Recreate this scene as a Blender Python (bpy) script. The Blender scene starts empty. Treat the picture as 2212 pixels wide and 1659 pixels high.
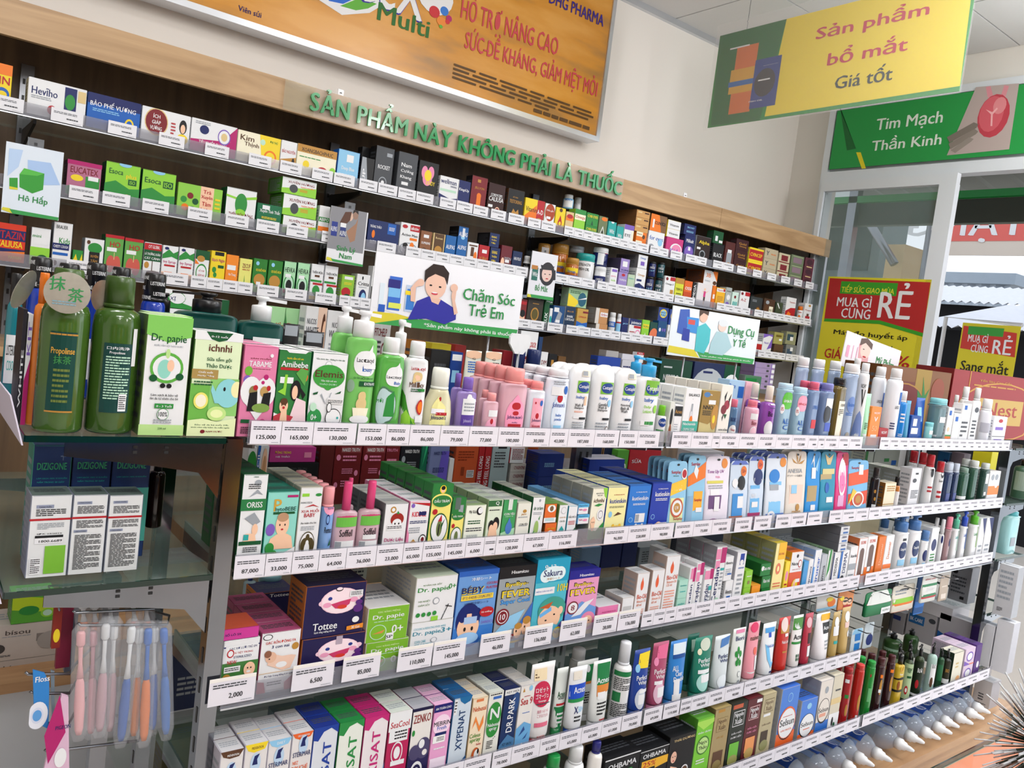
import bpy, bmesh, math, random
import numpy as np
from mathutils import Matrix, Vector
random.seed(7)
S = bpy.context.scene
COL = S.collection
# ---------------- camera, sky, exposure ----------------
cam = bpy.data.cameras.new('camera'); cam.sensor_width = 36.0; cam.lens = 36.0*1750/2212; cam.clip_start = .02
camo = bpy.data.objects.new('camera', cam); COL.objects.link(camo)
M3 = Matrix([[0.789131, -0.053636, -0.611878], [-0.60168, 0.132805, -0.787619], [0.123506, 0.98969, 0.072529]])
camo.matrix_world = Matrix.Translation((0, 0, 1.5)) @ M3.to_4x4()
S.camera = camo
W = bpy.data.worlds.new('overcast_sky'); S.world = W; W.use_nodes = True
nt = W.node_tree; bg = nt.nodes['Background']
sky = nt.nodes.new('ShaderNodeTexSky')
try:
    sky.sky_type = 'HOSEK_WILKIE'; sky.turbidity = 9; sky.ground_albedo = .4; sky.sun_direction = (.3, .5, .8)
except Exception: pass
mixw = nt.nodes.new('ShaderNodeMix'); mixw.data_type = 'RGBA'; mixw.inputs[0].default_value = .8
nt.links.new(sky.outputs[0], mixw.inputs[6]); mixw.inputs[7].default_value = (.84, .91, 1, 1)
nt.links.new(mixw.outputs[2], bg.inputs[0]); bg.inputs[1].default_value = 1.5
S.view_settings.view_transform = 'Standard'; S.view_settings.look = 'None'
S.view_settings.gamma = 1.0; S.view_settings.use_curve_mapping = False
S.view_settings.exposure = 0.08
def area(name, loc, sx, sy, power, col=(1, .985, .96)):
    l = bpy.data.lights.new(name, 'AREA'); l.shape = 'RECTANGLE'; l.size = sx; l.size_y = sy; l.energy = power; l.color = col
    o = bpy.data.objects.new(name, l); COL.objects.link(o); o.location = loc
    return o
LAMPS = [(.3, -.5), (2.9, -.5), (.3, -2.2), (2.9, -2.2), (.2, 1.3), (2.2, 1.15), (3.75, .9)]
LP, LM = 19, 7
for i, (x, y) in enumerate(LAMPS):
    area('ceiling_lamp_light', (x, y, 3.08), 1.3, .35, LP if y < .5 else LM)
area('daylight_portal', (4.25, .2, 1.5), 2.4, 2.6, 26, (.86, .93, 1)).rotation_euler = (0, math.radians(90), 0)

# ---------------- colour and materials ----------------
PAL = dict(w='e6e7ea', k='18181b', r='b3202a', g='2e8b3d', G='14532e', b='1f5fb5', B='1a2560', y='ecd02a', o='e8781e', p='e58ab0',
           m='b01e6a', t='2aa3a0', n='5a3a24', N='7b1f28', s='9aa0a8', c='efe9d0', l='8fce3f', v='7b5cb8', e='8ec5e8', d='45484e',
           i='d9c08a', q='b8863a', f='efc3a4', a='b8dcc4')
_cc = {}
def colr(c):
    if c in _cc: return _cc[c]
    h = PAL.get(c, c.lstrip('#'))
    v = []
    for i in (0, 2, 4):
        x = int(h[i:i+2], 16)/255
        v.append(x/12.92 if x <= .04045 else ((x+.055)/1.055)**2.4)
    _cc[c] = (v[0], v[1], v[2], 1.0)
    return _cc[c]
MATS = {}
def mat(name, rough=.4, metal=0, alpha=1, spec=.5, coat=0, noise=0, nscale=30, trans=0, color=None, emit=0, bump=0):
    m = bpy.data.materials.new(name); m.use_nodes = True
    n = m.node_tree; p = n.nodes['Principled BSDF']
    p.inputs['Roughness'].default_value = rough; p.inputs['Metallic'].default_value = metal
    p.inputs['Alpha'].default_value = alpha; p.inputs['Specular IOR Level'].default_value = spec
    p.inputs['Coat Weight'].default_value = coat; p.inputs['Transmission Weight'].default_value = trans
    if color is None:
        a = n.nodes.new('ShaderNodeAttribute'); a.attribute_name = 'tint'; src = a.outputs['Color']
    else:
        a = n.nodes.new('ShaderNodeRGB'); a.outputs[0].default_value = colr(color); src = a.outputs[0]
    if noise:
        t = n.nodes.new('ShaderNodeTexNoise'); t.inputs['Scale'].default_value = nscale; t.inputs['Detail'].default_value = 4
        tc = n.nodes.new('ShaderNodeTexCoord'); n.links.new(tc.outputs['Object'], t.inputs['Vector'])
        r = n.nodes.new('ShaderNodeMapRange'); r.inputs['To Min'].default_value = 1-noise; r.inputs['To Max'].default_value = 1+noise*.4
        n.links.new(t.outputs[0], r.inputs['Value'])
        mx = n.nodes.new('ShaderNodeVectorMath'); mx.operation = 'SCALE'
        n.links.new(src, mx.inputs[0]); n.links.new(r.outputs[0], mx.inputs['Scale']); src = mx.outputs[0]
        if bump:
            b = n.nodes.new('ShaderNodeBump'); b.inputs['Strength'].default_value = bump
            n.links.new(t.outputs[0], b.inputs['Height']); n.links.new(b.outputs[0], p.inputs['Normal'])
    n.links.new(src, p.inputs['Base Color'])
    if emit:
        n.links.new(src, p.inputs['Emission Color']); p.inputs['Emission Strength'].default_value = emit
    MATS[name] = m
    return m
mat('card', .45, spec=.3, noise=.05, nscale=60); mat('paper', .7); mat('plas', .28, noise=.03, nscale=20); mat('gloss', .12, coat=.3)
mat('clear', .06, alpha=.34, spec=.7); mat('liq', .1, alpha=.86, spec=.7); mat('foil', .22, metal=.65, noise=.2, nscale=90)
mat('print', .42, spec=.3); mat('dull', .85, noise=.08, nscale=8); mat('wrap', .08, alpha=.1, spec=.5); mat('sign_print', .5, spec=.18)
mat('blister', .12, alpha=.2, spec=.7); mat('chrome', .1, metal=1, color='85888e', noise=.25, nscale=9); mat('steel', .3, metal=1, color='8a8c92', noise=.1, nscale=12)
mat('alu', .3, metal=.85, color='d4d8de', noise=.06, nscale=5)
mat('glass_edge', .05, color='06281f', spec=.6); mat('glass', .02, color='9cc0b4', alpha=.12, spec=.5)
mat('pane', .02, color='93a8a4', alpha=.22, spec=.8)
mat('rail', .12, color='9c9ca8', alpha=.36, spec=.7); mat('white_frame', .4, color='dadfe6'); mat('wall', .85, color='e9e4de', noise=.03, nscale=2)
mat('ceil', .9, color='dcdcdc', noise=.02, nscale=3); mat('black_metal', .4, color='202022')
def wood(name, c1, c2, sc=(1.2, 14, 14), rough=.45, axis='X'):
    m = bpy.data.materials.new(name); m.use_nodes = True; n = m.node_tree; p = n.nodes['Principled BSDF']; p.inputs['Roughness'].default_value = rough
    tc = n.nodes.new('ShaderNodeTexCoord'); mp = n.nodes.new('ShaderNodeMapping'); mp.inputs['Scale'].default_value = sc
    n.links.new(tc.outputs['Object'], mp.inputs['Vector'])
    t = n.nodes.new('ShaderNodeTexNoise'); t.inputs['Scale'].default_value = 1.6; t.inputs['Detail'].default_value = 7; t.inputs['Distortion'].default_value = 1.1
    n.links.new(mp.outputs[0], t.inputs['Vector'])
    r = n.nodes.new('ShaderNodeValToRGB'); r.color_ramp.elements[0].position = .35; r.color_ramp.elements[1].position = .7
    r.color_ramp.elements[0].color = colr(c1); r.color_ramp.elements[1].color = colr(c2)
    n.links.new(t.outputs[0], r.inputs[0]); n.links.new(r.outputs[0], p.inputs['Base Color'])
    MATS[name] = m
wood('oak', 'a17f58', 'bf9d74'); wood('dark_wood', '54412f', '6b543b', (14, 14, 1.2), .5); wood('base_wood', 'a8805a', 'c49c74')
m = mat('floor_tile', .12, color='e6e0da', noise=.04, nscale=3)
# banner print: printed sunset clouds
m = bpy.data.materials.new('cloud_print'); m.use_nodes = True; n = m.node_tree; pb = n.nodes['Principled BSDF']; pb.inputs['Roughness'].default_value = .25
tc = n.nodes.new('ShaderNodeTexCoord'); mp = n.nodes.new('ShaderNodeMapping'); mp.inputs['Scale'].default_value = (1.1, 1, 4.5); n.links.new(tc.outputs['Object'], mp.inputs[0])
t = n.nodes.new('ShaderNodeTexNoise'); t.inputs['Scale'].default_value = 1.3; t.inputs['Detail'].default_value = 5; n.links.new(mp.outputs[0], t.inputs[0])
r = n.nodes.new('ShaderNodeValToRGB'); r.color_ramp.elements[0].color = colr('a67a42'); r.color_ramp.elements[0].position = .38; r.color_ramp.elements[1].color = colr('dca04c'); r.color_ramp.elements[1].position = .62
e_ = r.color_ramp.elements.new(.5); e_.color = colr('cf8f34')
n.links.new(t.outputs[0], r.inputs[0]); n.links.new(r.outputs[0], pb.inputs['Base Color']); MATS['cloud'] = m

# ---------------- mesh collector ----------------
class MB:
    def __init__(s): s.v = []; s.f = []; s.c = []; s.m = []; s.sm = []
    def add(s, vs, fs, c, m='card', sm=False):
        o = len(s.v); s.v += [tuple(v) for v in vs]; cc = colr(c)
        for f in fs:
            s.f.append(tuple(o+i for i in f)); s.c.append(cc); s.m.append(m); s.sm.append(sm)
    def box(s, x0, y0, z0, x1, y1, z1, c='w', m='card'):
        s.add([(x0, y0, z0), (x1, y0, z0), (x1, y1, z0), (x0, y1, z0), (x0, y0, z1), (x1, y0, z1), (x1, y1, z1), (x0, y1, z1)],
              [(0, 3, 2, 1), (4, 5, 6, 7), (0, 1, 5, 4), (1, 2, 6, 5), (2, 3, 7, 6), (3, 0, 4, 7)], c, m)
    def tube(s, pts, rad, c='s', m='chrome', n=8):
        pts = [Vector(p) for p in pts]; rings = []; up = Vector((0, 0, 1))
        for i, p in enumerate(pts):
            d = (pts[min(i+1, len(pts)-1)]-pts[max(i-1, 0)]).normalized()
            a = d.cross(up if abs(d.z) < .9 else Vector((1, 0, 0))).normalized(); b = d.cross(a)
            rings.append([p+rad*(math.cos(2*math.pi*k/n)*a+math.sin(2*math.pi*k/n)*b) for k in range(n)])
        vs = [v for r in rings for v in r]; fs = []
        for i in range(len(pts)-1):
            for k in range(n): fs.append((i*n+k, i*n+(k+1) % n, (i+1)*n+(k+1) % n, (i+1)*n+k))
        fs.append(tuple(range(n))[::-1]); fs.append(tuple((len(pts)-1)*n+k for k in range(n)))
        s.add(vs, fs, c, m, True)
    def obj(s, name, parent=None, **props):
        me = bpy.data.meshes.new(name); me.from_pydata(s.v, [], s.f)
        names = sorted(set(s.m), key=s.m.index)
        for q in names: me.materials.append(MATS[q])
        idx = {q: i for i, q in enumerate(names)}
        me.polygons.foreach_set('material_index', [idx[q] for q in s.m])
        me.polygons.foreach_set('use_smooth', s.sm)
        at = me.color_attributes.new('tint', 'FLOAT_COLOR', 'CORNER')
        cnt = [len(f) for f in s.f]
        at.data.foreach_set('color', np.repeat(np.array(s.c, dtype=np.float32), cnt, axis=0).ravel())
        me.update()
        return link(name, me, parent, **props)
def link(name, data, parent=None, loc=None, **props):
    o = bpy.data.objects.new(name, data); COL.objects.link(o)
    if parent: o.parent = parent
    if loc is not None: o.location = loc
    for k, v in props.items():
        if v: o[k] = v
    return o
def tag(o, label, cat, group=None):
    o['label'] = label; o['category'] = cat
    if group: o['group'] = group
    return o
def copy_tree(o, off, parent=None):
    c = o.copy(); COL.objects.link(c)
    if parent: c.parent = parent
    else: c.location = Vector(o.location)+Vector(off)
    for ch in list(o.children): copy_tree(ch, off, c)
    return c

# ---------------- flat print: text and shapes ----------------
_tx = {}
def textmesh(s, bold=.012):
    if s in _tx: return _tx[s]
    cu = bpy.data.curves.new('t', 'FONT'); cu.body = s; cu.size = 1; cu.resolution_u = 2
    o = bpy.data.objects.new('t', cu); COL.objects.link(o); bpy.context.view_layer.update()
    me = bpy.data.meshes.new_from_object(o.evaluated_get(bpy.context.evaluated_depsgraph_get()))
    co = np.zeros(len(me.vertices)*3); me.vertices.foreach_get('co', co); co = co.reshape(-1, 3)[:, :2]
    fs = [tuple(q.vertices) for q in me.polygons]
    bpy.data.objects.remove(o); bpy.data.curves.remove(cu); bpy.data.meshes.remove(me)
    if len(co):
        nv = len(co); co = np.concatenate([co, co+[.034, .012]]); fs = fs+[tuple(i+nv for i in f) for f in fs]
        a = co.min(0); b = co.max(0); co = (co-a)/np.maximum(b-a, 1e-6)
    _tx[s] = (co.tolist(), fs, nv if len(co) else 0)
    return _tx[s]
def clipped(x): return min(1., max(0., x))
def cut_shape(pts, lo, hi, step):
    bm = bmesh.new(); bm.faces.new([bm.verts.new((a, b, 0)) for a, b in pts])
    x = math.ceil(lo/step)*step
    while x < hi:
        bmesh.ops.bisect_plane(bm, geom=bm.verts[:]+bm.edges[:]+bm.faces[:], plane_co=(x, 0, 0), plane_no=(1, 0, 0)); x += step
    bm.verts.index_update()
    v = [(q.co.x, q.co.y) for q in bm.verts]; f = [tuple(w.index for w in q.verts) for q in bm.faces]
    bm.free(); return v, f
def paint(mb, art, mapf, curved=False, lim=(0., 1.), m='print', skip=0):
    lay = skip; step = .14
    for tk in art.split(';')[1:]:
        tk = tk.strip()
        if not tk: continue
        k = tk[0]; a = tk[1:].strip(); lay += 1
        cl = lambda x: min(lim[1], max(lim[0], x))
        if k in 'RCL':
            q = a.split(',')
            try: x0, y0, x1, y1 = [float(z)/100 for z in q[:4]]
            except ValueError: continue
            c = q[4]
            if k == 'C':
                n = 16 if x1 < .12 else 22
                pts = [(cl(x0+x1*math.cos(6.28318*i/n)), clipped(y0+y1*math.sin(6.28318*i/n))) for i in range(n)]
                if curved: vs, fs = cut_shape(pts, x0-x1, x0+x1, step)
                else: vs, fs = pts, [tuple(range(n))]
                mb.add([mapf(x, y, lay) for x, y in vs], fs, c, m)
            else:
                rows = [(cl(min(x0, x1)), clipped(y0), cl(max(x0, x1)), clipped(y1))]
                if k == 'L':
                    n = int(q[5]); X0, Y0, X1, Y1 = rows[0]; hh = (Y1-Y0)/n; rows = []
                    for i in range(n):
                        xx = X0+(X1-X0)*(1 if i % 4 != 3 else random.uniform(.4, .85))
                        # broken into word-like dashes
                        x = X0
                        while x < xx-.01:
                            wd = (X1-X0)*random.uniform(.09, .24); rows.append((x, Y1-(i+.62)*hh, min(x+wd, xx), Y1-(i+.14)*hh)); x += wd+(X1-X0)*.025
                            if n > 9 and x < xx: pass
                for X0, Y0, X1, Y1 in rows:
                    nx = max(1, int(math.ceil((X1-X0)/step))) if curved else 1
                    vs = []; fs = []
                    for i in range(nx+1):
                        x = X0+(X1-X0)*i/nx; vs += [mapf(x, Y0, lay), mapf(x, Y1, lay)]
                    for i in range(nx): fs.append((2*i, 2*i+2, 2*i+3, 2*i+1))
                    mb.add(vs, fs, c, m)
        elif k == 'P':
            q = a.split(','); c = q[0]; z = [float(x)/100 for x in q[1:]]
            pts = []
            for i in range(0, len(z)-1, 2):
                pt = (cl(z[i]), clipped(z[i+1]))
                if not pts or abs(pts[-1][0]-pt[0])+abs(pts[-1][1]-pt[1]) > 1e-4: pts.append(pt)
            if len(pts) > 2 and abs(pts[0][0]-pts[-1][0])+abs(pts[0][1]-pts[-1][1]) < 1e-4: pts.pop()
            if len(pts) < 3: continue
            ar = sum(pts[i][0]*pts[(i+1) % len(pts)][1]-pts[(i+1) % len(pts)][0]*pts[i][1] for i in range(len(pts)))
            if ar < 0: pts.reverse()
            if curved: vs, fs = cut_shape(pts, min(x for x, _ in pts), max(x for x, _ in pts), step)
            else: vs, fs = pts, [tuple(range(len(pts)))]
            mb.add([mapf(x, y, lay) for x, y in vs], fs, c, m)
        elif k in 'TV':
            q = a.split(',', 5)
            if len(q) < 6: continue
            cx, cy, w, h = [float(z)/100 for z in q[:4]]
            co, fs, nv = textmesh(q[5])
            if not co: continue
            if k == 'T': vs = [mapf(cl(cx-w/2+x*w), clipped(cy-h/2+y*h), lay+(.5 if i_ >= nv else 0)) for i_, (x, y) in enumerate(co)]
            else: vs = [mapf(cl(cx+w/2-y*w), clipped(cy-h/2+x*h), lay+(.5 if i_ >= nv else 0)) for i_, (x, y) in enumerate(co)]
            mb.add(vs, fs, q[4], m)

# ---------------- product builders (front faces -Y, base centre at the origin) ----------------
def carton(w, d, h, art):
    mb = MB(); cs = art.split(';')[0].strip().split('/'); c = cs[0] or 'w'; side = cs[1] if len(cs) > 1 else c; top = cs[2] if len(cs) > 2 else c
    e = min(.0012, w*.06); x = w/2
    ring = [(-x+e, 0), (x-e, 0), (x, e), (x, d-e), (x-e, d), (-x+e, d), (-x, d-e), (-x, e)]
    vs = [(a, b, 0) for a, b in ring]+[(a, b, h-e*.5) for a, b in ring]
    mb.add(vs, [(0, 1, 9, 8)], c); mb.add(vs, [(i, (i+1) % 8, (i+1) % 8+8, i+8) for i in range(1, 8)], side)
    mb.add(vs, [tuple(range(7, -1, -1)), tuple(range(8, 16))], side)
    # lid flap, slightly inset and raised, with its tuck slit on the front edge
    mb.box(-x+e*1.2, e*.6, h-e*.6, x-e*1.2, d-e*1.2, h, top)
    mb.box(-x+e*2, -.0002, h*.992-.0006, x-e*2, .0008, h*.992, side)
    if d > .03 and h > .05 and w > .03:
        paint(mb, ';L12,30,88,70,%s,3' % ('s' if colr(top)[1] > .25 else 'd'), lambda u, v, l: (-x+u*w, v*d, h+.0003))
        paint(mb, ';L14,10,86,88,%s,9' % ('s' if colr(side)[1] > .25 else 'd'), lambda u, v, l: (-x-.0003, d-u*d, v*h))
    paint(mb, art, lambda u, v, l: (-x+u*w, -.0003-.00009*l, v*h))
    return mb
def prof_at(P, z):
    for a, b in zip(P, P[1:]):
        if z <= b[1]:
            t = (z-a[1])/max(b[1]-a[1], 1e-6); return a[0]+(b[0]-a[0])*t, a[2]+(b[2]-a[2])*t
    return P[-1][0], P[-1][2]
def sec(th, q):
    c, s_ = math.cos(th), math.sin(th)
    return math.copysign(abs(c)**q, c), math.copysign(abs(s_)**q, s_)
def loft(mb, P, R, H, z0, q, c, m, n=24, cx=0, cy=0, rot=0):
    vs = []; fs = []
    for r_, z, k in P:
        for i in range(n):
            a, b = sec(2*math.pi*i/n, q); vs.append((cx+a*r_*R, cy+b*r_*R*k, z0+z*H))
    for j in range(len(P)-1):
        for i in range(n): fs.append((j*n+i, j*n+(i+1) % n, (j+1)*n+(i+1) % n, (j+1)*n+i))
    fs.append(tuple(range(n-1, -1, -1))); fs.append(tuple((len(P)-1)*n+i for i in range(n)))
    mb.add(vs, fs, c, m, True)
def vessel(kind, w, h, o, art, ang):
    """returns list of (part name, MB); first entry is the body; depth from front to centre"""
    R = w/2; art = art if art else 'w'
    base = art.split(';')[0].strip().split('/')[0] or 'w'
    g = lambda k, d: float(o.get(k, d))
    q = g('q', 100)/100; k = g('k', {'A': 100, 'F': 55, 'P': 100, 'V': 52, 'U': 40, 'H': 10}[kind])/100
    cw = g('w', 50)/100; ch = g('h', 16)/100; sh = g('s', 12)/100; cc = o.get('c', 'w'); clear = 'x' in o
    bm_ = 'liq' if clear else ('gloss' if kind in 'AF' else 'plas'); rest = []
    if kind == 'V':
        q = .85; P = [(.8, 0, k), (.93, .02, k), (1, .12, k), (1, .82, k), (.96, .89, k), (.86, .945, k), (.66, .98, k*.9), (.34, .998, k*.7), (.1, 1, k*.5)]; Hb = h; ch = 0
    elif kind == 'U':
        q = .95; P = [(.8, .12, .75), (.86, .15, .72), (.92, .3, .6), (.96, .6, .38), (1, .92, .05), (1, 1, .03)]; Hb = h
        cb = MB(); loft(cb, [(.7, 0, .8), (.74, .02, .8), (.76, .12, .8)], R, h, 0, 1, cc, 'plas'); rest.append(('cap', cb))
    elif kind == 'H':
        d = g('d', 8)/1000; kb = max(.02, d/2/R); q = .5
        P = [(.92, 0, kb*.6), (.97, .04, kb), (.97, .5, kb), (.99, .62, .04), (1, .9, .03), (.95, .965, .03), (.84, .99, .03), (.62, 1, .03)]; Hb = h; bm_ = 'card'
    else:
        Hb = h*(1-ch)
        P = [(.88, 0, k), (.97, .012, k), (1, .03, k), (1, max(.1, 1-sh), k), (.965-.07*(sh > .3), 1-sh*.5, k), ((cw+2)/3 if sh < .3 else cw+.12, 1-sh*.2, (k+1)/2 if k < 1 else 1), (cw*1.0, 1-sh*.04, 1 if cw < .7 else k), (cw*.92, 1, 1 if cw < .7 else k)]
        if sh < .05 or cw >= 1: P = [(.9, 0, k), (1, .03, k), (1, .97, k), (.96, 1, k)]
    mb = MB(); loft(mb, P, R, Hb, 0, q, base, bm_)
    # print wraps the body
    if kind in 'UH':
        def mp(u, v, l):
            r_, kk = prof_at(P, v*h/Hb); a = max(-1, min(1, (2*u-1)*.97)); b = max(0., 1-abs(a)**(2/q))**(q/2)
            return (a*r_*R, -b*r_*R*kk-.0007-.00008*l, max(P[0][1], v)*Hb)
        paint(mb, art, mp, True, (0, 1))
        if kind == 'H': paint(mb, ';C50,95,7,1.6,k', mp, False)
    else:
        rot = -ang*(1.0 if k > .9 else .55)
        def mp(u, v, l):
            zz = min(.995, v*h/Hb); r_, kk = prof_at(P, zz); th = rot+u*math.radians(88)-math.pi/2
            a, b = sec(th, q); L = math.hypot(a, b) or 1; off = .0009+.0001*l
            return (a*r_*R+a/L*off, b*r_*R*kk+b/L*off, zz*Hb)
        paint(mb, art, mp, True, (-1, 1))
    if clear:
        lq = MB(); loft(lq, [(.93, .03, k), (.95, min(.74, 1-sh), k)], R, Hb, 0, q, base, 'plas', 16); rest.append(('liquid', lq))
    if kind in 'AF' and ch:
        cb = MB(); kc = 1 if cw < .75 else k; hc = h*ch
        loft(cb, [(cw, 0, kc), (cw, .8, kc), (cw*.96, .95, kc), (cw*.88, 1, kc)], R, hc, Hb, 1 if kc == 1 else q, cc, 'plas', 20)
        if R*cw > .009: loft(cb, [(cw*1.03, 0, kc), (cw*1.03, .12, kc)], R, hc, Hb, 1 if kc == 1 else q, cc, 'plas', 20)
        if 'ct' in o:
            def mc(u, v, l):
                th = u*math.pi-ang-math.pi/2; return (math.cos(th)*(R*cw+.0012), math.sin(th)*(R*cw+.0012), Hb+hc*v)
            paint(cb, ';'+';'.join('T%d,%d,44,13,w,%s' % (x_, y_, o['ct']) for x_, y_ in ((-40, 82), (10, 64), (-50, 46), (20, 28), (-30, 12), (60, 88))), mc, True, (-1, 1))
        rest.append(('cap', cb))
    if kind == 'P':
        hc = h*ch; pb_ = MB(); rr = R*cw; sg = -1 if cc == 'k' else 1
        loft(pb_, [(1, 0, 1), (1, .56, 1), (.94, .61, 1), (.42, .64, 1), (.36, .8, 1), (.6, .84, 1), (.68, .97, 1), (.5, 1, 1)], rr, hc, Hb, 1, cc, 'plas', 18)
        L = R*1.1; zt = Hb+hc*.96; zb = Hb+hc*.84
        vs = [(-sg*rr*.5, -rr*.3, zb), (-sg*rr*.5, rr*.3, zb), (-sg*rr*.5, rr*.3, zt), (-sg*rr*.5, -rr*.3, zt), (sg*L, -rr*.16, zb-hc*.06), (sg*L, rr*.16, zb-hc*.06), (sg*L, rr*.16, zt-hc*.05), (sg*L, -rr*.16, zt-hc*.05)]
        pb_.add(vs, [(0, 1, 2, 3), (4, 7, 6, 5), (0, 4, 5, 1), (1, 5, 6, 2), (2, 6, 7, 3), (3, 7, 4, 0)], cc, 'plas')
        rest.append(('pump_head', pb_))
    return mb, rest, (k*R if kind not in 'UH' else R*P[0][2]*P[0][0])
KIND = {'B': ('carton', 'box'), 'A': ('bottle', 'bottle'), 'F': ('flat_bottle', 'bottle'), 'P': ('pump_bottle', 'bottle'),
        'X': ('carton', 'box'), 'V': ('wash_bottle', 'bottle'), 'U': ('squeeze_tube', 'tube'), 'H': ('hanging_pack', 'pouch')}
ORD = ['first', 'second', 'third', 'fourth', 'fifth', 'sixth', 'seventh', 'eighth', 'ninth', 'tenth', 'eleventh', 'twelfth', 'thirteenth', 'fourteenth', 'fifteenth',
       'sixteenth', 'seventeenth', 'eighteenth', 'nineteenth', 'twentieth']
def ordn(i):
    if i < 20: return ORD[i]
    t = {2: 'twenty', 3: 'thirty', 4: 'forty', 5: 'fifty'}[(i+1)//10]
    return (t[:-1]+'ieth') if (i+1) % 10 == 0 else t+'-'+ORD[(i+1) % 10-1]
used = {}
CARTON = {'C1': 'upper_cabinet_carton', 'C2': 'upper_cabinet_carton', 'C3': 'lower_cabinet_carton', 'C4': 'lower_cabinet_carton', 'G1': 'gondola_top_carton', 'G2': 'second_shelf_carton', 'G3': 'third_shelf_carton', 'G4': 'spray_carton'}  # carton names go by shelf; cartons on one shelf hold mixed goods
def build_rows(txt):
    where = ''; sec_name = ''
    for ln in txt.strip().split('\n'):
        if ln[0] == '#': sec_name, where = ln[1:].split('|'); continue
        head, look, art = ln.split('|'); t = head.split(); kd = t[0]; X, Wd, Y, Z, H = [int(v)/1000 for v in t[1:6]]
        o = {}
        for s_ in t[6:]:
            a, _, b = s_.partition('='); o[a] = b or '1'
        if not art and kd not in 'BX': art = o.get('body', 'w')
        n = int(o.get('n', 1)); st = int(o.get('st', 1)); name, cat = KIND[kd]
        label = (look+' on '+where)
        if len(label.split()) > 16: label = look
        if label in used: print('DUPLICATE LABEL', label)
        used[label] = 1
        grp = look+' row' if n*st > 1 else None
        hh = H/st
        if kd in 'BX':
            d = float(o.get('d', 0))/1000 or max(.02, min(.045, Wd))
            mb = carton(Wd, d, hh-.0004, art or 'w'); root = mb.obj(name); gap = d
        else:
            ang = math.atan2(X, Y); mb, rest, kf = vessel(kd, Wd, H, o, art, ang)
            if rest:
                root = link(name, None); mb.obj('body', root)
                for pn, pm in rest: pm.obj(pn, root)
            else: root = mb.obj(name)
            d = kf*2; gap = d
            Y = Y+kf
            if 't' in o: root.rotation_euler = (math.radians(-5), 0, 0); Y += .004
        root.location = (X, Y, Z)
        if kd == 'X': root.rotation_euler = (0, 0, math.radians(-90))
        if kd in 'BX': root.name = CARTON.get(sec_name[:2], 'carton')
        if sec_name == 'HK':
            hb = MB(); hb.tube([(X, 1.62, Z+H*.95), (X, Y-.03, Z+H*.95), (X, Y-.045, Z+H*.95+.006)], .0018, 's', 'steel', 6); hb.obj('wire_hook', gon)
        step = gap+float(o.get('g', 1))/1000
        dx = float(o.get('dx', 0))/1000
        for j in range(st):
            for i in range(n):
                if i == 0 and j == 0: tag(root, label, cat, grp); continue
                c = copy_tree(root, (dx*i, step*i, hh*j)); c.name = root.name.split('.')[0]
                if st > 1 and n == 1: lb = '%s, %s up in its pile' % (look, ORD[j])
                elif st > 1: lb = '%s, %s up, %s back' % (look, ORD[j], ORD[i])
                else: lb = '%s, %s from the front' % (look, ORD[i])
                tag(c, lb, cat, grp)

# ================= SETTING =================
XW = 4.33; YW = 3.06; CZ = 3.17
def struct(name, mb, parent=None): 
    return mb.obj(name, parent, kind=None if parent else 'structure')
b = MB(); b.box(-3, -3.5, -.06, XW, YW, 0, 'w', 'floor_tile'); struct('floor', b)
b = MB(); b.box(-3, YW, 0, XW+.2, YW+.12, CZ+.1, 'w', 'wall'); struct('wall_back', b)
b = MB(); b.box(-3.12, -3.5, 0, -3, YW, CZ+.1, 'w', 'wall'); struct('wall_left', b)
b = MB(); b.box(-3, -3.62, 0, XW, -3.5, CZ+.1, 'w', 'wall'); struct('wall_front', b)
# right wall: strips round the shop front opening
DY1 = 2.815; DY0 = -1.0; HZ = 2.60
b = MB(); b.box(XW, DY1, 0, XW+.12, YW, CZ+.1, 'w', 'wall'); b.box(XW, -3.5, 0, XW+.12, DY0, CZ+.1, 'w', 'wall'); b.box(XW, DY0, 3.0, XW+.12, DY1, CZ+.1, 'w', 'wall')
struct('wall_right', b)
# ceiling: grid tiles, each a part
croot = MB(); croot.box(-3, -3.5, CZ+.03, XW, YW, CZ+.09, 'w', 'ceil'); ceil = struct('ceiling', croot)
tile = MB(); tile.box(.004, .004, 0, .596, .596, .024, 'w', 'ceil'); tm = None
for i in range(13):
    for j in range(11):
        x = XW-.6*(i+1); y = YW-.6*(j+1)
        if x < -3 or y < -3.5: continue
        if tm is None: t0 = tile.obj('ceiling_tile', ceil); t0.location = (x, y, CZ); tm = t0.data
        else:
            c = link('ceiling_tile', tm, ceil, (x, y, CZ))
b = MB()
b.box(-3, YW-.022, CZ-.03, XW, YW, CZ, 's', 'alu'); struct('trim_1', b)
# lamps
for i, (x, y) in enumerate(LAMPS):
    r0 = link('ceiling_lamp', None, loc=(x, y, 3.1)); tag(r0, 'white ceiling lamp housing, '+ordn(i)+' in the row above the aisle', 'lamp', 'ceiling lamps')
    b = MB(); b.box(-.66, -.18, .02, .66, .18, .07, 'w', 'white_frame'); b.obj('housing', r0)
    pl_ = bpy.data.lights.new('added_fill_light', 'POINT'); pl_.energy = 22 if y < .5 else 15; pl_.shadow_soft_size = .16; pl_.color = (1, .985, .96)  # bare point light added under each lamp to brighten walls and ceiling
    po = bpy.data.objects.new('added_fill_light', pl_); COL.objects.link(po); po.location = (x, y, 2.80)
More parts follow.
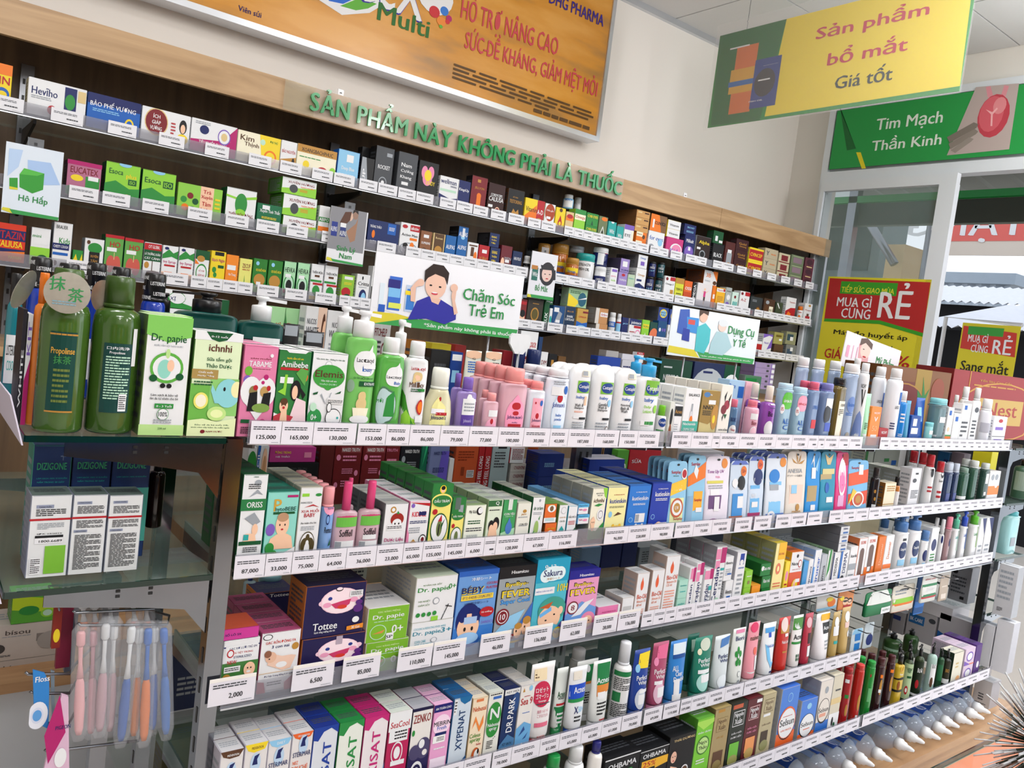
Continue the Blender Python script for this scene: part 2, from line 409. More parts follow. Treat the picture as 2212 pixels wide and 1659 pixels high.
# shop front frame with transom, door leaf
fr = link('door_1', None, loc=(XW-.03, 0, 0), kind='structure')
def frame_box(nm, y0, y1, z0, z1, x0=-.03, x1=.05, m='white_frame'):
    b = MB(); b.box(x0, y0, z0, x1, y1, z1, 'w', m); return b.obj(nm, fr)
frame_box('door_jamb', 2.775, 2.815, 0, 3.0); frame_box('door_head', DY0, 2.775, 2.545, 2.605); frame_box('transom_rail', DY0, 2.775, 2.96, 3.0)
frame_box('transom_panel', DY0, 2.775, 2.605, 2.96, 0, .02)
# sliding leaf
frame_box('leaf_rail', 2.01, 2.77, 2.485, 2.54, -.075, -.035); frame_box('leaf_stile', 2.75, 2.775, .06, 2.485, -.075, -.035)
frame_box('leaf_stile', 2.01, 2.095, .06, 2.485, -.075, -.03); frame_box('leaf_rail', 2.01, 2.775, 0, .06, -.075, -.035)
frame_box('door_pane', 2.095, 2.75, .06, 2.485, -.058, -.052, 'pane')
b = MB(); b.tube([(-.085, 2.03, .95), (-.085, 2.03, 1.12)], .007, 'k', 'black_metal'); b.obj('door_pull', fr)

FACES = {}
for ln in '''banner_print|Y|-115|2703|2947|2401|3383|#e8a23a;R0,80,100,100,#d8a45a;P #e0813a,0,-5.2,47.3,5,40.6,30.3,23.1,54.9,-0.5,23.4;T37.4,7,2.9,2.1,#2a1a5a,Viên sủi;P w,46.1,19.2,49.4,16.9,53.3,21.3,55.2,26.3,52.9,31,46.5,24.7;P #2a6ad0,47.4,20.2,49.4,21,50.5,23.5,49,27.2,46.5,24.7;P #5fae3a,49,19.9,51.3,20.4,53,22.7,54.2,25.6,51.8,25.7;T55.7,33.8,11.6,19,#3a2a9a,CeX;T55.8,33.6,11.1,17.3,w,CeX;T58.6,23.3,8.3,6.9,#2a6a2a,Multi;C63.1,37.4,3,7.4,w;C63.2,31,0.9,2.3,#c8343a;C64.8,32.8,0.7,1.8,#3a7ad0;C64.5,28.4,0.8,1.8,#e88a3a;C65.7,30.6,0.5,1.3,#b02a6a;C65.5,29.1,0.4,0.9,#c8343a;C64.5,26.3,0.3,0.7,#5fae3a;T76.9,37.8,18.7,14.6,#c84a52,HỖ TRỢ NÂNG CAO;T82.2,25.9,26.8,12.7,#c84a52,SỨC DỀ KHÁNG, GIẢM MỆT MỎI;P #c84a52,72.2,23.8,73.2,24.1,73.2,23.3,72.3,23.1;T89.2,56.5,11.8,5.3,#3a2a8a,DHG PHARMA;L67.4,7.1,95.5,14.1,#5a4020,4;L82.9,4,95.7,7.2,#5a4020,1
hanging_print|X|2612|1468|2997|2531|2955|#1f8a3a;P #146a30,-5.8,112,17.7,117.9,31.3,100.4,25.6,-4.9,1.5,1.7;P #e8d02a,31.3,107.3,98.8,106.5,101.7,4.1,27.6,3;R9.8,11,20,82.3,#d8722a;R8.3,32.8,21.5,58.6,#d8a42a;R7.8,40.4,22.3,45.9,#2a6ab0;R6.2,81.6,15.7,83.1,w;R19.7,13.4,31.6,64.1,#1f3f8a;T24.6,62.8,11.8,0,w,SÁNG MẮT;T27.1,56.5,6.7,0.3,w,KAWA;C25.3,38.9,4.8,14.6,#2a3038;R22.2,41.2,27.6,42.6,w;T22.4,21,6.4,1.4,w,FISH OIL;T65.8,77.2,41.2,18.2,#c02a4a,Sản phẩm;T66.2,51.2,29.4,15.9,#c02a4a,bổ mắt;T66.5,26.9,21.3,16.1,#23302a,Giá tốt
department_print|X|2754|1678|4298|2608|2998|#2a9a4a;P #1f6a34,-4.1,94.6,0.5,90.2,13.1,29.9,8,28.6;P #e8d82a,13.5,24.5,16.1,23.9,20.4,-0.9,18.1,-1.1;T39.3,58.7,33.7,20.5,#e6eee6,Tim Mạch;T39.5,33.4,35.5,19.2,#e6eee6,Thần Kinh;P #b8a8a4,69.4,93.8,88,90.6,88.4,9.4,60.9,8.5;P #d8909a,75.4,77.9,73.8,92,75.8,92.3,77.8,78.7;P #d8909a,81,77.4,81.8,90.9,83.9,88.9,83.1,75.5;C79.2,53.7,6.9,27.3,#c04452;C78.2,56.4,5.3,22.6,#d4606c;C81.3,65.8,2.8,10.6,#e08a90;P #f0b0b4,75.4,63.2,78.5,58.6,80.2,63.8,80.7,61.9,78.9,55.6,79.5,40.8,78.7,41.1,78.1,55.9;P #7e746c,59.6,32.6,71,48.3,73.2,45.2,72.6,40.6,61.3,24.8;P #8a8078,60.9,23.7,71.9,39.7,73.7,35.6,72.7,32.3,62.2,16.1;P #968c84,62.3,14.8,69.9,29.6,72.2,26.6,71.1,23.3,64.7,10.6
door_poster|X|2638|2054|4225|1341|1996|#d8cc2a;P #b02a2a,1.8,98.5,99.3,97.8,102.9,54.9,58.9,62.2,2.4,60.8;R14.5,85.7,70.3,96.2,#3a9a2a;T41.9,90.6,52.3,7.3,#e0d83a,TIẾP SỨC GIAO MÙA;T30.6,79.7,34.9,9.9,w,MUA GÌ;T34,70.7,29.4,11.1,w,CŨNG;T70.6,82,30.6,29.3,w,RẺ;P #3a9a2a,2.4,60.8,58.9,62.2,102.9,54.9,101.6,57.7,58.4,65.2,2.9,63.3;T50.7,52.7,72.6,6.3,#1f1f14,Máy đo huyết áp;T60.7,44.3,27.4,1.6,#1f1f14,OMRON;T17.1,34.8,17.7,10.5,#b02a2a,GIÁ;T85.4,33.6,14.4,9.7,#b02a2a,%
child_placard|Y|835|1250|1612|1465|1623|#e8e8ee;P #d8c83a,0,-0,1.7,16.7,28.5,17.6,33.7,4.1;P #3a9a50,2.5,-0,28.6,15.6,33.2,13.5,99.6,15.2,98.7,-0.6;P #e8e8ee,-1.6,23.5,28.3,21.6,30.3,12.7,22.8,14.7;T64.3,6.2,61.1,8.2,w,*Sản phẩm này không phải là thuốc;R4.2,22.6,7,57.4,#d8e4ee;R4.4,17.5,8.4,27.8,#2a5ab8;R9.5,21.6,17.2,68.9,#3a6ac8;R9.5,39.9,16.8,54.2,#7ab8e8;R8.9,52.8,16.3,64.6,#2a2a7a;R10.3,24.4,17.9,32,#d8e060;R20.1,22,26.4,60,#b8c8e0;R20.8,24.9,25.8,54.5,#3a7ac8;R19.8,45.9,25.9,51.8,y;P #2f2f9a,23,10.7,27.4,38.9,34.4,47.8,42.1,46.2,53.7,34.4,54.2,19.2,47.1,10.4,34.6,15.3;P #e2b8a4,35.3,48.1,42.8,46.4,41.4,37.7,36.9,40.5;C38.4,64.8,6.9,19.4,#e6bca8;P #2a1c18,30.8,66.9,30.5,84.3,35.3,95.5,42,95.4,46.2,86,45.9,68,43.5,78.2,37.2,81.4,32.8,74.4;C35.1,64.3,0.9,1.3,k;C41.2,63.7,0.9,1.3,k;C38.1,53.1,2.1,2,#c83a4a;C38,54.4,1.8,1,w;P #e2b8a4,22.5,56.1,26,67.9,29.4,70.5,29.2,62.3,25.9,58.5,26.3,37.2,23.4,37.7;C28.4,66.1,2.3,5.3,#e2b8a4;P #e2b8a4,49.3,52.5,49.8,66.5,52.3,66,52.1,46.5,54.9,29.2,52.6,25.7;C50.5,65.4,2.5,6.1,#e2b8a4;T75.8,60.3,37.6,19,#2a8a46,Chăm Sóc;T74.8,37.4,25.4,19.5,#2a8a46,Trẻ Em
device_placard|Y|1810|2232|1612|1469|1614|#dfe6ec;P #d8c83a,-0.2,5.8,0.8,19.3,28.2,16.2,34.5,1;P #3a9a50,30.9,14.9,99.2,11.8,98.1,-3.1,35.5,1.2;T65.1,5.9,59.6,3.6,w,*Sản phẩm này không phải là thuốc;P #3a5ab0,7.5,94.6,17.2,97.7,18.7,77.2,15.1,43.7,7,47.3;P #3a8ad0,15.3,81.9,28.4,82.1,29.8,49.6,17.5,52;R17.4,67.3,24.7,77.1,#d0504a;P #2a3a9a,13.1,58.4,20.2,56.6,21,31.8,12.9,33.6;P #4ab8c0,27.7,64.5,36.2,74.7,42.8,62.9,43.3,35.5,38.9,10.8,28.4,14.3;C33.2,87.4,4.5,12.3,#e0b8a4;P #4a3428,28.6,86,27.9,103.1,33.6,108.8,38.4,100.7,38.1,90.8,32.6,94.9;P #a8c8d0,44.9,35.8,49.9,60.9,61.8,60.1,69.6,31.9,60.2,11.6,44.1,12;C55.4,72.3,4.8,10.7,#e0c8bc;C55.9,80.4,5.3,7.8,#d8dce0;T78.6,65.7,31.6,22.8,#2a8a46,Dụng Cụ;T77.9,44.6,15.8,21.3,#2a8a46,Y Tế
cosmetic_placard|Y|2775|3191|1632|1479|1610|#e4e0e6;P #d8a0a4,30.5,86.8,42.1,65.4,44.3,25,26.9,21.2,23.4,76.9;C35.8,63.9,8.7,23.9,#e8c8bc;P #5a4438,24.7,71.8,25.1,93.4,35.5,101.7,46.5,88.4,46.4,72,33.8,85;C32.4,65.7,1.6,1.3,k;C35.9,44.9,3.2,2.7,r;R4.4,29.5,9.1,62.5,#e8a0bc;R14.4,29.2,15.7,66.8,#f0b0c8;R21.6,28.1,22.8,66,#e8a0bc;T74.3,49.9,33.7,33,#2a8a46,Mỹ Phẩm
lung_card|Y|231|372|2689|1635|1829|#dce6f2;P #a8c4ec,38.1,79.7,78.2,81.5,97.7,52.1,65.3,47.3,40.3,56.9;P #b8d0f0,5.7,90.8,29,92.1,23.5,67.5,6.2,51.7;P #3a9a3a,26,57.3,33,67,68.5,64.5,68.4,41,50.5,33.1,27.7,39.1;P #58b84a,26,57.3,33,67,68.5,64.5,56.1,59.3;P #3a9a3a,9.5,49.6,23.4,51.7,24.7,37.3,10.6,37.9;P #d8d03a,10.6,37.9,24.7,37.3,25,34.7,10.9,34;T52.8,24.4,50.9,14.5,#2a8a46,Hô Hấp;P #d8d03a,-0.2,3.5,2.5,7.2,15,6.9,18.9,-1.9;P #3a9a50,13.5,6,100,4.7,98.9,-0.9,18.9,-1.9
couple_card|Y|1200|1343|2689|1640|1834|#e4e4ea;R-0.8,24,96.7,115.1,#8a8a90;P #a07860,45.8,59,68.5,75.5,74.1,88.1,70.9,45.1,58.9,40.3;C51.4,86.8,8.7,8.3,#d8b4a0;P #5a3a2c,26,73.4,37.7,93.4,55,95.8,52.5,80.2,37.1,66.4;C66,90.5,7.5,7.5,#9a7a6a;P #2a2420,58,92.8,59.4,99.7,72.2,99.8,73.3,93.1,64.9,97.1;R5.4,47.3,21.1,72.8,#2a3a8a;R28.7,48.5,43.9,70.6,#2a3a7a;R28.5,65.3,43.5,73.1,w;T12,59.9,15.9,8.7,w,ALIPAS;T37.1,54.6,17.4,8.9,w,ALIPAS;T50.1,25.7,51,12.6,#2a8a46,Sinh Lý;T50.6,14.2,33.8,9.7,#2a8a46,Nam;P #d8d03a,0,3.2,1.6,8.4,14.1,7.2,17.5,1.7;P #3a9a50,11.8,6.1,102.2,3.9,100.8,-3.2,17.5,1.7
eye_card|Y|2110|2253|2689|1623|1817|#e2e2ea;C65.9,55.9,28.3,25.8,#2e2a30;P #2e2a30,35.1,64.9,96.1,67.1,102.7,46.2,86.8,43.7,79.6,59.3,54.4,58.8,51.4,40.2,40.4,41.2;C64.1,55.7,19.4,16.9,#e4c4ba;P #2e2a30,36.9,73.1,90.7,74.7,81.8,65.6,42.5,63.6;C57,55,3.5,1,k;C74.9,55.8,3.6,1,k;C66.3,45.7,5.3,1.2,r;R7.5,37.9,29.5,66.3,#2a6a60;R4,61.6,26.9,70,#b87a3a;T18.7,51.1,19,10,w,Wit;T50.5,24.4,48.5,15.7,#2a8a46,Bổ Mắt;P #d8d03a,0,0.1,0.2,7.2,12.7,6.3,15.7,0.5;P #3a9a50,10.7,7.1,104.2,7.3,102.2,-0.1,15.7,0.5
roadside_flag|X|2431|2088|5500|1534|1855|#d8c82a;P #c83a30,2.5,106.2,95.5,92.9,98.4,46.5,2.6,54.4;R11.7,83.5,73.4,101.8,#3a9a3a;T31.3,77.8,34.9,18.2,w,MUA GÌ;T36.6,58.8,29.6,19.8,w,CŨNG;T75,68.2,32,37.8,w,RẺ;T50.2,20.4,83.8,32.8,#1f1f14,Sang mắt'''.strip().split('\n'):
    nm, ax, u0, u1, pv, z0, z1, art = ln.split('|', 7)
    FACES[nm] = (ax, int(u0)/1000, int(u1)/1000, int(pv)/1000, int(z0)/1000, int(z1)/1000, art)
def face_art(mb, nm, dx=0, dy=0, dz=0, skip=0, m='print'):
    ax, u0, u1, pv, z0, z1, art = FACES[nm]
    if ax == 'Y': f = lambda u, v, l: (u0+u*(u1-u0)-dx, pv-.0004-.00009*l-dy, z0+v*(z1-z0)-dz)
    else: f = lambda u, v, l: (pv-.0004-.00012*l-dx, u0+u*(u1-u0)-dy, z0+v*(z1-z0)-dz)
    paint(mb, art, f, m=m, skip=skip)
# transom sign
ax, u0, u1, pv, z0, z1, art = FACES['department_print']
b = MB(); b.box(-.03, u1, 2.62, -.022, 2.765, 2.955, '#2a9a4a', 'print'); face_art(b, 'department_print', XW-.002, 0, 0)
dep = b.obj('department_sign'); dep.location = (XW-.035, 0, 0); tag(dep, 'green wall sign with white lettering and a glowing red heart picture above the door', 'sign')
ax, u0, u1, pv, z0, z1, art = FACES['door_poster']
b = MB(); b.box(pv, u1, z0-.1, pv+.002, u0, z1, '#d8cc2a', 'paper'); face_art(b, 'door_poster')
tag(b.obj('door_poster'), 'red and yellow sale poster taped to the glass door', 'poster')

# ================= WALL CABINET =================
cab = link('wall_cabinet', None, loc=(0, 0, 0)); tag(cab, 'long dark wooden wall cabinet with an oak fascia full of medicine cartons', 'cabinet')
CX0, CX1 = -1.2, 4.30
b = MB(); b.box(CX0, 3.02, .9, CX1, 3.045, 2.20, 'n', 'dark_wood'); b.obj('back_panel', cab)
for x0, x1 in ((CX0, .085), (.087, 3.29), (3.292, CX1)):
    b = MB(); b.box(x0, 2.70, 2.113, x1, 2.72, 2.213, 'i', 'oak'); b.obj('fascia_board', cab)
b = MB(); b.box(CX0, 2.721, 2.185, CX1, 3.04, 2.205, 'n', 'oak'); b.obj('top_board', cab)
b = MB(); b.box(CX1-.03, 2.74, .9, CX1, 3.02, 2.18, 'w', 'white_frame'); b.obj('side_panel', cab)
b = MB(); b.box(CX1-.05, 2.69, .9, CX1-.03, 2.73, 2.11, 'w', 'alu'); b.obj('side_trim', cab)
SX = [.30, 1.33, 2.34, 3.35, 4.05]
for zs in (1.912, 1.705, 1.491):
    e = [CX0, .13, 1.24, 2.31, 3.33, 4.235]
    for x0, x1 in zip(e, e[1:]):
        b = MB(); b.box(x0+.002, 2.712, zs, x1-.002, 3.015, zs+.008, 'w', 'glass'); b.box(x0+.002, 2.709, zs, x1-.002, 2.7118, zs+.008, 'w', 'glass_edge'); b.obj('shelf', cab)
        b = MB(); b.box(x0+.002, 2.7025, zs-.004, x1-.002, 2.7045, zs+.036, 'w', 'rail'); b.box(x0+.002, 2.7005, zs-.004, x1-.002, 2.7085, zs-.001, 'w', 'alu'); b.obj('price_rail', cab)
    for x in SX:
        b = MB(); b.add([(x-.004, 3.0, zs-.001), (x-.004, 2.74, zs-.001), (x-.004, 2.74, zs-.012), (x-.004, 3.0, zs-.06), (x+.004, 3.0, zs-.001), (x+.004, 2.74, zs-.001), (x+.004, 2.74, zs-.012), (x+.004, 3.0, zs-.06)],
                        [(0, 1, 2, 3), (7, 6, 5, 4), (0, 4, 5, 1), (1, 5, 6, 2), (2, 6, 7, 3), (3, 7, 4, 0)], 'k', 'black_metal'); b.obj('bracket', cab)
for x in SX:
    b = MB(); b.box(x-.018, 3.005, .95, x+.018, 3.019, 2.11, 's', 'steel')
    for i in range(22):
        for s_ in (-1, 1): b.box(x+s_*.008-.0035, 3.0035, 1.0+i*.05, x+s_*.008+.0035, 3.0049, 1.016+i*.05, 'k', 'black_metal')
    b.obj('slotted_upright', cab)
b = MB(); b.box(CX0, 2.30, 1.235, CX0+.01, 2.31, 1.24); 
b = MB(); b.box(CX0, 2.56, 1.245, CX1-.05, 3.015, 1.272, 'n', 'oak'); b.obj('counter_board', cab)
b = MB(); b.box(CX0, 2.62, .12, CX1-.05, 3.015, 1.243, 'n', 'dark_wood'); b.obj('lower_carcass', cab)
b = MB(); b.box(CX0, 2.2, .455, 1.6, 2.60, .48, 'i', 'base_wood'); b.obj('lower_counter', cab)
b = MB(); b.box(CX0, 2.22, .0, 1.6, 2.60, .453, 'w', 'white_frame'); b.obj('lower_plinth', cab)
# letters on the clear strip
lt = link('lettering_sign', None, loc=(1.0, 2.69, 2.113)); tag(lt, 'clear acrylic strip with raised green capital letters on the oak fascia', 'sign')
b = MB(); b.box(-.006, .0, .002, 1.58, .006, .098, 'w', 'wrap'); b.obj('clear_strip', lt)
b = MB(); b.box(-.006, -.0012, .002, .1, -.0004, .098, '#b4a860', 'wrap'); b.obj('faded_label', lt)
def letters(parent, text, x0, x1, z0, zh, depth, col, m='gloss'):
    cu = bpy.data.curves.new('t', 'FONT'); cu.size = 1; cu.resolution_u = 3
    cx = 0.; out = []
    tmp = bpy.data.objects.new('t', cu); COL.objects.link(tmp)
    for ch in text:
        if ch == ' ': cx += .34; continue
        cu.body = ch; bpy.context.view_layer.update()
        me = bpy.data.meshes.new_from_object(tmp.evaluated_get(bpy.context.evaluated_depsgraph_get()))
        co = np.zeros(len(me.vertices)*3); me.vertices.foreach_get('co', co); co = co.reshape(-1, 3)
        fs = [tuple(q.vertices) for q in me.polygons]; a, bb = co[:, 0].min(), co[:, 0].max()
        nv = len(co); co = np.concatenate([co, co+[.05, .02, 0]]); fs = fs+[tuple(i+nv for i in f) for f in fs]
        out.append((co[:, :2]-[a, 0], fs, cx)); cx += bb-a+.125; bpy.data.meshes.remove(me)
    bpy.data.objects.remove(tmp); bpy.data.curves.remove(cu)
    k = (x1-x0)/(cx-.085); kz = zh/.70
    for co, fs, c0 in out:
        bm = bmesh.new(); vs = [bm.verts.new((x0+(c0+x)*k, 0 if i_ < len(co)//2 else -.0004, z0+z*kz)) for i_, (x, z) in enumerate(co)]
        for f in fs:
            try: bm.faces.new([vs[i] for i in f])
            except ValueError: pass
        r_ = bmesh.ops.extrude_face_region(bm, geom=bm.faces[:])
        for v in [g_ for g_ in r_['geom'] if isinstance(g_, bmesh.types.BMVert)]: v.co.y -= depth
        bm.normal_update(); bm.verts.index_update()
        b = MB(); b.add([tuple(v.co) for v in bm.verts], [tuple(v.index for v in f.verts) for f in bm.faces], col, m); bm.free(); b.obj('letter', parent)
letters(lt, 'SẢN PHẨM NÀY KHÔNG PHẢI LÀ THUỐC', 0.083, 1.566, .020, .060, .008, '#17914e')
# mounting clips above the fascia
for i, (x, z) in enumerate(((1.20, 2.212), (3.02, 2.212))):
    b = MB(); b.box(-.011, 0, 0, .011, .004, .03, 'w', 'plas'); loft(b, [(.004, -1, 1), (.004, 1, 1)], 1, .001, .018, 1, 's', 'steel', 10, 0, -.001)
    o = b.obj('mounting_clip'); o.location = (x, 2.712, z+.002-.008); tag(o, 'small white mounting clip on the fascia top, '+('left' if i == 0 else 'right')+' one', 'clip')
# advertising light box on the wall
ax, u0, u1, pv, z0, z1, art = FACES['banner_print']
bz0, bz1, bx0, bx1 = 2.413, 3.125, -1.0, 2.628
bn = link('advertising_board', None, loc=(bx0, 2.97, bz0)); tag(bn, 'large orange advertising board with aluminium frame and red lettering high on the wall', 'sign')
b = MB(); b.box(.02, -.018, .02, bx1-bx0-.02, .0, bz1-bz0-.02, 'o', 'cloud')
ar = art.split(';'); FACES['banner_print'] = (ax, u0, u1, 2.951, z0, z1, ';'.join([ar[0]]+ar[3:])); face_art(b, 'banner_print', bx0, 2.97, bz0); b.obj('print_panel', bn)
L = bx1-bx0; Hh = bz1-bz0
for x0, z0_, x1, z1_ in ((0, 0, L, .022), (0, Hh-.022, L, Hh), (L-.022, .022, L, Hh-.022), (0, .022, .022, Hh-.022)):
    b = MB(); b.box(x0, -.026, z0_, x1, .06, z1_, 'w', 'alu'); b.obj('frame_bar', bn)
b = MB(); b.box(.03, .001, .03, L-.03, .089, Hh-.03, 'w', 'white_frame'); b.obj('back_box', bn)
# hanging sign
ax, u0, u1, pv, z0, z1, art = FACES['hanging_print']
hs = link('hanging_sign', None, loc=(pv, (u0+u1)/2, z0)); tag(hs, 'green and yellow hanging sign with red lettering under the ceiling', 'sign')
yc = (u0+u1)/2; hw = abs(u1-u0)/2
b = MB(); b.box(.0, -hw, 0, .004, hw, z1-z0, '#1f8a3a', 'sign_print')
face_art(b, 'hanging_print', pv, yc, z0, m='sign_print'); b.obj('print_board', hs)
b = MB(); b.box(-.013, -hw-.012, -.012, -.0105, hw+.012, z1-z0+.045, 'w', 'wrap'); b.obj('clear_sleeve', hs)
for y in (hw*.74, -hw*.8):
    b = MB(); b.tube([(.002, y, z1-z0), (.002, y, z1-z0+.03), (-.004, y, z1-z0+.035), (.002, y, z1-z0+.04), (.002, y, CZ-z0-.005)], .0012, 's', 'steel', 6); b.obj('hanging_wire', hs)
# category cards on the cabinet rails
def card(nm, label, cat='sign', th=.003, clip=True):
    ax, u0, u1, pv, z0, z1, art = FACES[nm]; c0 = art.split(';')[0]
    r0 = link('category_card', None, loc=((u0+u1)/2, pv, z0)); tag(r0, label, cat)
    b = MB(); b.box(u0-(u0+u1)/2, 0, 0, u1-(u0+u1)/2, th, z1-z0, c0, 'print'); face_art(b, nm, (u0+u1)/2, pv, z0); b.obj('card_face', r0)
    if clip:
        b = MB(); b.box(-.02, .0035, z1-z0-.012, .02, .0055, z1-z0+.024, 's', 'clear'); b.box(-.004, .003, z1-z0+.004, .004, .0075, z1-z0+.012, 'k', 'black_metal'); b.obj('clip', r0)
    return r0
card('lung_card', 'white hanging category card with blue lungs and a green carton picture')
card('couple_card', 'grey hanging category card with a man and woman picture')
card('eye_card', 'white hanging category card with a dark haired woman touching her face')

# ================= GONDOLA =================
gon = link('gondola_rack', None, loc=(0, 0, 0)); tag(gon, 'long chrome and glass gondola rack crowded with toiletries', 'rack')
GX0, GX1 = .455, 3.40; BAY = [GX0, 1.44, 2.42, GX1]
def part(nm, box, m, c='w', root=gon):
    b = MB(); b.box(*box, c, m); return b.obj(nm, root)
for x in (GX0-.027, GX1):
    for y in (1.255, 1.60, 1.98):
        if x == GX1 and y > 1.9: pass
        b = MB(); b.box(x, y, .0, x+.027, y+.03, 1.262, 's', 'chrome'); b.box(x+.002, y-.002, 1.262, x+.025, y+.028, 1.268, 's', 'chrome')
        for i in range(24): b.box(x-.0008 if x < 1 else x+.0272, y+.011, .1+i*.05, x-.0001 if x < 1 else x+.0278, y+.017, .125+i*.05, 'k', 'black_metal')
        b.obj('post', gon)
for x in (1.525, 2.42):
    b = MB(); b.box(x-.03, 1.605, .0, x+.03, 1.625, 1.30, 's', 'steel')
    for i in range(24):
        for s_ in (-1, 1): b.box(x+s_*.012-.003, 1.6035, .1+i*.05, x+s_*.012+.003, 1.6045, .13+i*.05, 'k', 'black_metal')
    b.obj('slotted_upright', gon)
LV = [(1.26, 1.250, 0, 3), (1.04, 1.250, 0, 3), (.821, 1.250, 0, 3), (.604, 1.210, 0, 2), (.396, 1.188, 0, 3)]
for z, y, a, n_ in LV:
    for i in range(a, n_):
        x0, x1 = BAY[i]+.004, BAY[i+1]-.004
        b = MB(); b.box(x0, y+.008, z+.003, x1, 1.6345, z+.0105, 'w', 'glass'); b.box(x0, y+.006, z+.003, x1, y+.0079, z+.0105, 'w', 'glass_edge'); b.obj('glass_shelf', gon)
        b = MB(); b.box(x0, y+.001, z, x1, y+.0028, z+.04, 'w', 'rail'); b.box(x0, y-.001, z, x1, y+.0055, z+.003, 'w', 'alu'); b.obj('price_rail', gon)
        b = MB(); b.box(x0, 1.635, z+.003, x1, 1.99, z+.0105, 'w', 'glass'); b.obj('glass_shelf', gon)
        b = MB(); b.box(x0, 1.992, z, x1, 1.995, z+.04, 'w', 'rail'); b.obj('price_rail', gon)
        for xx in (x0+.02, x1-.026):
            b = MB(); vs = [(xx, 1.598, z+.001), (xx, y+.03, z+.001), (xx, y+.03, z-.012), (xx, 1.4, z-.03), (xx, 1.598, z-.05)]
            b.add(vs+[(p_[0]+.004, p_[1], p_[2]) for p_ in vs], [(0, 1, 2, 3, 4), (9, 8, 7, 6, 5), (0, 5, 6, 1), (1, 6, 7, 2), (2, 7, 8, 3), (3, 8, 9, 4), (4, 9, 5, 0)], 's', 'steel'); b.obj('bracket', gon)
# wooden plinth
part('plinth_top', (.30, 1.153, .205, 3.68, 2.05, .232), 'base_wood'); part('plinth_front', (.32, 1.18, .0, 3.66, 1.195, .2045), 'base_wood')
part('plinth_side', (3.645, 1.196, 0, 3.66, 2.03, .2045), 'base_wood')
# end shelves: glass carried by tapering brackets
def end_shelf(x0, x1, z, side):
    b = MB(); b.box(x0, 1.25, z-.009, x1, 2.0, z, 'w', 'glass'); b.box(x0, 1.2475, z-.009, x1, 1.2499, z, 'w', 'glass_edge'); 
    xe = x0-.002 if side < 0 else x1
    b.box(xe, 1.25, z-.009, xe+.002, 2.0, z, 'w', 'glass_edge'); b.obj('end_glass_shelf', gon)
    for y in (1.262, 1.975):
        xp, xt = (x1, x0+.05) if side < 0 else (x0, x1-.05); zb = z-.0095
        P_ = [(xp, zb), (xt, zb), (xt, zb-.022), (xt+(xp-xt)*.55, zb-.037), (xt+(xp-xt)*.85, zb-.048), (xp, zb-.09)]
        vs = [(a_, y, c_) for a_, c_ in P_]+[(a_, y+.004, c_) for a_, c_ in P_]; n6 = 6
        b = MB(); b.add(vs, [tuple(range(6)), tuple(range(11, 5, -1))]+[(i, i+6, (i+1) % 6+6, (i+1) % 6) for i in range(6)], 's', 'chrome')
        for t_ in (.42, .62):
            for dz in (.008, .016): b.box(xt+(xp-xt)*t_-.003, y-.0012, zb-dz-.002, xt+(xp-xt)*t_+.003, y-.0002, zb-dz+.002, 'k', 'black_metal')
        b.obj('end_bracket', gon)
end_shelf(.155, .425, 1.2705, -1); end_shelf(.145, .425, 1.0525, -1)
for z in (1.2705, 1.0525, .8335, .616, .40): end_shelf(3.43, 3.69, z, 1)
for z, h_ in ((1.2705, .055), (1.0525, .055)):
    b = MB(); x_ = .150 if z > 1.2 else .140
    b.add([(x_, 1.24, z-.012), (x_, 2.0, z-.012), (x_-.018, 2.0, z+h_), (x_-.018, 1.24, z+h_), (x_+.002, 1.24, z-.012), (x_+.002, 2.0, z-.012), (x_-.016, 2.0, z+h_), (x_-.016, 1.24, z+h_)],
          [(0, 1, 2, 3), (7, 6, 5, 4), (0, 3, 7, 4), (1, 5, 6, 2), (3, 2, 6, 7), (0, 4, 5, 1)], '#d9d2e4', 'paper')
    b.obj('end_price_rail', gon)
# placards standing over the rack
for nm, lb in (('child_placard', 'white placard with a laughing boy in a blue shirt over the rack'), ('device_placard', 'white placard with a nurse in turquoise beside a patient'), ('cosmetic_placard', 'small tilted white placard with a pale woman beside pink bottles')):
    r0 = card(nm, lb, clip=False)
    ax, u0, u1, pv, z0, z1, art = FACES[nm]; zz = 1.2712-z0
    for s_ in (-.3, .3):
        b = MB(); b.tube([((u1-u0)*s_, .006, zz), ((u1-u0)*s_, .006, .02)], .003, 's', 'steel', 8); b.obj('stand_rod', r0)
    if nm == 'cosmetic_placard': r0.rotation_euler = (0, math.radians(6), 0)
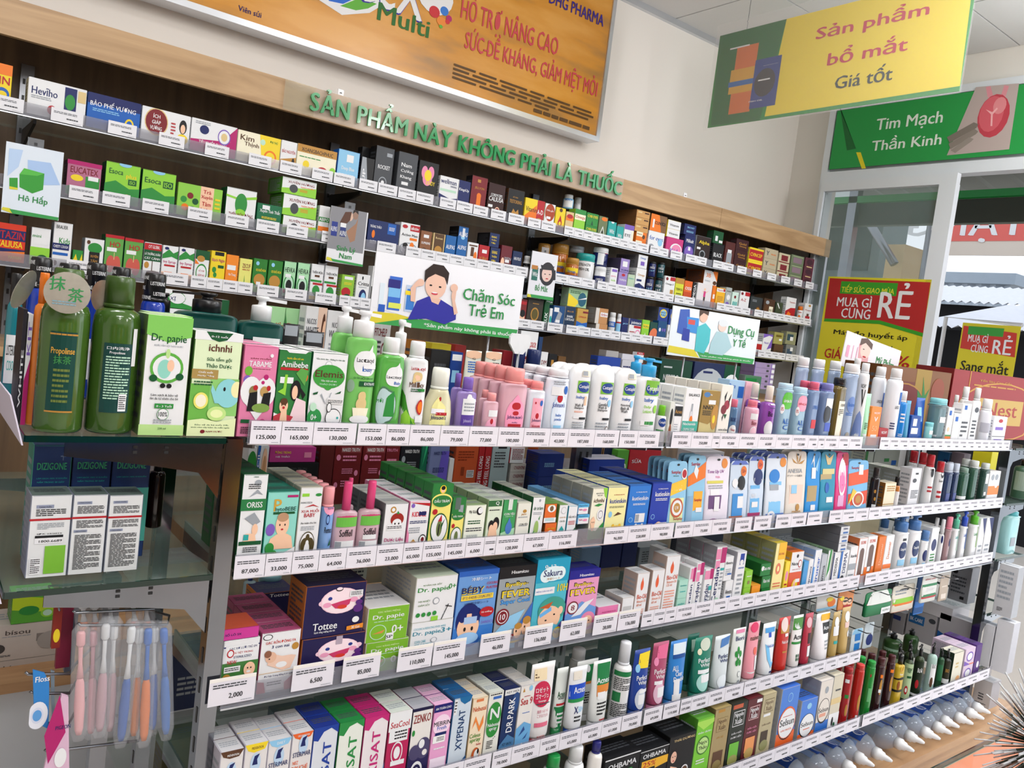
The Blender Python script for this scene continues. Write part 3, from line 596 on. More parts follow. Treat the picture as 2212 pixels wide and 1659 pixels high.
# ================= PRICE TAGS =================
def tags(txt):
    n = 0
    for ln in txt.strip().split('\n'):
        nm, Y, Z, where, rest = ln.split('|'); Y = int(Y)/1000; Z = int(Z)/1000
        for i, e in enumerate(rest.split(';')):
            a, b_, pr = e.split(':'); x0, x1 = int(a)/1000, int(b_)/1000; w_ = x1-x0
            big = nm == 'G3' and x0 < 1.4 and pr != ''
            h_ = .046 if big else .0372; z = Z+.0015+(.002 if big else 0)
            m_ = MB(); m_.box(-w_/2, -.0006, 0, w_/2, 0, h_, '#e2dfe8' if nm[0] == 'G' else '#e4e4ea', 'paper')
            if big: m_.box(-w_/2, -.0009, h_-.006, w_/2, -.0006, h_, '#eeeae4', 'paper')
            art = ';L8,60,%d,78,d,2' % (80 if w_ > .04 else 92)
            if pr:
                if w_ > .03: art += ';T%d,30,%d,21,k,%s' % (52 if w_ < .05 else 58, min(78, int(.46*len(pr)/w_)), pr)
            else: art += ';L48,20,84,40,d,1'
            art += ';L70,5,94,10,s,1'
            paint(m_, art, lambda u, v, l: (-w_/2+u*w_, -.0008-.00012*l-(.0003 if big else 0), v*h_))
            o = m_.obj('price_tag'); o.location = (x0+w_/2, Y-.0012, z)
            lb = 'white price tag%s, %s from the left on %s' % (' reading '+pr if pr else '', ordn(i), where)
            tag(o, lb, 'price tag', 'price tags on '+where); n += 1
    return n
tags('''G1|1250|1260|the top gondola rail|462:512:125,000;513:567:165,000;568:646:130,000;649:704:153,000;705:752:86,000;753:817:86,000;818:882:79,000;883:951:77,000;952:1015:100,000;1016:1084:30,000;1085:1134:43,000;1135:1210:187,000;1211:1284:168,000;1287:1343:150,000;1344:1415:220,000;1459:1528:350,000;1529:1606:250,000;1607:1636:;1637:1714:93,000;1715:1793:60,000;1794:1871:60,000;1872:1945:145,000;1946:2022:125,000;2023:2070:;2071:2103:;2104:2178:215,000;2179:2235:;2236:2307:;2411:2470:;2471:2530:;2531:2589:;2590:2649:;2650:2709:;2710:2769:;2770:2829:;2830:2889:;2890:2949:;2950:3008:;3009:3068:;3069:3128:;3129:3188:;3189:3248:;3249:3308:;3309:3368:
G2|1250|1040|the second gondola rail|458:508:87,000;509:554:33,000;555:602:75,000;603:653:64,000;654:712:36,000;713:767:23,000;768:809:65,000;810:858:125,000;859:906:145,000;907:950:6,000;951:979:;980:1050:128,000;1051:1118:67,000;1119:1198:116,000;1281:1355:96,000;1356:1429:228,000;1430:1510:98,000;1516:1583:82,000;1584:1654:73,000;1655:1730:180,000;1747:1818:160,000;1829:1904:190,000;1926:1997:190,000;1998:2071:108,000;2077:2151:;2189:2260:;2261:2335:;2336:2408:;2411:2481:;2482:2551:;2552:2621:;2622:2691:;2692:2761:;2762:2831:;2832:2902:;2903:2972:;2973:3042:;3043:3112:;3113:3182:;3183:3252:;3253:3323:;3324:3393:
G3|1250|828|the third gondola rail|437:513:2,000;577:654:6,500;671:746:85,000;783:858:110,000;861:936:145,000;972:1048:46,000;1086:1161:136,000;1185:1262:62,000;1284:1359:28,000;1362:1434:136,000;1442:1482:;1483:1523:;1524:1564:;1565:1634:114,000;1635:1707:244,000;1708:1766:;1767:1825:;1826:1884:;1885:1943:;1944:2002:;2003:2061:;2062:2120:;2121:2179:;2180:2239:;2240:2298:;2299:2357:;2358:2416:;2452:2529:;2530:2607:;2608:2685:;2686:2762:;2763:2840:;2841:2918:;2919:2996:;2997:3073:;3074:3151:;3152:3229:;3230:3307:;3308:3384:
G4|1210|604|the fourth gondola rail|773:827:;828:882:;883:937:;938:1004:29,000;1008:1056:78,000;1057:1132:27,000;1133:1187:61,000;1188:1251:65,000;1252:1312:65,000;1313:1375:61,000;1377:1442:70,000;1451:1515:69,000;1519:1577:119,000;1581:1620:109,000;1621:1688:100,000;1689:1753:108,000;1754:1831:90,000;1834:1898:;1899:1963:;1964:2028:;2029:2093:;2094:2158:;2159:2223:;2224:2288:;2289:2353:;2354:2418:
G5|1188|396|the lowest gondola rail|1377:1436:;1437:1496:;1497:1557:;1558:1617:;1622:1695:;1696:1768:;1769:1842:;1843:1916:;1917:1990:;1991:2063:;2064:2137:;2138:2211:;2212:2285:;2286:2358:;2359:2432:;2452:2543:;2544:2635:;2636:2726:;2727:2818:;2819:2910:;2911:3002:;3003:3094:;3095:3185:;3186:3277:;3278:3369:
C1|2700|1912|the top cabinet rail|178:266:;333:415:;481:559:;623:698:;761:836:;901:976:;1007:1083:;1121:1197:;1202:1281:;1300:1372:;1376:1454:;1459:1533:;1536:1611:;1641:1714:;1718:1793:;1797:1868:;1883:1957:;1972:2053:;2074:2143:;2147:2225:;2276:2332:;2333:2388:;2389:2444:;2445:2501:;2502:2557:;2558:2613:;2614:2670:;2671:2726:;2727:2804:;2815:2877:;2878:2941:;2958:3042:;3070:3149:;3150:3228:;3280:3362:;3363:3445:;3477:3555:;3612:3689:;3740:3820:;3868:3951:;3992:4069:;4106:4185:
C2|2700|1705|the second cabinet rail|394:471:;482:558:;593:670:;727:802:;846:921:;948:1025:;1052:1128:;1180:1209:;1397:1475:;1519:1584:;1585:1649:;1650:1714:;1715:1780:;1781:1845:;1846:1910:;1911:1976:;1977:2041:;2042:2106:;2259:2335:;2336:2413:;2414:2491:;2509:2573:;2574:2637:;2638:2701:;2702:2766:;2767:2830:;2831:2895:;2896:2959:;2960:3023:;3031:3105:;3106:3180:;3356:3425:;3426:3496:;3497:3566:;3567:3636:;3674:3752:;3757:3821:;3822:3886:;3887:3952:;3953:4017:;4018:4082:;4083:4147:;4148:4212:
C3|2700|1491|the third cabinet rail|403:472:;672:747:;756:805:;806:856:;857:906:;907:956:;972:1046:;1070:1148:;1180:1259:;1272:1313:;1314:1354:;1355:1396:;2079:2154:;2155:2230:;2250:2337:;2359:2431:;2432:2504:;2507:2570:;2571:2633:;2634:2696:;2700:2769:;2770:2840:;2841:2910:;2921:2989:;2990:3057:;3759:3822:;3823:3886:;3887:3950:;3951:4014:;4019:4076:;4077:4135:;4136:4193:''')
# ================= PRODUCTS =================
build_rows('''#C1|the top cabinet shelf
B 214 42 2715 1921 117 |yellow and green carton with a blue oval|y;R0,75,100,100,o;C50,30,42,16,b;C50,30,28,8,y;T60,62,60,18,r,IN
B 348 147 2715 1921 101 d=60|white carton with a navy panel and red seal|w;T28,68,44,22,B,Hevĩho;R62,8,83,95,B;C72,55,9,22,g;R85,60,99,92,i;C42,22,8,13,r;L6,44,40,54,s,2
B 497 144 2715 1921 100 d=60|bright blue long carton with white capitals|b;R0,70,100,100,B;T48,74,86,20,w,BẢO PHẾ VƯƠNG;L10,48,60,58,e,2;C80,28,9,20,y;C80,28,6,14,b
B 644 142 2715 1921 99 d=60|white carton with a large dark red disc|w;C30,60,24,42,i;C30,60,22,38,N;T30,78,14,14,w,ÍCH;T30,60,18,14,w,GIÁP;T30,42,24,14,w,VƯƠNG;C85,62,8,22,k;C85,56,5,14,f;C85,24,12,16,y;L60,30,70,70,r,4
B 790 143 2715 1921 100 d=60|white and magenta carton with a gold crest|w;P m,0,35,100,52,100,0,0,0;P m,70,50,100,100,100,50;C28,70,10,14,B;C72,60,14,25,v;C72,60,12,21,w;C72,60,7,13,i;T48,34,60,14,w,TIÊU KHIẾT THANH;L8,84,40,94,s,2
B 936 143 2715 1921 98 d=60|cream and yellow carton with a brown name|c;P y,50,100,100,100,100,0,60,0;T22,78,32,18,n,Kim;T33,58,34,18,n,Thịnh;C58,76,6,10,a;C78,30,15,24,o;C78,30,11,18,y;T84,82,18,10,g,ĐẠI THỌ
B 1038 55 2715 1921 99 |narrow white and gold carton|w;P q,0,35,100,50,100,0,0,0;T50,66,84,14,r,BẢO NGUYÊN;C82,32,9,14,k
B 1140 144 2715 1921 101 d=60|cream carton with a yellow band and red flower|c;R0,74,100,100,q;T50,84,80,13,k,XOANGBACHPHUC;L6,56,60,62,g,1;C24,36,8,13,y;C66,20,15,18,r;C92,30,8,14,l
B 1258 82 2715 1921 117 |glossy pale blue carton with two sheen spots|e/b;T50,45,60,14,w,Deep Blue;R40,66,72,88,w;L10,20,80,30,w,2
B 1352 36 2775 1921 157 |small black carton at the back|k;R30,50,70,75,s
B 1333 53 2715 1921 109 |slim black carton with a grey diagonal|k;P s,5,100,35,100,65,0,0,0;V28,40,22,46,w,UP
B 1398 74 2715 1921 162 d=50|tall dark grey carton with a gold ring|d/k;T50,55,66,9,w,ROCKET;C50,22,22,12,s;C50,22,18,10,d;C50,22,9,4,w;R60,80,90,88,s
B 1495 82 2715 1921 162 d=50|tall grey carton with blocky lettering|d;T44,72,54,9,w,Nam;T50,58,66,9,w,Cường;T46,44,58,9,w,Khang;C50,8,32,7,w;R26,27,60,34,w
B 1587 86 2715 1921 150 d=50|black carton with a pink and yellow flower|k;C30,72,16,16,p;C62,74,16,16,p;C46,58,24,18,p;C48,66,18,14,y;T64,48,46,10,y,KINDY;T45,10,70,7,y,NAM GIỚI
B 1684 85 2715 1921 113 |white and royal blue carton with a curved base|w;P B,0,40,60,28,100,34,100,0,0,0;T46,84,84,16,B,wellman;T74,70,36,6,B,ORIGINAL;R4,50,90,58,a;L10,14,60,26,w,2
B 1755 53 2715 1921 113 |navy and white narrow carton|w;R0,30,100,100,B;T48,68,86,12,w,KingsUp;C70,6,25,12,r
B 1824 76 2715 1921 144 |red brown carton with a gold column|N/k;R40,10,66,46,o;C53,48,14,8,o;T52,68,60,8,q,JELLYON;R36,84,56,92,q
B 1912 83 2715 1921 133 |dark maroon carton with white lettering|#32100f;T50,66,68,8,w,CORDYCEPS;T50,54,86,14,w,CALIUSA;C62,20,15,12,f;C62,20,12,9,N;R6,28,32,36,w
B 2011 84 2715 1921 130 |black carton with a golden dragon|k/n;T46,76,30,7,q,BỔ THẬN;T50,62,76,11,q,TESTOKING;P q,20,10,40,40,55,30,70,40,80,14,60,4,40,14
B 2113 104 2715 1921 110 |yellow orange vitamin carton with a red end|y;P o,0,0,0,30,60,80,64,0;R62,0,100,100,r;T34,60,56,18,n,Vitamin;T80,56,30,18,w,A-D;C78,22,14,12,q
B 2198 55 2715 1921 107 |red brown carton with an amber disc|w;C50,66,48,34,#a8401c;T50,74,70,10,w,Dầu gấc;C40,20,18,12,y;R18,40,60,50,w
B 2258 53 2715 1921 102 |yellow carton with an oil drop|y;R0,0,100,22,N;C50,36,22,16,r;P r,32,44,50,70,68,44;C50,34,12,9,y;C50,90,16,8,n
B 2312 44 2715 1921 94 d=40|small orange and cream carton|i;R0,60,100,80,o;C50,80,40,10,r
A 2354 48 2765 2037 64 c=w w=80 h=28|pale blue pot with white lid on a carton|e;R-60,10,60,60,w;T0,60,80,14,b,BIO
A 2438 33 2805 2034 72 c=w w=90 h=40|small white lidded pot at the back|w
B 2371 63 2715 1921 115 |lime green carton with a red name|l;R0,60,100,82,c;T50,70,90,14,r,Omega;C60,16,28,14,t;R0,82,100,100,g
B 2444 71 2715 1921 112 st=2|green carton with an olive branch|g;T50,74,86,20,y,CVBI EYES;P G,40,6,50,46,60,6
B 2511 53 2715 1921 110 |grey green carton with a white triangle|#6d7a55;P w,20,26,50,62,80,26;P #6d7a55,30,30,50,54,70,30;C50,37,8,5,k;C60,90,35,8,o
B 2569 51 2715 1921 97 |teal carton with a white top notch|t;C50,98,18,6,w;T50,55,60,20,w,Wit
B 2622 43 2715 1921 85 |shorter teal carton|t;T50,50,60,20,w,Wit
B 2678 61 2715 1921 101 d=50|white and purple eye care carton|w;R0,78,100,100,v;T40,52,60,13,k,EYE;R80,10,100,78,c;C66,16,20,12,v
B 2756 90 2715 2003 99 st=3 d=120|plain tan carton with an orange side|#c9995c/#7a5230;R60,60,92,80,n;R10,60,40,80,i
B 2763 69 2715 1921 82 st=2 d=90|orange and white flat carton|o;R0,50,60,100,c;C70,50,14,24,n;T30,74,46,20,n,MAX
B 2866 112 2715 2022 79 d=50|orange carton fading to grey|#7d5a3a;P o,0,0,0,100,50,100,70,0;T60,55,66,26,k,cuvita;R14,20,24,70,w
B 2864 109 2715 1921 101 d=50|white carton with a large eye picture|w;T50,66,86,26,b,for eyes;C24,22,20,18,s;C24,22,12,12,k;C76,52,14,16,e;R50,10,80,14,l
B 2976 93 2715 2013 81 st=2 d=50|white carton with a yellow side|w/y;T50,45,70,26,k,Vitamin
B 2997 120 2715 1921 92 d=50|pink carton with a white swirl|#c83a7c;C60,40,36,34,w;C62,42,28,26,p;T48,34,44,22,v,Kid
B 3093 87 2715 2044 52 |blue carton with pale lettering|B;T55,70,60,16,e,BIOVIT;L20,20,80,40,e,3
B 3103 77 2715 1921 123 |blue and violet carton with a round window|B;C50,34,42,24,v;T50,78,70,14,w,Millisalt;R40,40,62,54,w
B 3205 114 2715 1921 135 d=50|dark brown carton with yellow lettering|#2c1a18/s;T55,76,70,16,y,Alpha;C50,34,20,15,s;C50,34,15,11,k;R10,50,34,58,w
B 3313 78 2715 2037 63 |dark green carton on a black one|G;R20,20,45,60,w;R60,10,95,30,w
B 3326 86 2715 1921 115 |black carton with a slanted white name|k;T50,52,76,18,w,BLACK;C70,14,22,9,r
B 3419 77 2715 1921 141 |brown carton with a clear bottle picture|#54231f;R20,12,74,60,s;R26,60,68,72,w;C50,18,20,8,q
B 3514 102 2715 1921 169 st=3|maroon carton with gold lettering|#3a1216;T50,60,60,20,q,Gold;T55,34,56,18,q,Ginseng
B 3641 122 2715 1921 143 st=2 d=50|red carton with a yellow border|r/y;R0,0,100,14,y;R0,86,100,100,y;T50,50,84,26,y,CVINCEP
B 3772 118 2715 1921 160 st=3 d=50|beige carton with a grey letter Y|#b9ad92;T22,52,24,44,d,Y;T66,46,40,14,o,WELLNESS
B 3896 101 2715 1921 154 st=3 d=50|cream carton with a dark red plaque|#c9bfa0;R20,20,80,80,N;R0,0,100,10,N
B 4020 122 2715 1921 162 st=3 d=50|olive green tin with a mauve window|#6c7a5c;R16,18,84,74,#8a7280;R10,80,90,92,#93a07c
B 4139 90 2715 1921 165 st=3 d=40|dull maroon carton with a round patch|#5f2a38;C50,56,34,30,#3f1a26;R20,2,80,12,i
#C2|the second cabinet shelf
B 432 91 2715 1715 103 d=60|mauve pink carton with a dark red name|#b46d8c/#3a2030;R0,88,100,100,m;T50,74,80,18,N,EUCATEX;C30,52,18,9,y;R55,26,96,60,g;C18,14,30,14,g;R62,50,92,62,w
B 536 97 2715 1715 120 d=60|lime and green carton reading plus|l/G;P g,0,46,30,56,70,40,100,44,100,0,0,0;T30,78,40,13,G,Esoca;T74,70,30,14,y,plus;R66,50,90,64,G;T78,57,16,9,l,ISO;R62,6,68,26,i;C55,98,18,6,e
B 639 99 2715 1715 118 d=60|lime and green carton without plus|l/G;P g,0,46,30,56,70,40,100,44,100,0,0,0;T32,74,48,14,G,Esoca;R62,60,92,78,G;T77,69,24,13,l,ISO;R62,6,68,26,i;C48,98,18,6,e
B 765 138 2715 1715 100 d=60|light green carton with a salmon panel|#8cc84b;R50,0,80,100,f;C28,64,7,10,N;C14,50,7,10,g;C40,48,7,10,G;C18,26,8,11,o;C34,22,8,10,G;T65,84,18,12,r,Trà;T65,66,26,14,r,Xuyên;T65,46,20,13,r,Tâm;T65,26,24,13,r,Liên;L84,30,96,70,y,3
B 896 100 2715 1715 116 d=60|white carton with a round green plant|w/G;P l,0,80,40,74,100,86,100,78,40,68,0,74;C50,58,20,30,g;C50,34,16,10,l;T52,28,80,13,N,THIÊN MÔN ĐÔNG;R36,6,60,18,N
B 993 84 2715 1715 84 d=50|short dark green carton|#176b45;T52,72,82,20,w,Xuyên Tinh Thất;L20,40,80,50,y,2;R20,78,50,94,w
B 1088 124 2715 1848 54 d=130|white and green carton, topmost of the stack|w/#4e9a2e;P l,0,0,0,30,100,60,100,0;T55,76,76,18,N,XUYÊN HƯƠNG;T74,54,40,12,o,NAM DƯỢC;C34,36,12,26,d;L52,22,74,40,o,3
B 1097 122 2715 1776 71 d=130|white and green carton, middle of the stack|w/#4e9a2e;P l,0,0,0,30,100,60,100,0;T55,76,76,18,N,XUYÊN HƯƠNG;T74,54,40,12,o,NAM DƯỢC;C34,36,12,26,d;L52,22,74,40,o,3
B 1102 121 2715 1715 60 d=130|white and green carton, lowest of the stack|w/#4e9a2e;P l,0,0,0,30,100,60,100,0;T55,76,76,18,N,XUYÊN HƯƠNG;T74,54,40,12,o,NAM DƯỢC;C34,36,12,26,d;L52,22,74,40,o,3
B 1189 40 2715 1715 116 d=50|white carton with a green name band|w;R0,52,100,66,g;T50,59,88,10,w,ABIPO;R0,24,100,38,o;R0,0,100,14,l
B 1426 130 2715 1715 103 d=60|wide navy carton with a ribbon|#1b2d63;R62,58,88,96,b;T24,78,36,12,w,TRÙNG THẢO;T20,22,20,12,w,DOCTOR;C18,50,5,14,o;L66,70,84,84,w,3
B 1536 82 2715 1715 115 d=50|white and red carton with an orange bottle|w;R50,76,100,96,r;T74,86,42,10,w,aktiv;C22,88,14,6,r;T50,62,84,9,k,Active Men;C50,16,48,22,s;C50,16,42,18,w;C32,26,14,10,k;C66,24,12,16,o;R52,46,90,54,o
B 1609 48 2715 1715 99 |copper brown carton|#8a5a3c;R26,74,74,86,w;T50,54,80,9,w,SUPREME;C40,24,26,12,n
B 1667 53 2715 1715 99 |gold and brown carton|#5a3f26/i;R0,0,8,100,i;R92,0,100,100,i;T50,82,60,8,i,Roman;C50,36,32,16,q
B 1722 48 2715 1715 100 |blue carton, lower left of three|#1e63a8;T50,56,84,16,w,ALIPAS;R10,6,70,16,w
B 1775 47 2715 1715 104 |blue carton, lower right of three|#1e63a8;T50,60,84,16,w,ALIPAS;C50,98,20,8,e
B 1805 48 2761 1715 150 d=70|blue carton peeping over two others|#1e63a8/k;T50,80,84,12,w,ALIPAS;R40,66,64,96,w
B 1829 50 2715 1715 90 |white and brown carton with a glass|w;R30,40,60,80,n;R10,84,90,90,n;C76,40,16,22,o
B 1884 51 2715 1715 88 |red carton with a gold name|r;T50,40,80,20,q,VƯƠNG;R30,64,76,80,w;C50,10,22,10,i
B 1928 50 2715 1803 56 d=90|navy carton with yellow lettering, upper one|#172a5e/k;T44,72,52,14,y,KHANG;T44,50,50,14,y,THẬN;T40,28,40,14,y,ĐƠN
B 1939 50 2715 1715 87 d=90|navy carton with yellow lettering, lower one|#172a5e/k;T44,78,52,14,y,KHANG;T44,58,50,14,y,THẬN;T40,38,40,14,y,ĐƠN;C50,12,30,14,k
B 1997 56 2715 1715 104 |maroon carton with a woman's face|#6a1f2a;T66,50,60,12,s,MEN;C20,30,16,22,f;R42,34,80,46,w
B 2055 50 2715 1715 90 |navy carton with a white label|#1a2c55;T50,66,70,14,w,HAU PLUS;R10,12,50,26,w
A 2119 32 2715 1715 80 c=w w=80 h=30|small white pill bottle with a black label|w;R-80,20,80,60,k;T0,40,90,14,w,Oyster
A 2295 57 2815 1715 160 c=q w=96 h=30|gold lidded amber jar at the back|o;R-80,10,80,60,y
A 2378 78 2790 1715 171 c=q w=96 h=26|tall amber jar with a gold lid|#b5651d;R-80,0,80,52,y;R-80,10,80,26,b;T0,40,80,10,b,Omega
A 2386 59 2715 1715 110 c=q w=96 h=26|shorter amber jar with a gold lid|#b5651d;R-80,0,80,60,y;R-80,14,80,30,b;T0,44,80,12,b,Omega
A 2481 88 2725 1715 143 c=t w=98 h=24|white jar with a teal lid|w;R-80,2,80,22,t;T0,64,80,9,k,STRENGTH;T0,50,70,9,k,FISH OIL;R-30,80,40,90,N
A 2557 54 2715 1715 96 c=w w=98 h=22|white jar with a navy band|w;R-80,20,80,55,B;T0,38,80,12,w,OMEGA
A 2561 70 2725 1811 87 c=w w=100 h=28|navy jar with a white lid stacked high|B;R-20,10,36,70,w;R40,0,80,90,r
A 2465 71 2785 1859 32 c=s w=100 h=40|grey lid of a jar at the back|s
B 2681 59 2715 1805 62 d=110|purple carton on top of another|#9a86c4/#4a4060;R24,40,76,80,w;T50,14,80,14,B,YUMI
B 2679 56 2715 1715 89 d=60|purple carton with small faces|#9a86c4;T50,60,80,10,w,YUMIDA;C24,20,12,9,f;C50,16,12,9,f;C76,20,12,9,f;C50,86,20,7,r
B 2619 44 2715 1715 101 d=60|white carton with pastel lettering|w;R16,82,90,94,v;T44,62,70,10,p,specia;T50,44,60,9,l,kids;L16,20,80,26,k,2
B 2734 45 2715 1715 86 |pale green carton with a wave|#b8ccb0;P t,0,0,100,30,100,0;T50,78,80,6,t,MED
B 2794 64 2715 1839 62 d=150|white carton stacked highest in the middle|w/#77777a;T50,74,60,20,b,Omega;R30,20,70,50,v
B 2795 67 2715 1715 123 d=60|white carton with a blue wave|w;T50,74,70,12,q,Omega;P B,0,0,0,36,40,44,100,30,100,0;P b,20,10,60,30,90,8;R10,50,60,58,B
A 2882 36 2715 1810 71 c=k w=92 h=12|dark blue shiny bottle, upper|B;T0,60,90,14,w,OMEGA;T0,40,80,12,e,3-6-9;R-40,90,40,96,r
A 2943 37 2715 1812 74 c=k w=92 h=12|dark teal shiny bottle, upper|#1b4a52;T0,60,90,14,w,OMEGA;T0,40,80,12,w,3-6-9;R-40,90,40,96,r
A 2879 39 2715 1715 94 c=k w=92 h=12|dark blue shiny bottle, lower|B;T0,60,90,14,w,OMEGA;T0,40,80,12,e,3-6-9;R-40,90,40,96,r
A 2941 37 2715 1715 96 c=k w=92 h=12|dark teal shiny bottle, lower|#1b4a52;T0,60,90,14,w,OMEGA;T0,40,80,12,w,3-6-9;R-40,90,40,96,r
B 3000 75 2715 1715 113 |white carton with a red corner|w;R50,82,100,98,r;C20,88,12,7,N;T48,66,76,10,k,Omega-3;P e,0,0,0,14,60,8,100,4,100,0;R60,22,90,44,q
B 3073 60 2715 1715 114 |lime yellow carton|#d5d83a;R0,76,100,100,q;T50,52,84,10,k,TERPOL;L16,14,80,36,k,3
B 3138 58 2715 1715 109 |orange carton with a paler top|#e0662a;T50,66,80,14,w,OSSI;R0,28,100,50,#c24a1e;T36,16,40,12,w,DIA
B 3186 27 2715 1715 108 |thin black carton with vertical white letters|k;V50,50,60,80,w,OMEGA
B 3265 113 2715 1715 112 d=30|tall white carton with a woman in pink|#e3dde0/w;R44,40,58,66,#d03c80;R46,20,58,40,#4a3a36;C51,74,6,6,f;P f,30,66,46,62,46,58;P f,58,62,84,76,58,57;R48,6,53,20,f
B 3340 108 2751 1828 74 d=120|orange and white carton lying on another|w/#8a4a22;P o,60,100,100,100,100,30;T34,66,34,28,o,3B;C84,20,14,14,n;L10,20,50,32,s,2
B 3340 25 2715 1715 112 |narrow orange carton|o;R20,40,80,60,w
B 3394 70 2715 1715 107 |yellow carton with a white top|#f0b428;R0,80,100,96,w;T40,88,60,9,r,Vitamin;C86,90,12,7,r;L14,30,80,60,q,4
B 3458 48 2715 1715 117 |grey carton with a face picture|#a9b2b0;C44,20,36,16,v;T50,84,70,7,k,bone;C50,56,30,12,w
B 3516 53 2715 1715 100 |pale teal carton with small bottles|#cfe6dc;R20,20,36,50,t;R44,20,60,50,t;R68,20,84,50,t;C46,74,16,8,N
B 3596 82 2715 1715 113 |white carton with a red name and corner|w;R50,80,100,98,r;C20,88,12,7,N;T40,60,54,13,r,A-Z;P y,30,0,100,0,100,12
B 3703 104 2715 1715 96 |dark slate card box with a gold emblem|#33393c;C68,30,20,20,n;C68,30,14,13,q;L14,70,50,84,s,2;R6,0,30,20,r
B 3820 99 2715 1715 99 |dark brown box with a cream label|#4b3426;R50,20,86,60,c;T68,40,30,12,k,MULTI;C26,40,20,26,n;C30,80,16,10,s
B 3914 63 2715 1715 92 |dark green box|#3d4a35;P w,10,90,50,60,56,66,20,96
B 4020 92 2715 1715 131 d=40|tall white and red carton|w;P r,0,0,0,40,50,56,100,58,100,0;P o,0,10,30,40,60,30,30,6;T60,80,60,6,r,Tumeric
A 4139 34 2715 1715 94 c=o w=80 h=24|small white bottle with an orange lid|w;C0,30,30,16,o;T0,64,80,12,r,Tumo
B 4195 75 2715 1715 117 |white carton with a red bottle picture|w;R20,10,80,38,r;R34,38,64,50,n;T50,66,80,9,r,Prospan;C60,90,16,6,q
#C3|the third cabinet shelf
B 259 77 2715 1501 107 d=50|red and orange carton with a navy band|#d43a22;R0,56,100,84,B;T52,70,90,20,r,PTAZIN;R0,24,100,34,B;T50,46,84,17,y,CALIUSA;P o,0,0,0,22,100,30,100,0;T70,12,40,8,y,PAPAIN
B 335 49 2715 1501 107 d=50|white and lime small carton|w/s;R0,0,100,48,l;R14,56,88,76,w;T30,78,44,8,g,mini;C64,20,26,9,G
B 390 49 2715 1501 132 d=50|tall white kids carton with a navy band|w/s;T44,90,60,8,k,BRAUER;T62,60,58,13,g,Kids;R0,40,88,54,B;T44,47,76,6,w,CHESTY COUGH;R4,28,84,34,b;C20,10,10,6,n
B 433 27 2715 1501 59 |short green and yellow carton|g;P y,0,40,30,80,60,30,90,84,100,40,100,30,0,20
B 475 53 2715 1501 99 d=50|white carton with a leafy black panel|w/s;C54,72,36,16,g;R26,12,80,60,k;T53,48,40,9,q,XUYÊN;T53,34,34,9,q,TÂM;T53,20,40,9,q,NGUYÊN;C20,88,9,6,n
B 529 52 2715 1501 119 d=60|green carton with red lungs, left one|#5f9e4a/G;R0,92,100,100,r;T54,76,56,14,r,HO;R12,58,64,68,w;C36,26,22,22,#c85a4e;C68,26,22,22,#c85a4e;R51,38,55,56,i
B 584 53 2715 1501 117 d=60|green carton with red lungs, right one|#5f9e4a/G;R0,92,100,100,r;T54,76,56,14,r,HO;R12,58,64,68,w;C36,26,22,22,#c85a4e;C68,26,22,22,#c85a4e;R51,38,55,56,i
B 639 50 2715 1501 113 d=50|white carton with red and green bands|w;R0,80,100,98,r;T56,89,66,9,w,CVT GLOBAL;R0,50,100,80,G;T50,70,90,9,w,LÁ THƯỜNG XUÂN;T50,58,90,8,w,CÁT CÁNH;C20,38,14,9,q;R50,24,54,50,n;C60,18,40,6,n
B 691 46 2715 1501 112 d=50|white ivy syrup carton, left one|w;P g,0,74,40,90,70,80,100,88,100,64,60,70,0,62;R0,0,100,26,f;T50,54,80,10,m,Ivy Syrup;R16,42,86,47,r;L20,12,70,28,o,3;C26,92,14,4,B
B 741 46 2715 1501 114 d=50|white ivy syrup carton, right one|w;P g,0,74,40,90,70,80,100,88,100,64,60,70,0,62;R0,0,100,26,f;T50,54,80,10,m,Ivy Syrup;R16,42,86,47,r;L20,12,70,28,o,3;C26,92,14,4,B
B 790 44 2715 1501 113 d=50|white carton with a green leafy wreath|w;R0,74,100,100,G;C40,76,28,9,q;C50,36,40,26,g;C50,36,34,21,w;T50,42,40,8,r,HỖ TRỢ;T50,30,50,8,r,GIẢM HO;P o,0,60,0,74,30,60
B 841 47 2715 1501 118 d=50|bright yellow carton with green leaves|y;R24,88,86,98,k;T50,74,86,11,m,Bạch Ngân;C26,48,14,8,g;C34,34,12,7,g;C70,10,24,8,g;R50,54,90,62,G
B 887 40 2715 1501 113 d=50|orange carton with a pale label|#ee8a2a;R10,56,80,70,w;T55,42,60,10,w,Ho Trung;C70,10,20,10,G
B 932 41 2715 1501 107 d=50|pale yellow carton with a brown name|#e3e07a;T55,78,66,13,N,ZECUF;T54,66,60,5,r,HERBAL SYRUP;P g,36,4,50,30,46,50,44,30
B 981 48 2715 1501 114 d=50|green carton with yellow flowers, left one|#2c7a2e;C30,86,12,6,e;T56,68,70,10,y,OS KHỈ HOA;C50,38,40,18,q;C40,10,34,12,l;R30,16,60,32,w
B 1034 49 2715 1501 116 d=50|green carton with yellow flowers, right one|#2c7a2e;C30,86,12,6,e;T56,68,70,10,y,OS KHỈ HOA;C50,38,40,18,q;C40,10,34,12,l;C70,14,10,8,y
B 1085 44 2715 1501 120 d=50|mint carton with a black plant, left one|#a9dcb0/G;T50,76,80,14,k,HEVKA;C50,32,44,30,g;C50,34,36,24,a;C50,32,24,16,k;R46,4,54,30,k;C16,14,10,6,r;R16,54,62,64,w
B 1134 45 2715 1501 122 d=50|mint carton with a black plant, right one|#a9dcb0/G;T50,76,80,14,k,HEVKA;C50,32,44,30,g;C50,34,36,24,a;C50,32,24,16,k;R46,4,54,30,k;C16,14,10,6,r;R16,54,62,64,w
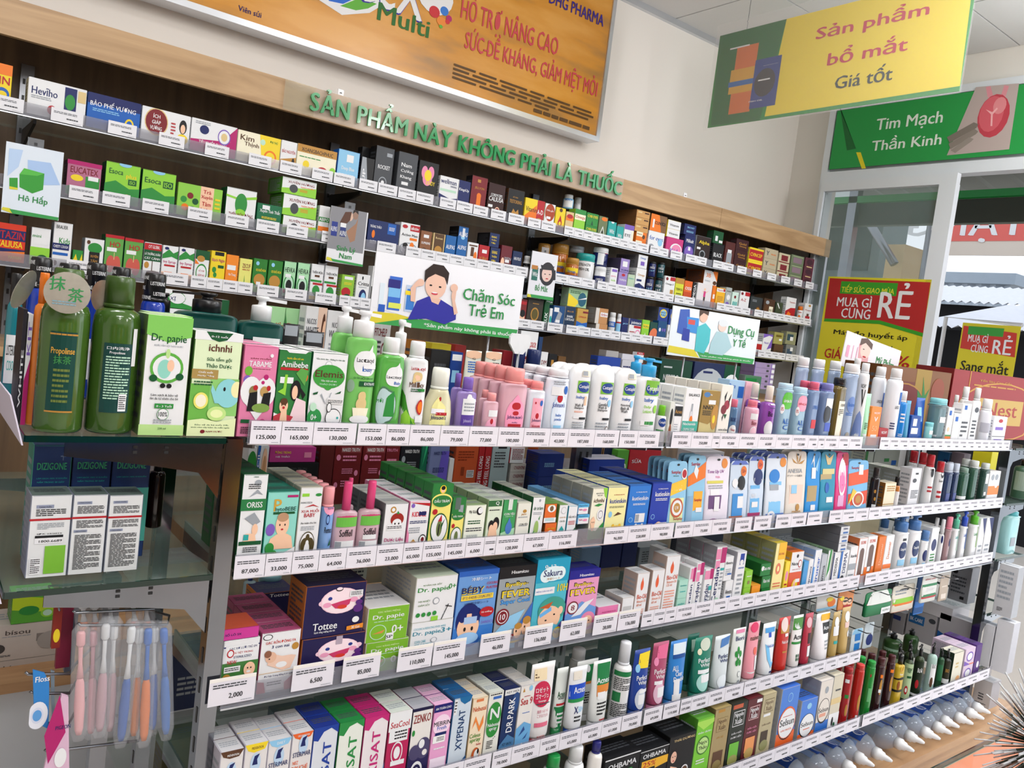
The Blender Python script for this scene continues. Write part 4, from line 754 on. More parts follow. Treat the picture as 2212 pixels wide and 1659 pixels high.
B 1186 46 2715 1501 125 d=50|white carton with a plant and a tilted tag|w;T50,78,84,9,k,THIÊN MÔN;R30,64,70,70,n;R0,50,90,56,g;R20,42,100,48,r;C50,26,30,15,g;R0,0,100,10,y
B 1239 49 2715 1501 126 d=50|white carton with a plant and a level tag|w;T50,78,84,9,k,THIÊN MÔN;R30,64,70,70,n;R0,50,90,56,g;R20,42,100,48,r;C50,26,30,15,g;R0,0,100,10,y;R20,10,90,20,w
B 1306 50 2715 1501 104 d=50|lime carton with a red label|#8cbf3a;R20,84,86,94,w;C40,40,36,16,r;C50,20,30,14,G;L20,64,80,74,y,2
B 1366 53 2715 1501 114 d=50|white carton with a blue dotted head|w;C44,88,6,6,k;T54,70,84,12,k,Critta;C54,30,28,22,B;C60,24,18,18,e;L20,56,80,60,s,1
B 1412 24 2715 1501 151 d=40|white and yellow carton beside the placard|w;T50,76,70,10,k,Dr;R0,0,100,50,k
B 2118 39 2715 1501 112 d=40|red carton with a woman's face|#7a2424;C50,30,34,18,f;C50,46,36,14,k;R10,80,90,92,r
B 2184 85 2715 1501 120 d=40|dark brown carton with a gold oval|#3a342c;C50,46,26,24,q;C50,46,20,19,#5c5226;L30,80,70,86,q,1;R10,4,40,12,w
B 2248 28 2715 1501 116 d=40|thin green carton with vertical letters|G;V50,30,60,60,w,CRUX
B 2300 42 2765 1607 60 d=40|dark green carton at the back|#14502e;T50,20,80,12,w,CALIA
B 2275 15 2715 1501 91 d=30|narrow white carton with a teal ball|w;C50,46,44,18,t
B 2318 66 2715 1501 106 d=40|navy carton with a grey shark|#1c4b80;P s,20,30,50,80,80,70,60,30;R8,74,50,92,w;T70,12,60,12,q,Shark;R30,30,66,42,w
B 2375 70 2779 1613 73 d=60|black carton at the back|#11141f;P s,30,60,60,50,64,60,36,72
B 2426 114 2725 1613 82 d=50|pale green and yellow fish oil carton|#9dbf98;P y,0,0,0,70,60,30,40,0;C74,44,22,38,#1c5a72;P w,50,40,98,60,96,50;L8,70,60,86,G,2
B 2385 62 2715 1501 111 d=40|navy carton with white capitals|#15304f/s;T50,80,60,6,q,BLUE;T50,60,60,9,w,SHARK;T50,48,84,9,w,CARTILAGE;C50,12,26,8,e
B 2459 66 2715 1501 109 d=40|gold and blue carton with dolphins|#c39a4a;P b,0,0,0,48,50,40,100,46,100,0;C50,24,40,8,e;R50,82,100,90,N;T50,66,70,7,r,OMEGA
B 2575 77 2715 1554 71 d=90|white carton with a copper label, upper|#d8d2cb/#8f8b88;R30,0,100,100,#c08a58;R40,46,100,74,w;T70,60,50,18,r,Arthro
B 2584 72 2715 1501 53 d=90|white carton with a copper label, lower|#d8d2cb/#8f8b88;R30,0,100,100,#c08a58;T70,50,50,22,r,Arthro
A 2662 33 2715 1501 113 c=w w=84 h=22|white bottle with a blue band|w;R-80,40,80,62,b;T0,52,90,14,w,BONIKAL
A 2700 22 2715 1501 111 c=w w=84 h=22|white bottle with a red line|w;R-80,20,80,60,e;R-80,60,80,66,r
B 2733 41 2715 1501 98 d=40|navy narrow carton|B;T50,70,80,8,e,JO
B 2801 80 2715 1501 98 d=40|navy and white joint care carton|w;R0,70,100,100,B;T55,80,84,18,w,jointace;R40,56,100,68,r;C76,26,24,24,p;C76,26,18,18,w;L8,14,50,40,r,3
B 2874 50 2715 1501 101 d=40|lime green carton|l;R10,60,90,80,y;T50,70,70,12,g,Hươu;P w,30,0,50,40,70,0;P r,44,0,50,20,56,0
B 2930 51 2715 1501 96 d=40|navy carton with an orange arc|#1d4a44;C60,10,70,60,#e07850;C50,12,24,18,B
B 2990 62 2715 1501 107 d=40|blue carton with small dots|#1f4f80;C24,60,12,9,w;C56,60,8,8,v;C80,60,8,8,v;L20,20,80,26,w,1
B 3049 36 2715 1501 94 d=40|white carton beside the large placard|w;C60,60,40,18,k;C50,30,30,10,s
B 2997 72 2727 1608 67 d=90|blue carton with a yellow ring, left|#243f8c/#555558;C50,56,36,32,y;C50,56,28,24,e;T50,62,64,14,k,SWEET;T50,44,50,14,k,PAS
B 3076 67 2727 1596 77 d=60|blue carton with a yellow ring, right|#243f8c;C50,56,36,32,y;C50,56,28,24,e;T50,62,64,14,k,SWEET;T50,44,50,14,k,PAS
B 3779 53 2715 1501 77 d=40|red and white carton at the placard's edge|w;R0,40,100,80,r;R0,0,100,20,o
B 3852 84 2715 1501 122 d=40|white and violet carton|w;P v,50,30,100,90,100,40;P v,0,80,60,94,100,90,100,100,0,100;T40,60,50,10,v,Nutri;R0,0,100,14,l
B 3949 86 2715 1576 66 d=40|olive tin on a brown one|#a09a58;R20,60,80,78,#6a5a24;R56,30,86,46,w
B 3963 86 2715 1501 74 d=40|brown low carton under an olive tin|#5a4030;T50,40,60,24,k,TEA
B 4068 98 2715 1584 72 d=40|olive carton with a blue band|#8f9070;R10,30,70,80,#2c4a5a;R40,30,70,60,w
B 4084 98 2715 1501 82 d=40|grey low carton at the shelf's end|#7a7d7c;R10,30,60,70,#3a5068;R40,56,66,82,w
#C4|the counter under the cabinet
B 2080 94 2600 1275 207 d=40|white carton with a red slanted name|w/s;T54,74,76,20,r,Menopace;R22,34,76,50,N;T50,42,44,10,w,Vitabiotic;C86,16,14,14,N
B 2144 19 2600 1275 190 d=40|blue carton beside a white one|#1c3a66;T50,60,70,12,e,DAY
B 2173 37 2600 1275 129 d=40|white carton with a dark name|w;T50,66,76,14,N,DIM
B 2221 45 2600 1275 124 d=40|black carton with a gold square|k;R30,60,60,80,q
B 2272 43 2600 1275 118 d=40|amber brown low carton|#6b4a26
B 2550 142 2600 1275 136 d=50|flat royal blue carton|#2746a0;T50,60,60,16,w,Neuro
B 2622 79 2660 1275 163 d=50|grey white flat carton at the back|#a9a6a4
B 2675 86 2600 1275 131 d=50|pale grey flat carton|#c9c8d0;L10,50,80,80,B,3
B 2729 83 2660 1275 156 d=50|white flat carton at the back|#cfcfda
B 2795 47 2650 1397 49 d=30|red and white small carton|w;R0,76,100,100,r;T50,88,60,14,w,MOM
B 2783 46 2620 1275 121 d=40|red carton with a white bottle picture|#8c2f28;C50,60,30,20,w;C50,60,20,14,g;C50,20,34,14,r
B 3701 178 2600 1325 140 st=5 d=90|long violet carton with a pale end|#a08cb4/#7a6a90;R84,20,98,80,w;R0,0,2,100,v;R80,0,83,100,v;R58,30,70,70,d
#G1E|the glass end shelf
A 198 63 1262 1271 230 c=#3e5a22 w=62 h=20 s=16|tall dark green bottle with a holographic seal|#3f5f22;R-34,14,34,62,#0d4038;R-36,60,36,61,q;R-36,13,36,14,q;T0,50,60,5,#d9a441,Propolinse;T0,45,44,5,#3f8a4a,抹茶;L-20,18,20,40,#6a7a3a,7
A 265 65 1262 1271 228 c=#38531f w=62 h=20 s=16|tall dark green bottle with a barcode label|#3a5a20;R-28,14,50,58,#12403c;T10,55,60,2,w,口内洗浄;T8,52,40,2,w,Propolinse;L-20,22,44,50,a,16;R20,15,42,26,w;L22,16,40,25,k,7;R48,44,62,68,w
B 331 64 1262 1271 179 d=68 n=2 dx=18|tall white and light green carton with a baby emblem|w/#5f7a44/#c9e8b0;P #7fc45c,0,84,0,100,100,100,100,84,50,78;R0,0,100,9,#b8dc90;T50,81,78,8,G,Dr. papie;T50,75.5,64,2.5,s,NƯỚC TẮM GỘI THẢO DƯỢC;C50,57,37,13,#5cab43;C50,57,31,10.5,w;P w,44,72,50,64,56,72;C45,56,15,8,#8fd0c0;C58,59,8,5,f;C50,69,5,4,#b8dc90;C22,48,9,3,G;C80,50,9,3,G;C44,42,6,2,k;C58,42,6,2,k;T50,34,60,2.5,k,Làm sạch & bảo vệ;T50,31,62,2.5,k,làn da tự nhiên cho bé;R30,23,72,27,g;T51,25,34,2.2,w,0 - 3 Tuổi;C50,18,13,5,g;C50,18,12,4.5,w;T50,18,20,4,k,100%;L30,10,70,14,s,2;T50,6,18,1.6,G,230 ml
B 404 73 1262 1271 162 d=68|white to green carton with a blue elephant|#dcebc4/#4e7a3a/w;R0,92,100,100,w;R0,15,60,50,#6db24c;R40,20,100,56,#8cc870;P G,22,100,78,100,66,93,50,91,34,93;T50,96,34,2.4,w,0-12 tuổi;T54,85,48,7,#5c2a20,ichnhi;T54,74,52,5,G,Sữa tắm gội;T54,67.5,54,5,G,Thảo Dược;R0,55,54,64,#a88c50;T28,61.5,30,2.2,w,Chiết xuất;T29,58,34,2.2,w,Mướp Đắng;L6,48,44,53,G,2;C78,42,26,14,#8ccfd6;C96,46,12,8,#efe8b0;P #8ccfd6,56,40,44,50,42,44,52,32,64,32;C70,46,2.5,2,k;C23,34,15,8,#e8e070;C23,34,11,6,c;C58,22,20,7,#bfe08a;C58,22,13,4,#e6f0b0;P #dfeab8,0,15,30,17,60,14,100,18,100,0,0,0;T50,11,70,2,G,Bảo vệ da bé suốt 24h;T48,8.5,80,2,G,khỏi rôm sảy hăm da mẩn ngứa;T56,4.5,34,2.4,N,NAM DƯỢC;C32,4.5,5,1.8,N
A 174 21 1326 1271 220 c=o w=60 h=20|orange bottle behind the green ones, left|#e8822c
#G1N|the glass end shelf
B 153 5 1330 1271 166 d=70|thin black carton beside an orange bottle|#2b2730;V50,40,60,50,w,WHITE
B 160 6 1330 1271 160 d=60|narrow white and magenta carton|w;P m,0,0,0,40,100,60,100,0;V50,78,70,30,v,KIT
#G1L|the back of the end shelf
A 165 24 1560 1271 212 x c=k w=70 h=22 s=20|teal mouthwash bottle at the far left|#1f7f8c;R-50,14,50,52,w;T0,40,80,8,k,LISTERINE;T0,28,60,8,t,COOL
A 199 38 1560 1271 243 x ct=LISTERINE c=k w=86 h=21 s=20|blue mouthwash bottle with a wrapped black cap|#1d3fae;R-50,14,50,44,w;T0,38,80,8,k,LISTERINE
A 241 37 1560 1271 239 x ct=LISTERINE c=k w=86 h=21 s=20|blue mouthwash bottle, second in the line|#1d3fae;R-50,14,50,44,w;T0,38,80,8,k,LISTERINE
A 296 38 1630 1271 247 x ct=LISTERINE c=k w=86 h=21 s=20|blue mouthwash bottle standing further back|#1d3fae;R-50,14,50,44,w
A 323 35 1560 1271 244 x ct=LISTERINE c=k w=86 h=21 s=20|blue mouthwash bottle, behind an orange cap|#1d3fae;R-50,14,50,44,w
A 381 43 1560 1271 241 x ct=LISTERINE c=k w=86 h=21 s=20|blue mouthwash bottle at the right of the line|#1d3fae;R-50,14,50,44,w;T0,38,80,8,k,LISTERINE
#G1|the top gondola shelf
B 472 56 1262 1271 147 d=64 n=2|pink carton with two women carrying baskets|#dd7fa6/#b85a80/p;T50,86,60,2,N,SẢN PHẨM;T50,80,66,6,w,TABAME;L20,74,80,75,N,1;C18,72,11,5,#6fae3a;C16,62,11,5,v;C30,50,30,16,w;C72,50,30,16,w;P w,2,44,98,44,52,18;C70,66,7,3,m;C62,60,5,2,m;C36,50,12,6,#8a7a4a;C42,54,7,3,r;P k,22,28,52,28,48,50,26,48;C68,50,12,6,#b8945a;C80,54,6,3,r;P k,60,32,86,32,88,50,66,48;C62,32,26,5,#7a9a4a;R8,15,34,19,G;C70,16,10,4,m;C80,90,5,2,w;L10,3,40,11,k,4
B 529 56 1262 1271 144 d=64 n=2|green carton with a mother bathing a baby|#2f7a3c/G/w;P w,20,100,90,100,80,97,30,97;T50,91,50,3,y,Nước tắm trẻ em;T50,84,82,7,w,Amibebe;R8,77,92,80,r;C82,70,12,6,#e0662a;R10,62,50,69,w;P l,6,52,30,48,32,72,24,72,22,56;P #5aa04a,56,74,86,60,94,78,70,80;C60,54,16,12,k;P k,70,60,92,50,84,44;C58,52,9,8,f;P #e8cdd4,44,16,100,16,94,42,64,46;P w,0,14,100,14,60,20,0,28;P #b83a44,0,15,46,14,60,24,20,28,0,24;C28,36,13,8,f;C28,41,11,4,n;P f,18,14,42,14,38,32,22,32;C28,34,4,1.5,r;C22,37,1.5,1,k;C33,37,1.5,1,k
B 591 65 1262 1271 145 d=66 n=2|white carton with a green cloud and elephant|w/G;T50,92,80,3,G,Tắm thơm tho - Không lo rôm sảy;C46,86,9,4,s;C46,86,8,3.5,w;C50,72,44,14,#3f9a3f;C24,72,18,9,#3f9a3f;C76,72,18,9,#3f9a3f;C50,62,12,6,#3f9a3f;T50,75,78,8,n,Elemis;T50,67,44,3,w,Tắm Gội trẻ em;T50,63,50,3,a,THẢO DƯỢC;P s,46,40,48,40,34,52,31,50;P s,50,40,52,40,62,54,59,53;P G,10,52,24,54,22,51,12,50;P G,70,52,88,56,86,53;L52,42,96,48,w,2;R50,40,96,46,#e0e0e0;L52,41,94,45,k,3;C20,23,20,11,#2f8f4a;T18,24,16,7,w,0+;T20,18,20,2.5,w,month;C72,24,22,11,k;C72,24,20.5,10,w;C58,36,7,6,k;C58,36,5.5,5,w;C84,24,3,1.5,t;C14,36,9,5,a
P 654 56 1262 1271 222 k=60 q=70 c=w w=64 h=21|large green pump bottle with a white drop|#76c063;C25,59,46,10,w;P w,8,62,40,74,44,60;T22,61,60,4.5,k,Lactacyd;T30,54,30,5,b,Baby;T22,47.5,74,2.6,G,SỮA TẮM GỘI HÀNG NGÀY;R10,41,80,45,G;T50,43,60,2,w,EXTRA MILD;C-26,41,20,5,#8aa890;C20,27,14,5,i;C20,33,9,4,i;P c,-6,24,46,24,38,15,2,15;C20,15,34,3,w;T16,10,50,1.6,G,100% chiết xuất từ sữa;R16,55,66,58,w
P 646 43 1324 1271 225 k=60 q=70 c=w w=64 h=21|large green pump bottle at the back|#76c063
F 712 53 1262 1271 180 k=60 q=60 c=w w=56 h=17|green flip cap bottle with a clear drop sticker|#5cad4e;C30,62,32,10,w;P w,6,64,34,76,50,64;T28,61,52,4,k,Lactacyd;T34,55,26,4,b,Baby;C-6,32,42,20,#4f7a5a;C-6,32,39,18,#b6cfd0;T-22,38,40,5,g,MỚI;P g,4,22,30,22,24,48,10,40;C26,10,12,3,i
P 769 34 1332 1271 213 c=w w=64 h=30|beige pump bottle hidden behind flip caps|#efeadf
F 765 46 1262 1271 178 k=60 q=60 c=w w=60 h=17|white and green milky wash bottle|w;P #3f8f2c,-90,12,-90,52,-40,44,10,22,40,0,-90,0;P l,-70,0,-60,24,-20,30,20,20,36,0;T14,72,60,4.5,r,Lactacyd;C16,64,14,5,i;C16,63,6,3,f;C8,60,8,3,i;T14,55,62,7,n,Milky;R20,49,54,52,g;L-4,48,30,52,G,2;C34,33,14,8,r;C34,33,11,6,o;R20,17,60,24,w;T26,9,44,10,o,sữa
F 823 59 1262 1271 133 k=55 q=80 c=#eceee4 w=56 h=30 s=48|tapering clear baby bath bottle, pale yellow|#d8d4b0;P #efe9a0,-30,4,-24,46,0,60,34,46,44,4;C10,56,6,4,r;T8,30,62,8,B,Johnson's;T8,20,40,3,B,cottontouch;R-14,6,36,12,e;R-24,36,30,43,w;R0,34,40,38,r
F 884 44 1262 1271 119 x k=55 c=v w=45 h=22|small purple cologne bottle with flip cap|#9a83c8;R-20,8,60,50,#5a3f9a;R-20,40,70,66,w;R0,62,80,78,w;L-10,44,60,60,s,3;T20,30,50,7,#c8b8e8,Johnson's;R-10,12,50,16,w
F 887 26 1307 1271 122 x k=55 c=v w=45 h=22|purple capped bottle standing behind another|#9a83c8
F 942 36 1262 1271 92 x k=55 c=#f2a0a0 w=50 h=17|small pink baby oil bottle|#e8b9c6;R-10,50,70,64,w;C20,24,50,22,#f2a8c4;C20,40,12,6,r;T22,24,60,8,B,Johnson's
F 956 26 1307 1271 93 x k=55 c=#f2a0a0 w=50 h=17|small pink capped bottle behind another|#e8b9c6
F 998 62 1262 1271 144 n=4 g=4 x k=52 q=70 c=#f29a98 w=62 h=21 s=11|clear pink baby oil bottle with coral cap|#e5b4c2;C24,30,44,26,#f29abb;P #f29abb,-8,42,24,64,56,42;C24,48,14,5,r;T24,32,64,7,B,Johnson's;C24,38,8,3,r;R0,17,50,23,r;T24,25,14,2,B,baby
F 1056 44 1262 1271 121 k=60 c=#f09090 w=58 h=14 n=2 g=6|white powder bottle with pink cap and label|#e4e9f4;R-20,6,60,72,#f2a9bb;C20,42,12,5,r;T22,34,70,7,B,Johnson's;T22,25,60,5,r,blossoms;T22,19,60,3.5,r,baby powder;R2,8,44,13,r;C42,64,12,5,b;C0,64,5,2,r
F 1113 58 1262 1271 149 n=3 g=8 k=60 c=#e8eaf0 w=72 h=11|large white powder bottle with blue name|#e2e8f4;C30,36,48,32,#c4d9f0;C30,36,44,29,#dde8f6;C20,60,16,6,r;R-30,64,50,76,w;L-24,78,44,84,s,2;T20,50,72,9,#2a3f9a,Johnson's;T22,36,32,5,b,baby;T22,30,40,5,b,powder;R0,14,44,22,e;C50,72,14,6,b
V 1171 56 1262 1271 162 n=3 g=3|white rounded wash bottle with orange lettering|w;R-4,64,74,80,#7ab83a;C35,72,36,7,#1e3f8a;T35,72,60,6,w,Cetaphil;T18,58,44,5,b,baby;T16,48,44,4,k,Wash &;T18,44,52,4,k,Shampoo;L-6,38,40,40,o,2;R-8,30,30,34,w;R24,29,66,32,k;R40,48,56,60,f;L-10,14,50,26,s,4;R16,86,70,94,#e8dcc8;R18,87,44,93,s
V 1241 60 1262 1271 163 n=3 g=3|white rounded wash bottle, plain shoulder|w;R-4,64,74,80,#7ab83a;C35,72,36,7,#1e3f8a;T35,72,60,6,w,Cetaphil;T18,58,44,5,b,baby;T16,50,44,4,k,Gentle;T16,46,44,4,k,Wash &;T18,42,52,4,k,Shampoo;C52,52,12,5,e;R24,29,66,32,k;L-10,14,50,26,s,3;C54,16,12,5,n;C54,16,9,4,w
V 1311 61 1262 1271 164 n=3 g=3|white rounded bath bottle, right one of three|w;R-4,64,74,80,#7ab83a;C35,72,36,7,#1e3f8a;T35,72,60,6,w,Cetaphil;T18,58,44,5,b,baby;T16,50,50,4,k,Moisturizing;T16,46,44,4,k,Bath &;T14,42,34,4,k,Wash;C52,52,10,5,e;R24,29,66,32,k;L-10,14,50,26,s,3;R16,86,70,94,#e8dcc8;R18,87,44,93,s
P 1387 67 1262 1271 192 k=62 q=75 c=#2a9fd8 w=52 h=22|white lotion bottle with bright blue pump|w;R-10,56,72,74,#7ab83a;C32,64,38,7,#1e3f8a;T32,64,64,7,w,Cetaphil;T16,50,44,6,b,baby;T14,42,34,4,l,Daily;T14,37,40,4,l,Lotion;C52,40,12,5,l;R-14,20,30,26,w;R10,21,50,25,g;R16,76,70,86,#e8dcc8;R18,77,44,85,s
P 1418 54 1337 1271 193 k=62 q=75 c=#2a9fd8 w=48 h=22|white lotion bottle with blue pump at the back|w
A 1441 25 1262 1271 86 c=#6fc01f w=66 h=28|small white bottle with lime green cap|w;C30,54,50,12,#1e3f8a;T30,54,80,9,w,Cetaphil;R-40,30,50,34,g
B 1462 15 1262 1271 97 n=2 d=30|slim white carton with a dropper picture|#d9dbd4;C50,62,30,22,k;R40,64,60,78,k;C50,24,30,22,#8a4a2a
B 1485 29 1262 1271 91 d=34|white carton with a black name panel|w;R4,70,96,96,k;T50,82,80,10,q,Acnes;R10,10,60,64,w;L14,14,60,50,s,6
B 1531 57 1262 1271 132 n=3 d=38 dx=-2|white serum carton with a teal band|w/#e6e6e2;T56,88,70,5,k,BALANCE;P k,48,80,50,80,50,82;R46,58,56,72,s;R42,48,60,58,#cfcfd6;C52,42,10,8,o;R0,22,100,40,#3fa796;T46,35,80,5,w,Niacinamide;T46,25,70,5,w,CALM & CLEAR;R30,6,60,20,i
B 1597 66 1262 1271 130 n=1 d=40|gold serum carton with a golden drop|#c9ba82/#8a7a44;P #9a7b38,0,100,100,100,100,50,50,36,0,40;C26,92,18,5,#4a7ab0;T50,92,10,4,w,Mega;R40,74,80,82,w;T40,68,56,8,k,NNO;L12,52,60,62,k,3;C84,50,20,24,q;C80,46,8,8,y;R20,0,70,8,k
B 1657 45 1262 1271 147 n=5 d=34 dx=-4|tall white carton with a rose painting|#e9e4dc;C60,66,24,8,#9a3040;C38,58,24,8,#7a2430;P k,30,80,50,90,40,70;P k,70,76,90,86,76,66;P G,40,50,70,50,60,42;P k,30,44,44,52,36,38;T56,24,80,5,k,HOA HỒNG;L30,12,74,18,s,2
B 1806 67 1347 1271 156 d=40|light blue tall carton at the back|#a9cbe8;T20,90,40,8,b,Biore;R60,70,96,90,b
B 1872 55 1347 1271 155 d=40|pale pink tall carton at the back|#f0bccb;R60,84,96,92,r;R60,70,96,78,m;L10,50,80,60,r,2
A 1706 22 1262 1271 112 x c=#e0708c w=74 h=18 n=2 g=4|small blue remover bottle with pink cap|#5a7fa8;T20,54,80,9,B,BIORE;C30,28,60,14,w;T30,30,60,8,r,Makeup
A 1793 38 1262 1271 112 x c=#e8798f w=66 h=16|pink remover bottle with pink cap|#eab0c6;R0,56,70,70,w;T40,48,50,10,N,Bioré;C40,26,34,14,w;C40,26,30,12,#f4c6d6
A 1861 40 1262 1271 153 c=#e6ddd2 w=50 h=28 s=10 n=2 g=6|purple remover bottle with beige cap|#8d4aa8;T36,52,44,9,k,Bio;C36,26,40,14,w;R20,62,80,84,#4a2a6a;L24,66,70,80,w,3
F 1921 50 1262 1271 164 x k=60 q=60 c=#b5d3e6 w=90 h=9|square pale blue bottle with a green tag|#9fc0d4;C30,72,52,14,#5cb83a;T30,72,70,6,w,GIẢM BÓNG;C-10,58,26,8,w;T-10,58,34,6,r,0%;T40,38,50,9,b,ALL;T40,28,30,8,b,C;R10,0,50,8,l
F 1992 49 1262 1271 157 x k=60 q=60 c=#b5d3e6 w=90 h=9|square pale blue bottle with a pink tag|#9fc0d4;C30,72,52,14,#f0a0b8;T30,72,70,6,r,DƯỠNG ẨM;C-10,58,26,8,w;T-10,58,34,6,r,0%;T40,38,50,9,b,ALL;T40,28,30,8,b,C;R10,0,50,8,m
F 2053 40 1262 1271 175 x k=60 q=60 c=#d95f7c w=66 h=13 n=2 g=6|clear blue micellar bottle with pink cap|#7d95bd;R20,26,70,40,#d03a44;T40,60,60,6,b,LOREAL
F 2125 50 1262 1271 175 x k=60 q=60 c=#7f82c4 w=64 h=13 n=2 g=6|clear blue micellar bottle with violet cap|#7f95bd;R20,22,80,36,#4a62c0;R0,60,60,76,w;C20,50,30,14,d
F 2187 48 1262 1271 194 k=70 q=60 c=k w=70 h=12|brown toner bottle with a black cap|#6a5a2c;R10,4,90,66,#ece6d4;T50,60,40,4,k,cocoon;L20,44,60,54,k,4;C70,18,14,8,q
F 2243 60 1262 1271 239 k=60 x c=w w=66 h=12 s=14|clear blue cleanser bottle with white cap, nearest|#9fb2d0;C30,50,40,10,#6a86c0;T34,50,70,5,b,Bioderma;L-10,36,50,40,b,2;C30,10,22,6,#a09a90
F 2249 49 1322 1271 241 x k=60 c=w w=66 h=12 s=14|clear blue cleanser bottle, second in line|#9fb2d0
F 2161 49 1322 1271 240 x k=60 c=w w=66 h=12 s=14|clear blue cleanser bottle, third in line|#9fb2d0
F 2080 48 1322 1271 240 x k=60 c=w w=66 h=12 s=14|clear blue cleanser bottle, leftmost in line|#9fb2d0
A 2313 31 1262 1271 246 c=w w=72 h=12 s=10|white spray can with a large letter V|w;T10,72,60,5,k,VICHY;P k,-6,68,8,68,22,54,36,68,44,68,22,46;P #7d93c8,-60,14,-20,36,10,42,40,34,70,14,70,0,-60,0
A 2419 26 1352 1271 259 c=w w=76 h=12|white spray can at the back|w
U 2344 28 1262 1271 156 c=a|pale green tube standing tall|#a8dcb8;L10,30,60,44,G,4;R0,6,60,22,w
B 2388 58 1262 1271 119 d=36|orange carton with white letter V|#ee8a3c;T56,84,60,5,w,VICHY;T52,68,36,12,w,V;T50,44,50,14,#f6b078,50;R20,20,80,28,w
B 2447 57 1262 1271 54 d=36|small dark red carton|#a8262c;T56,76,60,16,w,VICHY;T52,34,30,30,w,V
A 2533 43 1324 1271 242 c=w w=70 h=14 s=10|white spray can with a blue side bar|#e6eaf2;R60,20,90,66,b;T30,54,50,4,k,LA ROCHE
A 2518 49 1262 1271 242 c=w w=68 h=14 s=10|white spray can, second with a blue bar|#e6eaf2;R60,54,90,70,b;T50,50,40,4,k,LA ROCHE;L10,20,50,30,B,3
A 2566 28 1262 1271 174 c=w w=66 h=20|bright blue bottle with a white cap|#1f7fd0;L0,40,60,60,w,3;L0,16,60,22,w,2
U 2595 29 1262 1271 145 c=b|narrow teal blue tube|#3a8fb8
U 2731 58 1282 1271 156 c=B|deep blue wide tube|#1c50a8;R10,50,50,80,e
B 2643 63 1262 1271 99 d=30|navy blue small carton|#1a4a9a;R20,66,60,90,w;R10,40,80,60,w;R30,4,60,16,w
F 2760 41 1262 1271 79 x c=#6fc0c8 w=100 h=16|small teal capped bottle|#8ed0d4;R0,50,70,66,w
F 2822 71 1262 1271 161 x k=60 q=60 c=#7fc4cc w=96 h=13|grey clear bottle with a teal cap|#5f7f86;R-60,20,10,24,s;R20,50,70,62,w
B 2879 41 1262 1271 135 d=34|white carton with a green and orange foot|w;R0,0,100,26,o;R0,26,100,30,g;R20,80,60,92,b;C40,44,20,6,f
B 2933 52 1262 1271 116 d=34|shorter white carton with orange foot|w;R0,0,100,16,o;R20,76,60,90,b
A 3062 20 1322 1271 176 c=w w=70 h=20|white bottle behind two cartons|w
A 3116 33 1310 1271 210 c=w w=64 h=22|white bottle with tall cap, left|w;R0,52,50,66,b
A 3213 33 1310 1271 210 c=w w=64 h=22|white bottle with tall cap, right|w;R0,50,30,64,b;C50,60,20,6,d
B 2995 68 1262 1271 152 d=34|white carton with blue marks|w;R20,86,50,96,b;L10,20,80,60,d,4
B 3066 55 1262 1271 162 d=34|white carton beside a spray bottle|w;C60,82,30,6,d;L20,20,80,60,d,5
A 3200 40 1262 1271 175 c=w w=80 h=24|pale spray bottle with a grey band|#dfe0ea;R-40,30,90,50,#b0b0bc
B 3289 113 1262 1271 115 d=34 st=1|white carton with violet bars|w;R16,56,76,66,v;R0,34,100,36,d;R16,18,76,26,v;C50,86,16,6,r
#G1B|the middle of the gondola top
P 479 116 1560 1271 218 k=50 q=50 c=k w=46 h=17 s=8|dark green shampoo bottle with black pump|#0f4a45;R-80,0,80,60,k;R40,34,66,54,w;T53,44,20,12,k,R
P 409 29 1600 1271 208 k=60 q=50 c=k w=60 h=17|dark green shampoo bottle, furthest back|#0f4a45
P 583 89 1560 1271 224 k=50 q=50 c=w w=44 h=22 s=8|dark green shampoo bottle with white pump|#0f4a45;R-80,0,80,62,k;R-70,52,-50,60,r;R-10,20,50,46,#6a8a70;R0,52,54,64,w
U 651 35 1580 1271 175 c=k|black foil pouch with white lettering|#15161a;L10,50,90,70,w,2;R10,86,90,98,s
U 703 45 1580 1271 164 c=k|black foil pouch, right of another|#15161a;T50,60,80,8,w,DEEP WASH;R10,86,90,98,s
B 999 32 1660 1271 165 d=40|amber brown carton behind milky wash|#b9742a
B 1074 57 1680 1271 162 d=40|yellow carton behind a card holder|#d8c82e;C74,70,12,12,r
B 1037 54 1620 1271 149 d=40|black rounded case behind a card holder|#1b1c1e;L20,70,80,80,d,1
B 1083 34 1620 1271 148 d=40|navy blue small carton with a bow label|#1c3f8c;R20,50,80,70,e;R10,86,90,96,w
B 1137 34 1690 1271 163 d=40|red carton behind a navy one|#9a2a2a
U 1098 45 1560 1271 157 c=w|cream tube with a cloud shaped hang tag|#dfe0d4;C50,94,60,6,f;L14,66,86,84,b,5;L14,30,86,60,k,10;T50,88,20,3,k,G
U 1157 48 1560 1271 159 c=w|cream tube with hang tag, right one|#dfe0d4;C50,94,60,6,f;L14,66,86,84,k,5;T50,88,20,3,k,G
B 1250 32 1640 1271 162 d=50|dark red carton with a white name|#8c1f28;T50,70,80,12,w,ANGELA
A 1267 30 1600 1271 174 c=#16265a w=100 h=40|navy lidded tub, left|#1a2a5e;C0,30,20,10,e
A 1307 36 1590 1271 173 c=#16265a w=100 h=40|navy lidded tub, right|#1a2a5e;C0,30,20,10,e
#G1K|the back edge of the gondola top
B 489 62 1820 1446 39 d=50|white and green carton with a blue letter X|w;P g,0,0,0,66,40,40,100,16,100,0;C44,56,28,34,g;C44,56,26,31,w;T30,50,20,26,B,XỊ;R44,46,70,68,w
B 499 63 1820 1271 174 d=60|green and white carton underneath|g;R0,70,100,100,w
B 588 16 1820 1271 205 d=50|white carton with a black end|w/k;R0,74,100,100,G;T50,44,80,16,k,KS
